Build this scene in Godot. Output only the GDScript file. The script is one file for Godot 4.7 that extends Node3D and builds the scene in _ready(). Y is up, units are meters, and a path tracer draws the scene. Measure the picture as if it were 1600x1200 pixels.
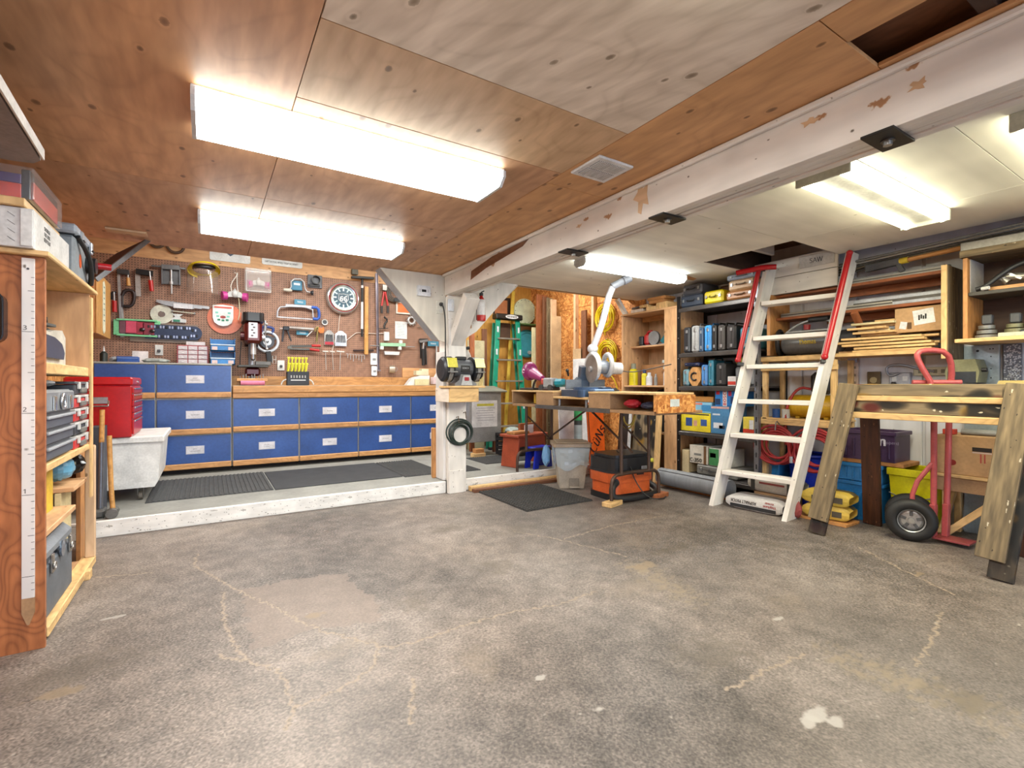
extends Node3D
# A workshop in a garage: bench alcove with pegboard behind a kerb, beam and post, shelving and a ladder on the right.
# x runs along the bench wall, -z towards it, y up, metres.

class B:
	# collects faces for one mesh; uv are metres along the grain (u) and across it (v)
	var v := PackedVector3Array()
	var n := PackedVector3Array()
	var t := PackedVector2Array()
	var g := Vector3.ZERO
	var o := Vector2.ZERO
	var xf := Transform3D()
	func uvof(p: Vector3, nn: Vector3) -> Vector2:
		var gg := g if g != Vector3.ZERO else Vector3.RIGHT
		if absf(nn.dot(gg)) > 0.75:
			gg = Vector3.UP if absf(nn.y) < 0.7 else Vector3.RIGHT
			if absf(nn.dot(gg)) > 0.75: gg = Vector3.BACK
		var w := nn.cross(gg)
		return Vector2(p.dot(gg), p.dot(w)) + o
	func tri(a: Vector3, b: Vector3, c: Vector3, na: Vector3, nb := Vector3.ZERO, nc := Vector3.ZERO) -> void:
		if nb == Vector3.ZERO: nb = na
		if nc == Vector3.ZERO: nc = na
		var f := (b - a).cross(c - a)
		if f.length_squared() < 1e-14: return
		if f.dot(na + nb + nc) > 0.0:
			var s := b; b = c; c = s
			var m := nb; nb = nc; nc = m
		var fn := -((b - a).cross(c - a)).normalized()
		for q in [[a, na], [b, nb], [c, nc]]:
			t.append(uvof(q[0], fn))
			v.append(xf * q[0]); n.append((xf.basis * q[1]).normalized())
	func quad(a: Vector3, b: Vector3, c: Vector3, d: Vector3, nn := Vector3.ZERO) -> void:
		if nn == Vector3.ZERO: nn = -(b - a).cross(c - a).normalized()
		tri(a, b, c, nn); tri(a, c, d, nn)
	func box(c: Vector3, s: Vector3, bev := -1.0, bs := Basis()) -> B:
		var h := s * 0.5
		var m := minf(s.x, minf(s.y, s.z))
		if bev < 0.0: bev = minf(0.003, m * 0.12)
		var og := g
		if g == Vector3.ZERO:
			g = bs.x.normalized() if s.x >= s.y and s.x >= s.z else (bs.y.normalized() if s.y >= s.z else bs.z.normalized())
		var e := Vector3(bev, bev, bev)
		var k := h - e
		for ax in 3:
			var u := (ax + 1) % 3
			var w := (ax + 2) % 3
			for sg in [-1.0, 1.0]:
				var q := []
				for pr in [[-1, -1], [1, -1], [1, 1], [-1, 1]]:
					var p := Vector3.ZERO
					p[ax] = h[ax] * sg; p[u] = k[u] * pr[0]; p[w] = k[w] * pr[1]
					q.append(c + bs * p)
				var nn := Vector3.ZERO
				nn[ax] = sg
				quad(q[0], q[1], q[2], q[3], bs * nn)
			if bev > 0.0:
				for su in [-1.0, 1.0]:
					for sw in [-1.0, 1.0]:
						var q2 := []
						for pr in [[-1, 0], [1, 0], [1, 1], [-1, 1]]:
							var p := Vector3.ZERO
							p[ax] = k[ax] * pr[0]
							p[u] = (h[u] if pr[1] == 0 else k[u]) * su
							p[w] = (k[w] if pr[1] == 0 else h[w]) * sw
							q2.append(c + bs * p)
						var nn := Vector3.ZERO
						nn[u] = su; nn[w] = sw
						quad(q2[0], q2[1], q2[2], q2[3], bs * nn.normalized())
		if bev > 0.0:
			for sx in [-1.0, 1.0]:
				for sy in [-1.0, 1.0]:
					for sz in [-1.0, 1.0]:
						var sv := Vector3(sx, sy, sz)
						tri(c + bs * (Vector3(h.x, k.y, k.z) * sv), c + bs * (Vector3(k.x, h.y, k.z) * sv), c + bs * (Vector3(k.x, k.y, h.z) * sv), bs * sv.normalized())
		g = og
		return self
	# box between two opposite corners
	func span(a: Vector3, b: Vector3, bev := -1.0) -> B:
		return box((a + b) * 0.5, (b - a).abs(), bev)
	# beam from a to b, w wide across, h thick along up
	func bar(a: Vector3, b: Vector3, w: float, h: float, up := Vector3.UP, bev := -1.0) -> B:
		var d := (b - a).normalized()
		if absf(d.dot(up)) > 0.98: up = Vector3.BACK
		var r := d.cross(up).normalized()
		return box((a + b) * 0.5, Vector3((b - a).length(), h, w), bev, Basis(d, r.cross(d), r))
	func ring(c: Vector3, r: float, x: Vector3, y: Vector3, seg: int, ry := -1.0) -> Array:
		var q := []
		for i in seg:
			var a := TAU * i / seg
			q.append(c + x * cos(a) * r + y * sin(a) * (r if ry < 0.0 else ry))
		return q
	func cyl(a: Vector3, b: Vector3, r0: float, r1 := -1.0, seg := 14, caps := true) -> B:
		if r1 < 0.0: r1 = r0
		var d := (b - a).normalized()
		var x := d.cross(Vector3.UP if absf(d.y) < 0.9 else Vector3.RIGHT).normalized()
		var y := d.cross(x)
		var og := g
		if g == Vector3.ZERO: g = d
		var p := ring(a, r0, x, y, seg)
		var q := ring(b, r1, x, y, seg)
		for i in seg:
			var j := (i + 1) % seg
			var ni := (x * cos(TAU * i / seg) + y * sin(TAU * i / seg))
			var nj := (x * cos(TAU * j / seg) + y * sin(TAU * j / seg))
			tri(p[i], p[j], q[j], ni, nj, nj); tri(p[i], q[j], q[i], ni, nj, ni)
			if caps:
				tri(a, p[i], p[j], -d); tri(b, q[i], q[j], d)
		g = og
		return self
	func tube(pts: Array, r: float, seg := 8, closed := false, smooth := 0) -> B:
		var ps: Array = pts
		for k in smooth:
			var nx := []
			var m := ps.size()
			if not closed: nx.append(ps[0])
			for i in (m if closed else m - 1):
				var a: Vector3 = ps[i]
				var b: Vector3 = ps[(i + 1) % m]
				nx.append(a.lerp(b, 0.25)); nx.append(a.lerp(b, 0.75))
			if not closed: nx.append(ps[m - 1])
			ps = nx
		var m := ps.size()
		var up := Vector3.UP
		var rings := []
		var nrm := []
		for i in m:
			var d: Vector3 = ((ps[(i + 1) % m] if closed or i < m - 1 else ps[i]) - (ps[(i + m - 1) % m] if closed or i > 0 else ps[i]))
			d = d.normalized()
			if i == 0 and absf(d.y) > 0.9: up = Vector3.RIGHT
			var x := d.cross(up)
			if x.length() < 0.01: x = d.cross(Vector3.BACK)
			x = x.normalized()
			var y := x.cross(d).normalized()
			up = y
			var q := []
			var w := []
			for s in seg:
				var a := TAU * s / seg
				var e := x * cos(a) + y * sin(a)
				q.append(ps[i] + e * r); w.append(e)
			rings.append(q); nrm.append(w)
		for i in (m if closed else m - 1):
			var j := (i + 1) % m
			var tw := 0
			if closed and j == 0:
				var best := 9e9
				for k in seg:
					var dd: float = (rings[0][k] - rings[i][0]).length()
					if dd < best: best = dd; tw = k
			for s in seg:
				var s2 := (s + 1) % seg
				var a2 := (s + tw) % seg
				var b2 := (s2 + tw) % seg
				tri(rings[i][s], rings[i][s2], rings[j][b2], nrm[i][s], nrm[i][s2], nrm[j][b2])
				tri(rings[i][s], rings[j][b2], rings[j][a2], nrm[i][s], nrm[j][b2], nrm[j][a2])
		if not closed:
			var d0: Vector3 = (ps[0] - ps[1]).normalized()
			var d1: Vector3 = (ps[m - 1] - ps[m - 2]).normalized()
			for s in seg:
				tri(ps[0], rings[0][s], rings[0][(s + 1) % seg], d0)
				tri(ps[m - 1], rings[m - 1][s], rings[m - 1][(s + 1) % seg], d1)
		return self
	func hoop(c: Vector3, ax: Vector3, R: float, r: float, n_ := 28, seg := 8, a0 := 0.0, a1 := TAU, ry := 1.0) -> B:
		ax = ax.normalized()
		var x := ax.cross(Vector3.UP if absf(ax.y) < 0.9 else Vector3.RIGHT).normalized()
		var y := ax.cross(x) * -1.0
		var full := absf(a1 - a0) >= TAU - 0.01
		var q := []
		for i in (n_ if full else n_ + 1):
			var a := a0 + (a1 - a0) * i / n_
			q.append(c + x * cos(a) * R + y * sin(a) * R * ry)
		return tube(q, r, seg, full)
	# profile of (radius, height) turned round the axis from c
	func lathe(pr: Array, c := Vector3.ZERO, ax := Vector3.UP, seg := 24, sx := 1.0) -> B:
		ax = ax.normalized()
		var x := ax.cross(Vector3.BACK if absf(ax.z) < 0.9 else Vector3.UP).normalized()
		var y := ax.cross(x)
		for k in pr.size() - 1:
			var p: Vector2 = pr[k]
			var q: Vector2 = pr[k + 1]
			var dn := Vector2(q.y - p.y, p.x - q.x).normalized()
			for i in seg:
				var e := []
				for j in [i, i + 1]:
					e.append(x * cos(TAU * j / seg) * sx + y * sin(TAU * j / seg))
				var n0: Vector3 = e[0] * dn.x + ax * dn.y
				var n1: Vector3 = e[1] * dn.x + ax * dn.y
				var a: Vector3 = c + e[0] * p.x + ax * p.y
				var b: Vector3 = c + e[1] * p.x + ax * p.y
				var d: Vector3 = c + e[1] * q.x + ax * q.y
				var f: Vector3 = c + e[0] * q.x + ax * q.y
				tri(a, b, d, n0, n1, n1); tri(a, d, f, n0, n1, n0)
		return self
	func ball(c: Vector3, r: Vector3, seg := 16, rows := 10, lump := 0.0, sd := 1) -> B:
		var nz := FastNoiseLite.new()
		nz.seed = sd; nz.frequency = 1.3
		var gr := []
		for i in rows + 1:
			var row := []
			for j in seg:
				var a := PI * i / rows
				var b := TAU * j / seg
				var d := Vector3(sin(a) * cos(b), cos(a), sin(a) * sin(b))
				row.append([c + d * r * (1.0 - lump * 0.4 * (1.0 - nz.get_noise_3dv(d * 2.0))), (d / r).normalized()])
			gr.append(row)
		for i in rows:
			for j in seg:
				var k := (j + 1) % seg
				var p = gr[i][j]; var q = gr[i][k]; var s = gr[i + 1][k]; var w = gr[i + 1][j]
				if lump > 0.0:
					var f: Vector3 = ((s[0] - p[0]).cross(q[0] - w[0])).normalized()
					if f.dot(p[1]) < 0.0: f = -f
					tri(p[0], q[0], s[0], f); tri(p[0], s[0], w[0], f)
				else:
					tri(p[0], q[0], s[0], p[1], q[1], s[1]); tri(p[0], s[0], w[0], p[1], s[1], w[1])
		return self
	# polygon in the plane of x and y axes, thickened d along their normal, centred on c
	func plate(poly: Array, c: Vector3, d: float, x := Vector3.RIGHT, y := Vector3.UP) -> B:
		var z := x.cross(y).normalized()
		var pk := PackedVector2Array(poly)
		var ids := Geometry2D.triangulate_polygon(pk)
		var m := pk.size()
		var P := func(i: int, s: float) -> Vector3: return c + x * pk[i].x + y * pk[i].y + z * d * 0.5 * s
		for k in range(0, ids.size(), 3):
			tri(P.call(ids[k], 1.0), P.call(ids[k + 1], 1.0), P.call(ids[k + 2], 1.0), z)
			tri(P.call(ids[k], -1.0), P.call(ids[k + 1], -1.0), P.call(ids[k + 2], -1.0), -z)
		var area := 0.0
		for i in m: area += pk[i].cross(pk[(i + 1) % m])
		for i in m:
			var j := (i + 1) % m
			var e := pk[j] - pk[i]
			var nn := Vector2(e.y, -e.x).normalized() * signf(area)
			quad(P.call(i, 1.0), P.call(j, 1.0), P.call(j, -1.0), P.call(i, -1.0), x * nn.x + y * nn.y)
		return self
	# rounded rectangle outline
	static func rr(w: float, h: float, r: float, k := 4) -> Array:
		var q := []
		for cn in [[1, 1, 0.0], [-1, 1, 0.5], [-1, -1, 1.0], [1, -1, 1.5]]:
			for i in k + 1:
				var a: float = PI * cn[2] + PI * 0.5 * i / k
				q.append(Vector2(cn[0] * (w / 2 - r) + cos(a) * r, cn[1] * (h / 2 - r) + sin(a) * r))
		return q
	static func disc(r: float, k := 20, ry := -1.0) -> Array:
		var q := []
		for i in k: q.append(Vector2(cos(TAU * i / k) * r, sin(TAU * i / k) * (r if ry < 0 else ry)))
		return q
	func mesh() -> ArrayMesh:
		var a := []
		a.resize(Mesh.ARRAY_MAX)
		a[Mesh.ARRAY_VERTEX] = v; a[Mesh.ARRAY_NORMAL] = n; a[Mesh.ARRAY_TEX_UV] = t
		var m := ArrayMesh.new()
		m.add_surface_from_arrays(Mesh.PRIMITIVE_TRIANGLES, a)
		return m

var rng := RandomNumberGenerator.new()
var used := {}
var M := {}
var T := {}

func b_(grain := Vector3.ZERO) -> B:
	var b := B.new()
	b.g = grain
	b.o = Vector2(rng.randf() * 3.0, rng.randf() * 3.0)
	return b

func numbered(called: String) -> String:
	if not used.has(called):
		used[called] = 0
		return called
	used[called] += 1
	return "%s_%03d" % [called, used[called]]

func tag(o: Node3D, label: String, category: String, group := "") -> Node3D:
	o.set_meta("label", label); o.set_meta("category", category)
	if group: o.set_meta("group", group)
	return o

func thing(called: String, label: String, category: String, at := Vector3.ZERO, turn := 0.0, group := "") -> Node3D:
	var o := Node3D.new()
	o.name = numbered(called)
	add_child(o)
	o.position = at; o.rotation.y = turn
	return tag(o, label, category, group)

# commits a builder as one named mesh: a part of parent, or (at the top level) a mesh whose own origin is its base
func put(called: String, b: B, m: Material, parent: Node3D = self, label := "") -> MeshInstance3D:
	var o := MeshInstance3D.new()
	o.name = numbered(called) if parent == self else called
	var ms := b.mesh()
	ms.surface_set_material(0, m)
	o.mesh = ms
	parent.add_child(o, true)
	if label: o.set_meta("label", label)
	return o

func one(called: String, label: String, category: String, b: B, m: Material, group := "") -> MeshInstance3D:
	var o := put(called, b, m)
	tag(o, label, category, group)
	return o

func struct(called: String, b: B, m: Material, parent: Node3D = self) -> MeshInstance3D:
	var o := put(called, b, m, parent)
	if parent == self: o.set_meta("kind", "structure")
	return o

func text(s: String, size: float, m: Material, parent: Node3D, at: Vector3, face := Basis(), called := "lettering", depth := 0.001, bold := false, wd := 0.0) -> MeshInstance3D:
	var t := TextMesh.new()
	var f := SystemFont.new()
	f.font_names = PackedStringArray(["Droid Sans"])
	if bold: f.font_weight = 700
	t.font = f
	t.text = s; t.font_size = 32; t.pixel_size = size / 32.0; t.depth = depth
	t.material = m
	var o := MeshInstance3D.new()
	o.name = called
	o.mesh = t
	parent.add_child(o, true)
	o.transform = Transform3D(face, at)
	if wd > 0.0:
		var aw := t.get_aabb().size.x
		if aw > 0.0: o.scale = Vector3(wd / aw, 1, 1)
	return o

# faces of text and panels that look along -x, +z ...
var FX := Basis(Vector3.BACK, Vector3.UP, Vector3.LEFT)   # read from the -x side

func mat(key: String, c: Color, rough := 0.6, metal := 0.0, tex := "", sc := 1.0) -> StandardMaterial3D:
	if M.has(key): return M[key]
	var m := StandardMaterial3D.new()
	m.albedo_color = c
	m.roughness = rough; m.metallic = metal
	if tex:
		m.albedo_texture = T[tex]
		m.uv1_scale = Vector3(sc, sc, sc)
		if T.has(tex + "_n"):
			m.normal_enabled = true
			m.normal_texture = T[tex + "_n"]
			m.normal_scale = 0.6
	M[key] = m
	return m

# plain colours by hex, worn a little by the speck texture
func hx(c: String, rough := 0.5, metal := 0.0) -> StandardMaterial3D:
	var key := "%s_%.2f_%.2f" % [c, rough, metal]
	if M.has(key): return M[key]
	return mat(key, Color(c), rough, metal, "worn", 1.6)

func clear(c: String, a: float, rough := 0.08) -> StandardMaterial3D:
	var key := "clear_%s_%.2f" % [c, a]
	if M.has(key): return M[key]
	var m := StandardMaterial3D.new()
	m.albedo_color = Color(Color(c), a)
	m.roughness = rough
	m.transparency = BaseMaterial3D.TRANSPARENCY_ALPHA
	M[key] = m
	return m

# a builder whose coordinates are the room's, for a part of t
func bw(t: Node3D, grain := Vector3.ZERO) -> B:
	var b := b_(grain)
	b.xf = t.transform.affine_inverse()
	return b

# flat-on box facing +z whose front is at c.z, d deep
func slab_z(b: B, c: Vector3, s: Vector2, d: float, bev := -1.0) -> B:
	return b.box(c - Vector3(0, 0, d * 0.5), Vector3(s.x, s.y, d), bev)

# flat-on box facing -x whose front is at c.x; s is (length along z, height)
func slab_x(b: B, c: Vector3, s: Vector2, d: float, bev := -1.0) -> B:
	return b.box(c + Vector3(d * 0.5, 0, 0), Vector3(d, s.y, s.x), bev)

# ---------- textures: what the surfaces are made of ----------
func noise_bytes(w: int, h: int, freq: float, sd: int, oct := 4, kind := FastNoiseLite.TYPE_SIMPLEX_SMOOTH) -> PackedByteArray:
	var f := FastNoiseLite.new()
	f.noise_type = kind
	f.frequency = freq; f.seed = sd; f.fractal_octaves = oct
	return f.get_seamless_image(w, h, false, false, 0.2, true).get_data()

func stretched(w: int, h: int, sw: int, sh: int, freq: float, sd: int, oct := 4) -> PackedByteArray:
	var f := FastNoiseLite.new()
	f.frequency = freq; f.seed = sd; f.fractal_octaves = oct
	var im := f.get_seamless_image(sw, sh, false, false, 0.2, true)
	im.resize(w, h, Image.INTERPOLATE_BILINEAR)
	return im.get_data()

func keep(key: String, im: Image, bump := 0.0) -> void:
	T[key] = ImageTexture.create_from_image(im)
	if bump > 0.0:
		var nm: Image = im.duplicate()
		nm.convert(Image.FORMAT_RGBA8)
		nm.bump_map_to_normal_map(bump)
		T[key + "_n"] = ImageTexture.create_from_image(nm)

# neutral wood: grain runs along u; bright and low in contrast, so that a material's colour tints it
func wood_tex(key: String, rings: int, wob: float, strength: float, streak: float, knots: int, sd: int) -> void:
	var w := 512
	var h := 512
	var a := stretched(w, h, 96, 512, 0.03, sd, 4)
	var lo := stretched(w, h, 160, 256, 0.012, sd + 7, 2)
	var d := PackedByteArray()
	d.resize(w * h * 3)
	var r := RandomNumberGenerator.new()
	r.seed = sd
	var kn := []
	for k in knots: kn.append(Vector3(r.randf() * w, r.randf() * h, r.randf_range(2.5, 5.5)))
	for y in h:
		for x in w:
			var i := y * w + x
			var ph := TAU * rings * y / h + lo[i] / 255.0 * wob
			var dark := 0.0
			for q in kn:
				var dx: float = (x - q.x) * 0.6
				var dy: float = y - q.y
				var r2: float = (dx * dx + dy * dy) / (q.z * q.z)
				if r2 < 9.0:
					ph += 7.0 * exp(-r2 * 0.5)
					if r2 < 1.0: dark = 0.30 * (1.0 - r2 * 0.5)
			var s := sin(ph)
			s = s * s * s if s > 0 else s * 0.4
			var val := 1.0 - strength * (0.5 + 0.5 * s) - streak * (a[i] / 255.0) - dark
			var c := clampf(val, 0.1, 1.0)
			d[i * 3] = int(c * 255); d[i * 3 + 1] = int(pow(c, 1.12) * 255); d[i * 3 + 2] = int(pow(c, 1.28) * 255)
	keep(key, Image.create_from_data(w, h, false, Image.FORMAT_RGB8, d))

func spot(im: Image, cx: float, cy: float, rx: float, ry: float, c: Color, a: float, soft := 0.5, nz: FastNoiseLite = null) -> void:
	var w := im.get_width()
	var h := im.get_height()
	for y in range(maxi(0, int(cy - ry) - 1), mini(h, int(cy + ry) + 2)):
		for x in range(maxi(0, int(cx - rx) - 1), mini(w, int(cx + rx) + 2)):
			var e := Vector2((x - cx) / rx, (y - cy) / ry).length()
			if nz: e += nz.get_noise_2d(x, y) * 0.9
			if e < 1.0:
				var k := a * clampf((1.0 - e) / maxf(soft, 0.01), 0.0, 1.0)
				im.set_pixel(x, y, im.get_pixel(x, y).lerp(c, k))

func make_textures() -> void:
	wood_tex("wood", 9, 26.0, 0.10, 0.20, 0, 11)        # straight grained timber, 1 m square
	wood_tex("ply", 6, 20.0, 0.06, 0.17, 16, 23)         # wavy plywood face with football knots
	wood_tex("fir", 10, 40.0, 0.20, 0.2, 3, 37)        # strongly figured red fir plywood
	# worn: faint blotches and specks for painted metal, plastic, card
	var w := 256
	var a := noise_bytes(w, w, 0.012, 3, 4)
	var b := noise_bytes(w, w, 0.12, 4, 3)
	var im := Image.create(w, w, false, Image.FORMAT_RGB8)
	for y in w:
		for x in w:
			var i := y * w + x
			var c := 1.0 - 0.16 * a[i] / 255.0 - 0.10 * b[i] / 255.0
			im.set_pixel(x, y, Color(c, c, c))
	keep("worn", im)
	# paint: brushed white paint over wood with nicks that show the wood
	var r := RandomNumberGenerator.new()
	r.seed = 5
	var fz := FastNoiseLite.new()
	fz.frequency = 0.11; fz.seed = 8
	w = 512
	a = stretched(w, w, 64, 512, 0.03, 31, 3)
	b = noise_bytes(w, w, 0.008, 32, 3)
	im = Image.create(w, w, false, Image.FORMAT_RGB8)
	for y in w:
		for x in w:
			var i := y * w + x
			var c := 1.0 - 0.09 * a[i] / 255.0 - 0.10 * b[i] / 255.0
			im.set_pixel(x, y, Color(c, c * 0.995, c * 0.985))
	for k in 26: spot(im, r.randf() * w, r.randf() * w, r.randf_range(1.0, 2.2), r.randf_range(1.0, 1.8), Color(0.4, 0.37, 0.33), 0.6, 0.4)
	keep("paint_clean", im.duplicate())
	for k in 34: spot(im, r.randf() * w, r.randf() * w, r.randf_range(1.0, 3.0), r.randf_range(1.0, 2.2), Color(0.28, 0.24, 0.2), 0.8, 0.4)
	for k in 5: spot(im, r.randf() * w, r.randf() * w, r.randf_range(5, 14), r.randf_range(3, 6), Color(0.62, 0.42, 0.25), 0.8, 0.3, fz)
	keep("paint", im)
	# plaster: kerb paint, pitted
	im = im.duplicate()
	for k in 420: spot(im, r.randf() * w, r.randf() * w, r.randf_range(1.0, 4.0), r.randf_range(1.0, 3.0), Color(0.45, 0.44, 0.42), r.randf_range(0.3, 0.9), 0.4, fz)
	for k in 16: spot(im, r.randf() * w, r.randf() * w, r.randf_range(6, 20), r.randf_range(3, 9), Color(0.6, 0.59, 0.56), 0.7, 0.3, fz)
	keep("plaster", im, 2.0)
	# pegboard: 8 x 8 holes an inch apart
	w = 256
	a = noise_bytes(w, w, 0.01, 41, 4)
	im = Image.create(w, w, false, Image.FORMAT_RGB8)
	for y in w:
		for x in w:
			var q := Vector2((x % 32) - 15.5, (y % 32) - 15.5).length()
			var c := 1.0 - 0.18 * a[y * w + x] / 255.0
			if q < 5.2: c *= 0.30
			elif q < 6.2: c *= 0.62
			im.set_pixel(x, y, Color(c, c, c))
	keep("peg", im)
	# strand board: overlapping flakes
	w = 512
	im = Image.create(w, w, false, Image.FORMAT_RGB8)
	im.fill(Color(0.80, 0.70, 0.55))
	for k in 2600:
		var cx := r.randf() * w
		var cy := r.randf() * w
		var an := r.randf() * PI
		var ln := r.randf_range(8, 26)
		var wd := r.randf_range(2.5, 6)
		var c := Color(1.0, 0.86, 0.66).lerp(Color(0.66, 0.44, 0.24), r.randf())
		var dx := Vector2(cos(an), sin(an))
		for i in range(-int(ln), int(ln) + 1):
			for j in range(-int(wd), int(wd) + 1):
				var p := Vector2(cx, cy) + dx * i + dx.orthogonal() * j
				var e := c.darkened(0.12 * absf(j) / wd)
				im.set_pixel(posmod(int(p.x), w), posmod(int(p.y), w), e)
	keep("osb", im)
	# overspray: bare grey timber with sprayed black, red and ochre patches and paint drips
	wood_base_spray(r, fz)
	floor_tex()

func wood_base_spray(r: RandomNumberGenerator, fz: FastNoiseLite) -> void:
	var w := 512
	var a := stretched(w, w, 64, 512, 0.04, 51, 4)
	var im := Image.create(w, w, false, Image.FORMAT_RGB8)
	for y in w:
		for x in w:
			var c := 1.0 - 0.45 * a[y * w + x] / 255.0
			im.set_pixel(x, y, Color(0.66 * c, 0.60 * c, 0.50 * c))
	var plain: Image = im.duplicate()
	for k in 46: spot(plain, r.randf() * w, r.randf() * w, r.randf_range(3, 12), r.randf_range(1.5, 3), Color(0.92, 0.92, 0.9), 0.9, 0.3, fz)
	for k in 30: spot(plain, r.randf() * w, r.randf() * w, r.randf_range(2, 5), r.randf_range(1.5, 3), Color(0.16, 0.13, 0.12), 0.8, 0.3, fz)
	keep("grey_timber", plain)
	for k in 64:
		var c: Color = [Color(0.06, 0.055, 0.05), Color(0.35, 0.10, 0.07), Color(0.08, 0.07, 0.06), Color(0.62, 0.48, 0.16), Color(0.13, 0.11, 0.09)][k % 5]
		spot(im, r.randf() * w, r.randf() * w, r.randf_range(18, 60), r.randf_range(14, 36), c, 0.95, 0.55)
	for k in 34: spot(im, r.randf() * w, r.randf() * w, r.randf_range(2, 7), r.randf_range(2, 4), Color(0.9, 0.9, 0.86), 0.9, 0.3, fz)
	keep("sprayed", im)

# the concrete floor of the garage: x from -1.2 to 4.8, z from -4.15 to 1.85, laid out to scale
func floor_tex() -> void:
	var w := 1400
	var sc := w / 6.0
	var a := noise_bytes(w, w, 0.0035, 61, 5)
	var b := noise_bytes(w, w, 0.03, 62, 4)
	var f := noise_bytes(w, w, 0.28, 63, 2)
	var rr := RandomNumberGenerator.new()
	rr.seed = 99
	var d := PackedByteArray()
	d.resize(w * w * 3)
	for i in w * w:
		var c := 0.62 + 0.30 * (a[i] / 255.0 - 0.5) + 0.20 * (b[i] / 255.0 - 0.5) + 0.30 * (f[i] / 255.0 - 0.5) + 0.20 * (rr.randf() - 0.5)
		var warm := 0.03 * (a[(i + 90000) % (w * w)] / 255.0 - 0.5)
		d[i * 3] = int(clampf(c * (1.01 + warm), 0, 1) * 255)
		d[i * 3 + 1] = int(clampf(c * 0.965, 0, 1) * 255)
		d[i * 3 + 2] = int(clampf(c * (0.93 - warm), 0, 1) * 255)
	var im := Image.create_from_data(w, w, false, Image.FORMAT_RGB8, d)
	var fz := FastNoiseLite.new()
	fz.frequency = 0.05; fz.seed = 9
	var r := RandomNumberGenerator.new()
	r.seed = 77
	var P := func(x: float, z: float) -> Vector2: return Vector2((x + 1.2) * sc, (z + 4.15) * sc)
	# worn pale patch of old paint, with a ragged outline
	var poly := PackedVector2Array()
	for q in [Vector3(0.139,0,-2.691), Vector3(0.361,0,-2.707), Vector3(0.618,0,-2.645), Vector3(0.611,0,-2.457), Vector3(0.655,0,-2.3), Vector3(0.621,0,-2.029), Vector3(0.46,0,-2.079), Vector3(0.315,0,-2.096), Vector3(0.148,0,-2.047), Vector3(0.131,0,-2.303)]:
		poly.append(P.call(q.x, q.z))
	var bb := Rect2(poly[0], Vector2.ZERO)
	for q in poly: bb = bb.expand(q)
	for y in range(int(bb.position.y) - 6, int(bb.end.y) + 6):
		for x in range(int(bb.position.x) - 6, int(bb.end.x) + 6):
			var jit := Vector2(fz.get_noise_2d(x, y), fz.get_noise_2d(x + 500, y)) * 9.0
			if Geometry2D.is_point_in_polygon(Vector2(x, y) + jit, poly):
				im.set_pixel(x, y, im.get_pixel(x, y).lerp(Color(0.74, 0.68, 0.64), 0.6))
	# cracks with dusty edges
	for cr in [
			[Vector3(-0.059,0,-3.176), Vector3(0.055,0,-2.87), Vector3(0.154,0,-2.614), Vector3(0.256,0,-2.41), Vector3(0.33,0,-2.198), Vector3(0.385,0,-2.082), Vector3(0.498,0,-1.924), Vector3(0.586,0,-1.804), Vector3(0.71,0,-1.792), Vector3(0.885,0,-1.812), Vector3(1.101,0,-1.809), Vector3(1.342,0,-1.759), Vector3(1.577,0,-1.764)],
			[Vector3(-0.048,0,-3.406), Vector3(-0.069,0,-3.193)],
			[Vector3(0.06,0,-2.715), Vector3(0.056,0,-2.35), Vector3(0.095,0,-2.07), Vector3(0.114,0,-1.999), Vector3(0.2,0,-1.885), Vector3(0.22,0,-1.765), Vector3(0.223,0,-1.632), Vector3(0.193,0,-1.536)],
			[Vector3(0.222,0,-1.622), Vector3(0.388,0,-1.66), Vector3(0.486,0,-1.706), Vector3(0.549,0,-1.827)],
			[Vector3(0.03,0,-2.091), Vector3(0.113,0,-1.99)],
			[Vector3(-0.491,0,-3.27), Vector3(-0.259,0,-3.194)],
			[Vector3(1.421,0,-0.973), Vector3(1.704,0,-0.965), Vector3(1.886,0,-0.948)],
			[Vector3(2.128,0,-0.699), Vector3(2.466,0,-0.748), Vector3(2.726,0,-0.812)],
			[Vector3(3.373,0,-1.394), Vector3(3.098,0,-0.992), Vector3(2.991,0,-0.836)],
			[Vector3(1.75,0,-2.793), Vector3(1.908,0,-2.501), Vector3(2.056,0,-2.025)],
			[Vector3(1.943,0,-2.479), Vector3(2.446,0,-2.533), Vector3(2.955,0,-2.512)],
			[Vector3(0.504,0,-1.372), Vector3(0.56,0,-1.513), Vector3(0.58,0,-1.581)]]:
		for k in cr.size() - 1:
			var p: Vector2 = P.call(cr[k].x, cr[k].z)
			var q: Vector2 = P.call(cr[k + 1].x, cr[k + 1].z)
			var m := int(p.distance_to(q)) + 1
			for i in m:
				var s := p.lerp(q, float(i) / m)
				s += Vector2(fz.get_noise_2d(s.x * 2.0, s.y * 2.0), fz.get_noise_2d(s.y * 2.0, s.x * 2.0 + 99)) * 5.0
				spot(im, s.x, s.y, r.randf_range(0.8, 2.3), r.randf_range(0.8, 2.3), Color(0.86, 0.80, 0.72), 0.85, 0.5)
				if r.randf() < 0.4: spot(im, s.x + 0.6, s.y, 1.0, 1.0, Color(0.36, 0.33, 0.29), 0.5, 0.5)
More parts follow.
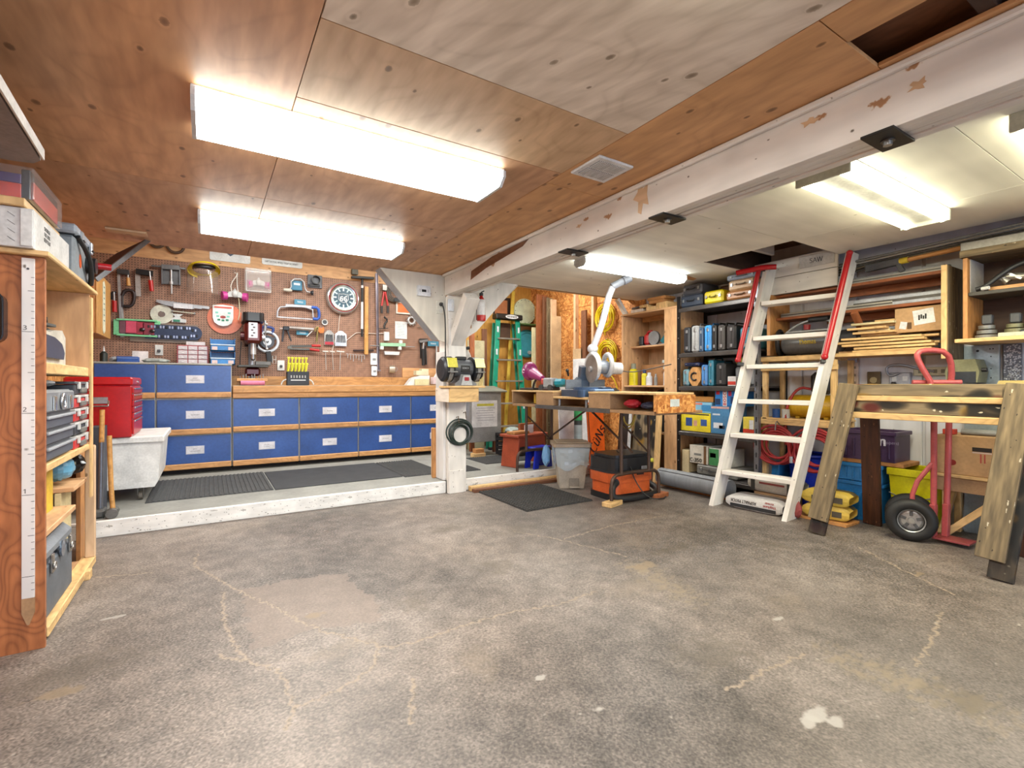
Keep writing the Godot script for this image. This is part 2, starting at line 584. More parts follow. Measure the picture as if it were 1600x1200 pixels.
	# scraped pale track and rubbed smears that run across the slab on the right
	for k in 900:
		var u := r.randf()
		var c := Vector3(1.997,0,-1.943).lerp(Vector3(1.823,0,-0.938), u) if u < 0.5 else Vector3(1.898,0,-1.331).lerp(Vector3(2.013,0,-0.459), u)
		var p: Vector2 = P.call(c.x + r.randfn(0.0, 0.05), c.z + r.randfn(0.0, 0.05))
		spot(im, p.x, p.y, r.randf_range(1, 7), r.randf_range(1, 3), Color(0.76, 0.71, 0.62), 0.4, 0.5, fz)
	for q in [[Vector3(2.029,0,-1.878), 30, 9], [Vector3(3.167,0,-1.027), 12, 5], [Vector3(0.386,0,-2.229), 12, 8], [Vector3(-0.413,0,-2.115), 18, 10]]:
		var p: Vector2 = P.call(q[0].x, q[0].z)
		spot(im, p.x, p.y, q[1], q[2], Color(0.76, 0.69, 0.58), 0.8, 0.4, fz)
	for k in 40: spot(im, r.randf() * w, r.randf() * w, r.randf_range(20, 70), r.randf_range(12, 40), Color(0.50, 0.47, 0.42), 0.45, 0.8, fz)
	for k in 24: spot(im, r.randf() * w, r.randf() * w, r.randf_range(20, 60), r.randf_range(12, 40), Color(0.74, 0.69, 0.62), 0.4, 0.8, fz)
	# drops of white paint
	for k in 900: spot(im, r.randf() * w, r.randf() * w, r.randf_range(0.6, 1.7), r.randf_range(0.6, 1.5), Color(0.9, 0.9, 0.87), 0.75, 0.4)
	for q in [[Vector3(2.055,0,-1.15), 7, 4], [Vector3(1.018,0,-1.123), 6, 4], [Vector3(1.562,0,-0.748), 14, 6], [Vector3(1.582,0,-0.713), 10, 6], [Vector3(1.509,0,-0.749), 9, 5], [Vector3(0.962,0,-1.35), 6, 3], [Vector3(2.851,0,-0.593), 4, 2], [Vector3(-0.342,0,-2.672), 10, 3]]:
		var p: Vector2 = P.call(q[0].x, q[0].z)
		spot(im, p.x, p.y, q[1], q[2], Color(0.93, 0.93, 0.91), 0.9, 0.3, fz)
	keep("floor", im, 1.2)

func _ready() -> void:
	rng.seed = 4242
	# ---------- camera ----------
	var cam := Camera3D.new()
	cam.position = Vector3(0, 1.0, 0)
	cam.rotation.y = -atan2(475.0, 758.0)
	cam.fov = rad_to_deg(2.0 * atan2(600.0, 758.0))
	cam.near = 0.05
	add_child(cam)
	cam.current = true
	# ---------- environment ----------
	var env := Environment.new()
	env.background_mode = Environment.BG_COLOR
	env.background_color = Color(0.80, 0.88, 1.0)
	env.background_energy_multiplier = 5.0
	env.tonemap_mode = Environment.TONE_MAPPER_LINEAR
	env.tonemap_exposure = EXPOSURE
	env.sdfgi_enabled = true
	env.ssao_enabled = true
	env.ssil_enabled = true
	var we := WorldEnvironment.new()
	we.environment = env
	add_child(we)
	make_textures()
	make_materials()
	# ---------- the room ----------
	build_shell()
	build_ceiling()
	build_beam_and_post()
	# ---------- fluorescent fittings (each with its own light) ----------
	wrap_fixture(Vector3(0.56, 2.0, -2.07), 1.22, 0.29, "long prismatic fluorescent fitting nearest the camera on plywood ceiling", "wide")
	wrap_fixture(Vector3(0.56, 2.0, -3.43), 1.22, 0.29, "prismatic fluorescent fitting on plywood ceiling nearer the pegboard", "wide")
	wrap_fixture(Vector3(3.1, 2.0, -2.97), 1.22, 0.13, "slim glowing fluorescent fitting above the blue cased shelving", "slim")
	tube_fixture(Vector3(2.98, 2.0, -1.13), "bare twin-tube fluorescent fitting on white ceiling beside the beam")
	tube_fixture(Vector3(3.12, 2.0, -0.43), "twin-tube fluorescent fitting at the right edge of the white ceiling")
	wrap_fixture(Vector3(0.56, 2.0, -0.45), 1.22, 0.29, "prismatic fluorescent fitting on plywood ceiling above the camera", "wide")
	wrap_fixture(Vector3(0.56, 2.0, 1.2), 1.22, 0.29, "prismatic fluorescent fitting on plywood ceiling behind the camera", "wide")
	# the bench alcove has its own fittings up in its higher ceiling
	wrap_fixture(Vector3(0.4, 2.64, -5.25), 1.22, 0.29, "fluorescent fitting over the blue drawers, above the ceiling edge", "wide")
	wrap_fixture(Vector3(1.75, 2.64, -5.25), 1.22, 0.29, "fluorescent fitting over the worktop, above the ceiling edge", "wide")
	wrap_fixture(Vector3(3.4, 2.64, -5.0), 1.22, 0.29, "fluorescent fitting over the stepladder corner, above the ceiling edge", "wide")
	# ---------- things, the large ones first ----------
	build_bench()
	build_alcove_goods()
	build_left_shelf()
	build_pegboard_tools()
	build_store_corner()
	build_saw_bench()
	build_racks()
	build_ladder()
	build_right_wall_shelf()
	build_sawhorse_corner()

const EXPOSURE := 1.58
const LAMP := 1.5

func make_materials() -> void:
	mat("ply_orange", Color("e0ac78"), 0.55, 0, "ply", 0.85)
	mat("ply_deep", Color("e4ae80"), 0.5, 0, "ply", 0.85)
	mat("ply_brown", Color("d6a680"), 0.5, 0, "ply", 0.85)
	mat("ply_pale", Color("f6eadc"), 0.6, 0, "ply", 0.85)
	mat("ply_tan", Color("e2bf9a"), 0.55, 0, "ply", 0.85)
	mat("ply_yellow", Color("dca650"), 0.5, 0, "ply", 0.9)
	mat("ply_raw", Color("e8c28a"), 0.6, 0, "ply", 1.1)
	mat("ply_light", Color("dfb183"), 0.6, 0, "ply", 1.1)
	mat("fir", Color("c07848"), 0.45, 0, "fir", 1.5)
	mat("pine", Color("efc88c"), 0.6, 0, "wood", 1.3)
	mat("pine_dark", Color("cf9458"), 0.55, 0, "wood", 1.3)
	mat("oak", Color("dba468"), 0.5, 0, "wood", 1.6)
	mat("bench_wood", Color("d09a60"), 0.5, 0, "wood", 1.2)
	mat("redwood", Color("a8643c"), 0.6, 0, "wood", 1.2)
	mat("brown_wood", Color("84563a"), 0.6, 0, "wood", 1.2)
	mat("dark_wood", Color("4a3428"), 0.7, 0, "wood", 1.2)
	mat("handle_wood", Color("d8a25c"), 0.45, 0, "wood", 2.0)
	mat("mdf", Color("b58e66"), 0.7, 0, "worn", 2.0)
	mat("card", Color("c79e70"), 0.8, 0, "worn", 1.2)
	mat("card_pale", Color("d6b48a"), 0.8, 0, "worn", 1.2)
	mat("white_wood", Color("efeae4"), 0.5, 0, "paint", 0.8)
	mat("white_paint", Color("e9e6e4"), 0.55, 0, "paint", 0.5)
	mat("ceil_white", Color("f2efe6"), 0.7, 0, "paint_clean", 0.35)
	mat("ceil_olive", Color("b09c62"), 0.7, 0, "ply", 0.8)
	mat("gusset", Color("dfd8cb"), 0.6, 0, "paint", 0.7)
	mat("plaster", Color("efedea"), 0.75, 0, "plaster", 1.3)
	mat("wall_blue", Color("e2e4ee"), 0.7, 0, "paint_clean", 0.6)
	mat("osb", Color("f2cc98"), 0.7, 0, "osb", 0.9)
	mat("peg", Color("9c7560"), 0.6, 0, "peg", 1.0 / 0.2032)
	mat("slab", Color("9c9c96"), 0.6, 0, "worn", 0.7)
	mat("grey_timber", Color("d0c4ae"), 0.75, 0, "grey_timber", 1.4)
	mat("sprayed", Color("e6dccb"), 0.7, 0, "sprayed", 1.1)
	mat("hide", Color("b4bfc4"), 0.75, 0, "worn", 0.8)
	var f := mat("floor", Color("a9a39e"), 0.5, 0, "floor", 1.0)
	f.uv1_scale = Vector3(1 / 6.0, -1 / 6.0, 1)
	f.uv1_offset = Vector3(0.2, 4.15 / 6.0, 0)
	f.normal_scale = 0.35

# ---------- the setting ----------
func build_shell() -> void:
	var b := b_(Vector3.RIGHT)
	b.o = Vector2.ZERO
	b.span(Vector3(-1.06, -0.12, -4.12), Vector3(4.4, 0, 3.2), 0)
	struct("floor", b, M.floor)
	struct("floor_slab", b_(Vector3.RIGHT).span(Vector3(-1.06, -0.12, -6.42), Vector3(4.4, 0.106, -4.12), 0), M.slab)
	struct("trim_1", b_(Vector3.RIGHT).span(Vector3(-1.0, 0.0, -4.12), Vector3(1.85, 0.108, -4.092), 0.004), M.plaster)
	struct("trim_2", b_(Vector3.RIGHT).span(Vector3(2.04, 0.0, -4.12), Vector3(4.4, 0.108, -4.092), 0.004), M.plaster)
	# left wall, behind the camera, bench wall, right wall
	struct("wall_left", b_(Vector3.UP).span(Vector3(-1.16, -0.12, -6.5), Vector3(-1.06, 2.7, 3.3), 0), M.osb)
	var wf := b_(Vector3.UP)
	wf.span(Vector3(-1.06, -0.12, 3.2), Vector3(-0.6, 2.7, 3.3), 0)   # the garage doorway stands open behind the camera
	wf.span(Vector3(2.4, -0.12, 3.2), Vector3(4.4, 2.7, 3.3), 0)
	wf.span(Vector3(-0.6, 1.95, 3.2), Vector3(2.4, 2.7, 3.3), 0)
	struct("wall_front", wf, M.white_paint)
	struct("floor_drive", b_(Vector3.RIGHT).span(Vector3(-3.0, -0.14, 3.3), Vector3(5.0, -0.01, 7.0), 0), M.slab)
	struct("wall_back", b_(Vector3.UP).span(Vector3(-1.06, -0.12, -6.52), Vector3(4.4, 2.7, -6.42), 0), M.ply_light)
	struct("wall_right", b_(Vector3.UP).span(Vector3(4.4, -0.12, -6.5), Vector3(4.5, 2.7, 3.3), 0), M.wall_blue)
	# board joints of the right wall: wide painted planks upright
	var wr := Node3D.new()
	wr.name = "trim_3"
	wr.set_meta("kind", "structure")
	add_child(wr)
	for i in 9:
		struct("batten", b_().span(Vector3(4.378, 0.0, -3.9 + i * 0.42), Vector3(4.4, 1.98, -3.9 + i * 0.42 + 0.4), 0.004), M.wall_blue, wr)
	# alcove: strand board on the right, orange plywood at the back, pegboard over the bench
	var os := Node3D.new()
	os.name = "trim_4"
	os.set_meta("kind", "structure")
	add_child(os)
	for q in [[-6.42, -5.28], [-5.276, -4.02]]:
		for y in [[0.106, 1.32], [1.324, 2.06], [2.064, 2.65]]:
			struct("panel", b_(Vector3.UP).span(Vector3(4.37, y[0], q[0]), Vector3(4.4, y[1], q[1]), 0.002), M.osb, os)
	for z in [-5.27, -4.9]:
		struct("stud", b_().span(Vector3(4.31, 0.106, z), Vector3(4.37, 2.65, z + 0.045)), M.ply_tan, os)
	struct("trim_5", b_(Vector3.UP).span(Vector3(2.9, 0.106, -6.42), Vector3(4.4, 2.65, -6.4), 0.002), M.ply_yellow)
	var pb := b_(Vector3.RIGHT)
	pb.o = Vector2.ZERO
	struct("trim_6", pb.span(Vector3(-1.0, 1.0, -6.42), Vector3(2.9, 2.335, -6.4), 0.001), M.peg)
	struct("trim_7", b_(Vector3.RIGHT).span(Vector3(-1.06, 2.335, -6.42), Vector3(2.9, 2.66, -6.395), 0.002), M.ply_light)
	struct("trim_8", b_(Vector3.RIGHT).span(Vector3(0.2, 0.98, -6.4), Vector3(2.8, 1.09, -6.38), 0.002), M.bench_wood)
	# partition under the gusset, and the alcove's own higher ceiling
	struct("ceiling_alcove", b_(Vector3.RIGHT).span(Vector3(-1.16, 2.65, -6.5), Vector3(4.5, 2.72, -4.2), 0), M.ply_tan)
	struct("wall_header", b_(Vector3.RIGHT).span(Vector3(-1.06, 2.02, -4.29), Vector3(4.4, 2.65, -4.25), 0), M.ply_tan)

func build_ceiling() -> void:
	var c := Node3D.new()
	c.name = "ceiling"
	c.set_meta("kind", "structure")
	add_child(c)
	var h := Node3D.new()
	h.name = "trim_9"
	h.set_meta("kind", "structure")
	add_child(h)
	var cr := Node3D.new()
	cr.name = "ceiling_right"
	cr.set_meta("kind", "structure")
	add_child(cr)
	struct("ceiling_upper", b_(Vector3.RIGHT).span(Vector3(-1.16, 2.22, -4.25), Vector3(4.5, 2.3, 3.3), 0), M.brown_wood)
	for q in [[-1.06, 0.26, -4.3, -2.93, "ply_brown"], [-1.06, 0.26, -2.93, -0.55, "ply_deep"], [-1.06, 0.26, -0.55, 3.2, "ply_deep"],
			[0.26, 1.425, -4.3, -2.92, "ply_brown"], [0.26, 1.425, -2.92, -1.83, "ply_brown"], [0.26, 1.425, -1.83, -1.4, "ply_tan"], [0.26, 1.425, -1.4, 1.0, "ply_pale"], [0.26, 1.425, 1.0, 3.2, "ply_pale"],
			[1.425, 1.83, -4.3, -1.95, "ply_orange"], [1.425, 1.83, -1.95, -0.683, "ply_orange"], [1.425, 1.59, -0.683, 3.2, "ply_orange"]]:
		struct("panel", b_(Vector3.BACK if q[4] != "ply_pale" else Vector3(0.35, 0, 1).normalized()).span(Vector3(q[0] + 0.0015, 2.0, q[2] + 0.0015), Vector3(q[1] - 0.0015, 2.014, q[3] - 0.0015), 0.0012), M[q[4]], c)
	struct("edge_strip", b_().span(Vector3(1.79, 2.0, -0.683), Vector3(1.83, 2.014, 3.2)), M.ply_orange, c)
	# joists seen through the gap beside the beam
	for k in 4:
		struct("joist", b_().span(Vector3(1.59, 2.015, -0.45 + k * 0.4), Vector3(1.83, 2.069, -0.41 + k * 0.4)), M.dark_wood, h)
	struct("edge_fascia", b_().span(Vector3(-1.06, 2.0, -4.312), Vector3(1.84, 2.03, -4.296)), M.ply_brown, c)
	# white painted boards over the right bay, an unpainted strip along the beam
	struct("bare_strip", b_(Vector3.BACK).span(Vector3(1.99, 2.0, -4.14), Vector3(2.42, 2.013, 3.2), 0.001), M.ceil_olive, cr)
	for q in [[2.42, 3.46, -4.14, -1.85], [2.42, 3.46, -1.85, -0.685], [2.42, 3.46, -0.685, 1.6], [2.42, 3.46, 1.6, 3.2],
			[3.46, 4.4, -4.14, -2.52], [3.46, 4.12, -1.83, -0.685], [3.46, 4.4, -0.685, 3.2]]:
		struct("board", b_(Vector3.RIGHT).span(Vector3(q[0] + 0.0015, 2.0, q[2] + 0.0015), Vector3(q[1] - 0.0015, 2.013, q[3] - 0.0015), 0.001), M.ceil_white, cr)
	# hatch over the ladder: dark framing and white boards inside
	struct("hatch_side", b_().span(Vector3(3.44, 2.0, -2.54), Vector3(4.4, 2.2, -2.52)), M.dark_wood, h)
	struct("hatch_side", b_().span(Vector3(3.44, 2.014, -2.52), Vector3(3.46, 2.2, -1.83)), M.dark_wood, h)
	struct("hatch_side", b_().span(Vector3(3.44, 2.014, -1.83), Vector3(4.12, 2.2, -1.81)), M.dark_wood, h)
	struct("hatch_board", b_().span(Vector3(4.1, 1.905, -2.5), Vector3(4.12, 2.05, -1.83)), M.white_wood, h)
	struct("hatch_board", b_().span(Vector3(4.095, 1.76, -2.5), Vector3(4.115, 1.9, -1.83)), M.white_wood, h)
	struct("hatch_board", b_().span(Vector3(3.62, 2.1, -2.35), Vector3(4.1, 2.2, -2.32)), M.white_wood, h)
	# note pinned to the hatch boards
	var nt := struct("sign_board", b_().box(Vector3(4.09, 1.985, -1.98), Vector3(0.006, 0.09, 0.26)), hx("d8d4d0", 0.7), h)
	text("SAW", 0.05, hx("4a4a55"), nt, Vector3(4.0855, 1.985, -1.98), FX)
	struct("bare_patch", b_(Vector3.RIGHT).plate([Vector2(0, 0), Vector2(0.2, 0.04), Vector2(0.24, 0.11), Vector2(0.0, 0.12)], Vector3(3.73, 1.9995, -2.93), 0.001, Vector3.RIGHT, Vector3.FORWARD), M.ply_orange, cr)
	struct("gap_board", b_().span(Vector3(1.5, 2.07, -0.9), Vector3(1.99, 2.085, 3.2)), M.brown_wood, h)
	# register grille
	var t := thing("air_register", "white slotted metal air register in the plywood ceiling", "vent", Vector3(1.547, 1.994, -1.685))
	put("frame", b_().box(Vector3.ZERO, Vector3(0.21, 0.012, 0.2), 0.004), hx("f2f2f4", 0.35, 0.1), t)
	for s in [-1, 1]:
		put("grille_field", b_().box(Vector3(0, -0.0055, s * 0.04), Vector3(0.16, 0.004, 0.07), 0.001), hx("8d9096", 0.5), t)
		for k in 15:
			put("slat", b_().box(Vector3(-0.074 + k * 0.0105, -0.0075, s * 0.04), Vector3(0.005, 0.004, 0.07), 0.0005), hx("f2f2f4", 0.35, 0.1), t)

func build_beam_and_post() -> void:
	var t := thing("ceiling_beam", "white painted built-up timber beam running along the ceiling", "beam", Vector3(1.91, 1.81, -0.45))
	for q in [[-0.08, -0.042], [-0.040, -0.012], [0.014, 0.042], [0.044, 0.08]]:
		var lo: float = 0.0 if q[0] != 0.014 else 0.006
		put("ply", b_().span(Vector3(q[0], lo, -3.63), Vector3(q[1], 0.188, 3.6), 0.002), M.white_wood, t)
	for q in [[-3.63, -2.02], [-0.62, 3.6]]:
		put("filler", b_().span(Vector3(-0.012, 0.008, q[0]), Vector3(0.014, 0.15, q[1]), 0.001), M.white_wood, t)
	put("cove_strip", b_().span(Vector3(-0.105, 0.165, -3.63), Vector3(-0.08, 0.188, 3.6), 0.006), M.white_wood, t)
	# bare patches where the paint has flaked from the beam's face
	var flk := [[Vector3(1.829,1.934,-1.706), 0.05, 0.10], [Vector3(1.829,1.941,-0.908), 0.035, 0.016], [Vector3(1.829,1.91,-0.593), 0.03, 0.02], [Vector3(1.829,1.919,-2.183), 0.03, 0.012]]
	for k in flk.size():
		var q = flk[k]
		var pts := []
		for i in 12:
			var a := TAU * i / 12
			var rr: float = 0.75 + 0.35 * sin(i * 2.4 + k * 1.7)
			pts.append(Vector2(cos(a) * q[1] * rr, sin(a) * q[2] * rr))
		put("bare_patch", b_(Vector3.BACK).plate(pts, q[0] - t.position + Vector3(-0.0003, 0, 0), 0.001, Vector3.BACK, Vector3.UP), M.ply_tan, t, "bare wood where white paint has flaked")
	put("bare_patch", b_(Vector3.BACK).plate([Vector2(-0.35, 0.03), Vector2(0.0, 0.075), Vector2(0.5, 0.085), Vector2(0.42, 0.05), Vector2(-0.1, 0.005), Vector2(-0.36, -0.04)], Vector3(-0.0803, 0.085, -2.75), 0.001, Vector3.BACK, Vector3.UP), M.brown_wood, t, "brown stained patch on beam face")
	for q in [[-0.696, "square black steel washer plate bolted under the beam nearest the camera"], [-1.6, "middle black steel washer plate bolted under the beam"], [-2.318, "farthest black steel washer plate bolted under the beam"]]:
		var p := thing("beam_plate", q[1], "plate", Vector3(1.895, 1.81, q[0]), 0.0, "bolted plates under the beam")
		put("plate", b_().box(Vector3(0, -0.005, 0), Vector3(0.165, 0.009, 0.092), 0.001), hx("35322f", 0.5, 0.6), p)
		put("washer", b_().cyl(Vector3(0, -0.0095, 0), Vector3(0, -0.013, 0), 0.02, 0.02, 18), hx("6d6a66", 0.4, 0.8), p)
		put("bolt_head", b_().cyl(Vector3(0, -0.013, 0), Vector3(0, -0.026, 0), 0.014, 0.0135, 6), hx("b9b6b2", 0.35, 0.8), p)
	# the post with its braces and gusset boards
	var s := thing("timber_post", "white painted post with diagonal braces carrying the beam", "post", Vector3(1.945, 0, -4.1))
	put("front_board", b_().span(Vector3(-0.09, 0.0, 0.012), Vector3(0.09, 1.81, 0.05), 0.004), M.white_wood, s)
	put("core", b_().span(Vector3(-0.075, 0.108, -0.19), Vector3(0.075, 1.81, 0.01), 0.003), M.white_wood, s)
	put("side_board", b_().span(Vector3(-0.105, 0.11, -0.205), Vector3(-0.076, 1.3, -0.03), 0.003), M.white_paint, s)
	put("base_block", b_().span(Vector3(-0.085, 0.0, 0.051), Vector3(0.06, 0.21, 0.062), 0.003), M.white_wood, s)
	put("knee_brace", b_().bar(Vector3(0.0, 1.36, 0.0), Vector3(-0.005, 1.765, 0.345), 0.13, 0.09, Vector3(0, 0.65, -0.75)), M.white_wood, s)
	# gusset boards beside the post: stud frame with a skin
	for k in 2:
		var left := k == 0
		var o: Array = [Vector2(-0.09, 1.995), Vector2(-0.70, 1.995), Vector2(-0.16, 1.40), Vector2(-0.09, 1.38)] if left else [Vector2(0.09, 1.81), Vector2(0.09, 1.40), Vector2(0.70, 1.99), Vector2(0.70, 1.996), Vector2(0.09, 1.996)]
		put("gusset_board", b_(Vector3.UP).plate(o, Vector3(0, 0, -0.012), 0.016), M.gusset, s)
		var e0: Vector2 = o[1]
		var e1: Vector2 = o[2]
		var d := (e1 - e0).normalized()
		var nn := Vector2(d.y, -d.x) * (1.0 if left else -1.0)
		if nn.y < 0: nn = -nn
		var a := Vector3(e0.x, e0.y, -0.09) + Vector3(nn.x, nn.y, 0) * 0.022
		var c := Vector3(e1.x, e1.y, -0.09) + Vector3(nn.x, nn.y, 0) * 0.022
		put("brace", b_().bar(a, c, 0.14, 0.04, Vector3(nn.x, nn.y, 0)), hx("b4b6bb", 0.6) if left else M.white_wood, s)
	put("back_skin", b_(Vector3.UP).plate([Vector2(0.09, 1.996), Vector2(0.09, 1.42), Vector2(0.22, 1.50), Vector2(0.68, 1.996)], Vector3(0, 0, 0.006), 0.012), M.white_wood, s)

func lamp_glow(warm := false) -> StandardMaterial3D:
	var key := "glow_warm" if warm else "glow"
	if M.has(key): return M[key]
	var m := StandardMaterial3D.new()
	m.albedo_color = Color(0.95, 0.97, 0.98)
	m.emission_enabled = true
	m.emission = Color(1.0, 0.98, 0.84) if warm else Color(0.97, 1.0, 0.98)
	m.emission_energy_multiplier = GLOW
	M[key] = m
	return m

const GLOW := 10.0

# surface fitting with a prismatic wrap-round diffuser
func wrap_fixture(at: Vector3, ln: float, wd: float, label: String, kind: String) -> void:
	var t := thing("fluorescent_light", label, "light", at, 0.0, "ceiling light fittings")
	var h := 0.075 if kind == "wide" else 0.07
	var pr := [Vector2(-wd / 2, -0.012), Vector2(-wd / 2, -0.04), Vector2(-wd / 2 + 0.035, -h), Vector2(wd / 2 - 0.035, -h), Vector2(wd / 2, -0.04), Vector2(wd / 2, -0.012)]
	if kind == "slim": pr = [Vector2(-0.065, -0.012), Vector2(-0.065, -0.045), Vector2(-0.04, -0.07), Vector2(0.04, -0.07), Vector2(0.065, -0.045), Vector2(0.065, -0.012)]
	put("housing", b_().box(Vector3(0, -0.006, 0), Vector3(ln, 0.012, wd * 0.96), 0.002), hx("f0f0f0", 0.4), t)
	put("diffuser", b_().plate(pr, Vector3.ZERO, ln - 0.03, Vector3.FORWARD, Vector3.UP), lamp_glow(), t)
	for s in [-1, 1]:
		var pe := []
		for q in pr: pe.append(q * 1.03)
		put("end_cap", b_().plate(pe, Vector3(s * (ln / 2 - 0.007), 0, 0), 0.014, Vector3.FORWARD, Vector3.UP), hx("e9ebec", 0.45), t)
	shine(t, Vector3(0, -h - 0.006, 0), ln - 0.06, wd - 0.07 if kind == "wide" else 0.08, 1.0 if kind == "wide" else 0.6)

func shine(t: Node3D, at: Vector3, lx: float, lz: float, k: float, tint := Color(1.0, 0.985, 0.96)) -> void:
	var a := AreaLight3D.new()
	a.name = "lamp"
	a.area_size = Vector2(lx, lz)
	a.light_energy = LAMP * k
	a.light_color = tint
	a.area_range = 14.0
	a.area_attenuation = 2.0
	a.shadow_enabled = true
	t.add_child(a)
	a.position = at
	a.rotation.x = -PI / 2

# open batten with two bare tubes
func tube_fixture(at: Vector3, label: String) -> void:
	var t := thing("tube_light", label, "light", at, 0.0, "bare tube light fittings")
	put("tray", b_().plate([Vector2(-0.115, -0.004), Vector2(-0.105, -0.004), Vector2(-0.06, -0.045), Vector2(0.06, -0.045), Vector2(0.105, -0.004), Vector2(0.115, -0.004), Vector2(0.115, 0.0), Vector2(-0.115, 0.0)], Vector3.ZERO, 1.18, Vector3.FORWARD, Vector3.UP), hx("e8e8e2", 0.4), t)
	for s in [-1, 1]:
		put("end_cap", b_().box(Vector3(s * 0.595, -0.034, 0), Vector3(0.012, 0.068, 0.235), 0.003), hx("d8d6c4", 0.5), t)
		put("tube", b_().cyl(Vector3(-0.585, -0.052, s * 0.083), Vector3(0.585, -0.052, s * 0.083), 0.019, 0.019, 16), lamp_glow(true), t)
	shine(t, Vector3(0, -0.08, 0), 1.12, 0.2, 0.9, Color(1.0, 0.975, 0.86))

# ---------- drawer units and worktop under the pegboard ----------
func build_bench() -> void:
	var blue := mat("drawer_blue", Color("34589f"), 0.32, 0, "worn", 0.9)
	var grey := hx("c9c6bf", 0.5)
	var names := {"1_0": "MISC\nFASTENERS", "1_1": "Fasteners", "1_2": "MISC\nHARDWARE", "2_0": "Lag Tools", "2_1": "Router\nCollars", "3_0": "Sanding", "3_1": "Bolts", "4_0": "Caulking", "4_1": "Abrasives", "5_0": "Air\nTools", "5_1": "Glue"}
	var cols := [[-0.885, -0.425, 3, "leftmost three-drawer blue cabinet behind the red tool chest"], [-0.423, 0.207, 3, "three-drawer blue cabinet right of the red tool chest"], [0.213, 0.847, 2, "two-drawer blue cabinet under the drill press"], [0.849, 1.486, 2, "two-drawer blue cabinet under the yellow wrench rack"], [1.488, 2.126, 2, "two-drawer blue cabinet under the squeegee, second left of the post"], [2.128, 2.78, 2, "blue drawer cabinet half hidden behind the white post"]]
	for ci in cols.size():
		var c = cols[ci]
		var cx: float = (c[0] + c[1]) * 0.5
		var w: float = c[1] - c[0]
		var top: float = 1.19 if c[2] == 3 else 0.852
		var t := thing("drawer_cabinet", c[3], "cabinet", Vector3(cx, 0.106, -6.07), 0, "blue drawer cabinets under the pegboard")
		put("body", b_().span(Vector3(-w / 2, 0.05, -0.3), Vector3(w / 2, top - 0.106, 0.298), 0.002), grey, t)
		put("plinth", b_().span(Vector3(-w / 2 + 0.002, 0, -0.3), Vector3(w / 2 - 0.002, 0.05, 0.22), 0), hx("2a211d", 0.8), t)
		for k in c[2]:
			var yt: float = (1.184 if k == 0 else (0.846 if k == 1 else 0.486)) if c[2] == 3 else (0.844 if k == 0 else 0.492)
			var yb: float = (0.919 if k == 0 else (0.555 if k == 1 else 0.215)) if c[2] == 3 else (0.562 if k == 0 else 0.212)
			yt -= 0.106; yb -= 0.106
			var d := put("drawer", b_().span(Vector3(-w / 2 + 0.008, yb, 0.3), Vector3(w / 2 - 0.008, yt, 0.322), 0.002), blue, t)
			put("pull", b_().span(Vector3(-w / 2 + 0.004, yb - 0.056, 0.3), Vector3(w / 2 - 0.004, yb - 0.001, 0.334), 0.006), M.oak, d, "bare oak finger pull along the drawer's lower edge")
			var key := "%d_%d" % [ci, k]
			if names.has(key):
				var ly := (yt + yb) * 0.5 - 0.005
				put("label_card", b_().box(Vector3(0, ly, 0.3235), Vector3(0.145, 0.072, 0.003), 0.0005), hx("eceaf0", 0.6), d)
				put("card_holder", b_().box(Vector3(0, ly, 0.3225), Vector3(0.155, 0.08, 0.002), 0.0004), hx("c8ccd6", 0.4, 0.3), d)
				text(names[key], 0.017, hx("77757f", 0.8), d, Vector3(0, ly, 0.3252), Basis(), "lettering", 0.0006)
	# counter edge on the tall units, planked worktop on the low ones
	var u := thing("counter_top", "thin grey counter on the tall blue drawer cabinets", "counter", Vector3(-0.34, 1.19, -6.07))
	put("board", b_().span(Vector3(-0.56, 0, -0.32), Vector3(0.55, 0.016, 0.32), 0.003), hx("b9b6ab", 0.5), u)
	var t2 := thing("worktop", "thick planked wooden worktop along the pegboard wall", "worktop", Vector3(1.5, 0.853, -6.06))
	put("lower_board", b_().span(Vector3(-1.285, 0, -0.32), Vector3(1.3, 0.054, 0.318), 0.004), M.bench_wood, t2)
	put("upper_board", b_().span(Vector3(-1.285, 0.055, -0.32), Vector3(1.3, 0.127, 0.322), 0.005), M.oak, t2)
	put("hardboard", b_().span(Vector3(-1.28, 0.127, -0.32), Vector3(1.3, 0.131, 0.32), 0.001), hx("c9b79c", 0.5), t2)
	# rubber matting on the raised slab
	mat_ribbed(Vector3(0.035, 0.106, -5.01), 0.87, 0.96, 26, "black corrugated rubber mat in front of the tall blue cabinets")
	one("floor_mat", "smooth dark rubber mat in front of the two-drawer cabinets", "mat", b_().box(Vector3(1.035, 0.11, -4.99), Vector3(1.11, 0.008, 0.94), 0.003), hx("3b3d40", 0.75), "rubber mats on the slab")
	mat_ribbed(Vector3(1.81, 0.106, -4.96), 0.42, 0.96, 15, "fine ribbed grey rubber mat left of the white post")
	mat_ribbed(Vector3(2.98, 0.106, -4.97), 0.72, 0.5, 28, "grey ribbed mat on the slab in front of the green stepladder")
	mat_ribbed(Vector3(2.25, 0.106, -4.59), 0.3, 0.3, 12, "small dark mat corner just right of the white post")
	mat_ribbed(Vector3(2.45, 0.0, -3.55), 0.68, 0.8, 0, "black cellular rubber mat on the garage floor before the saw table", true)

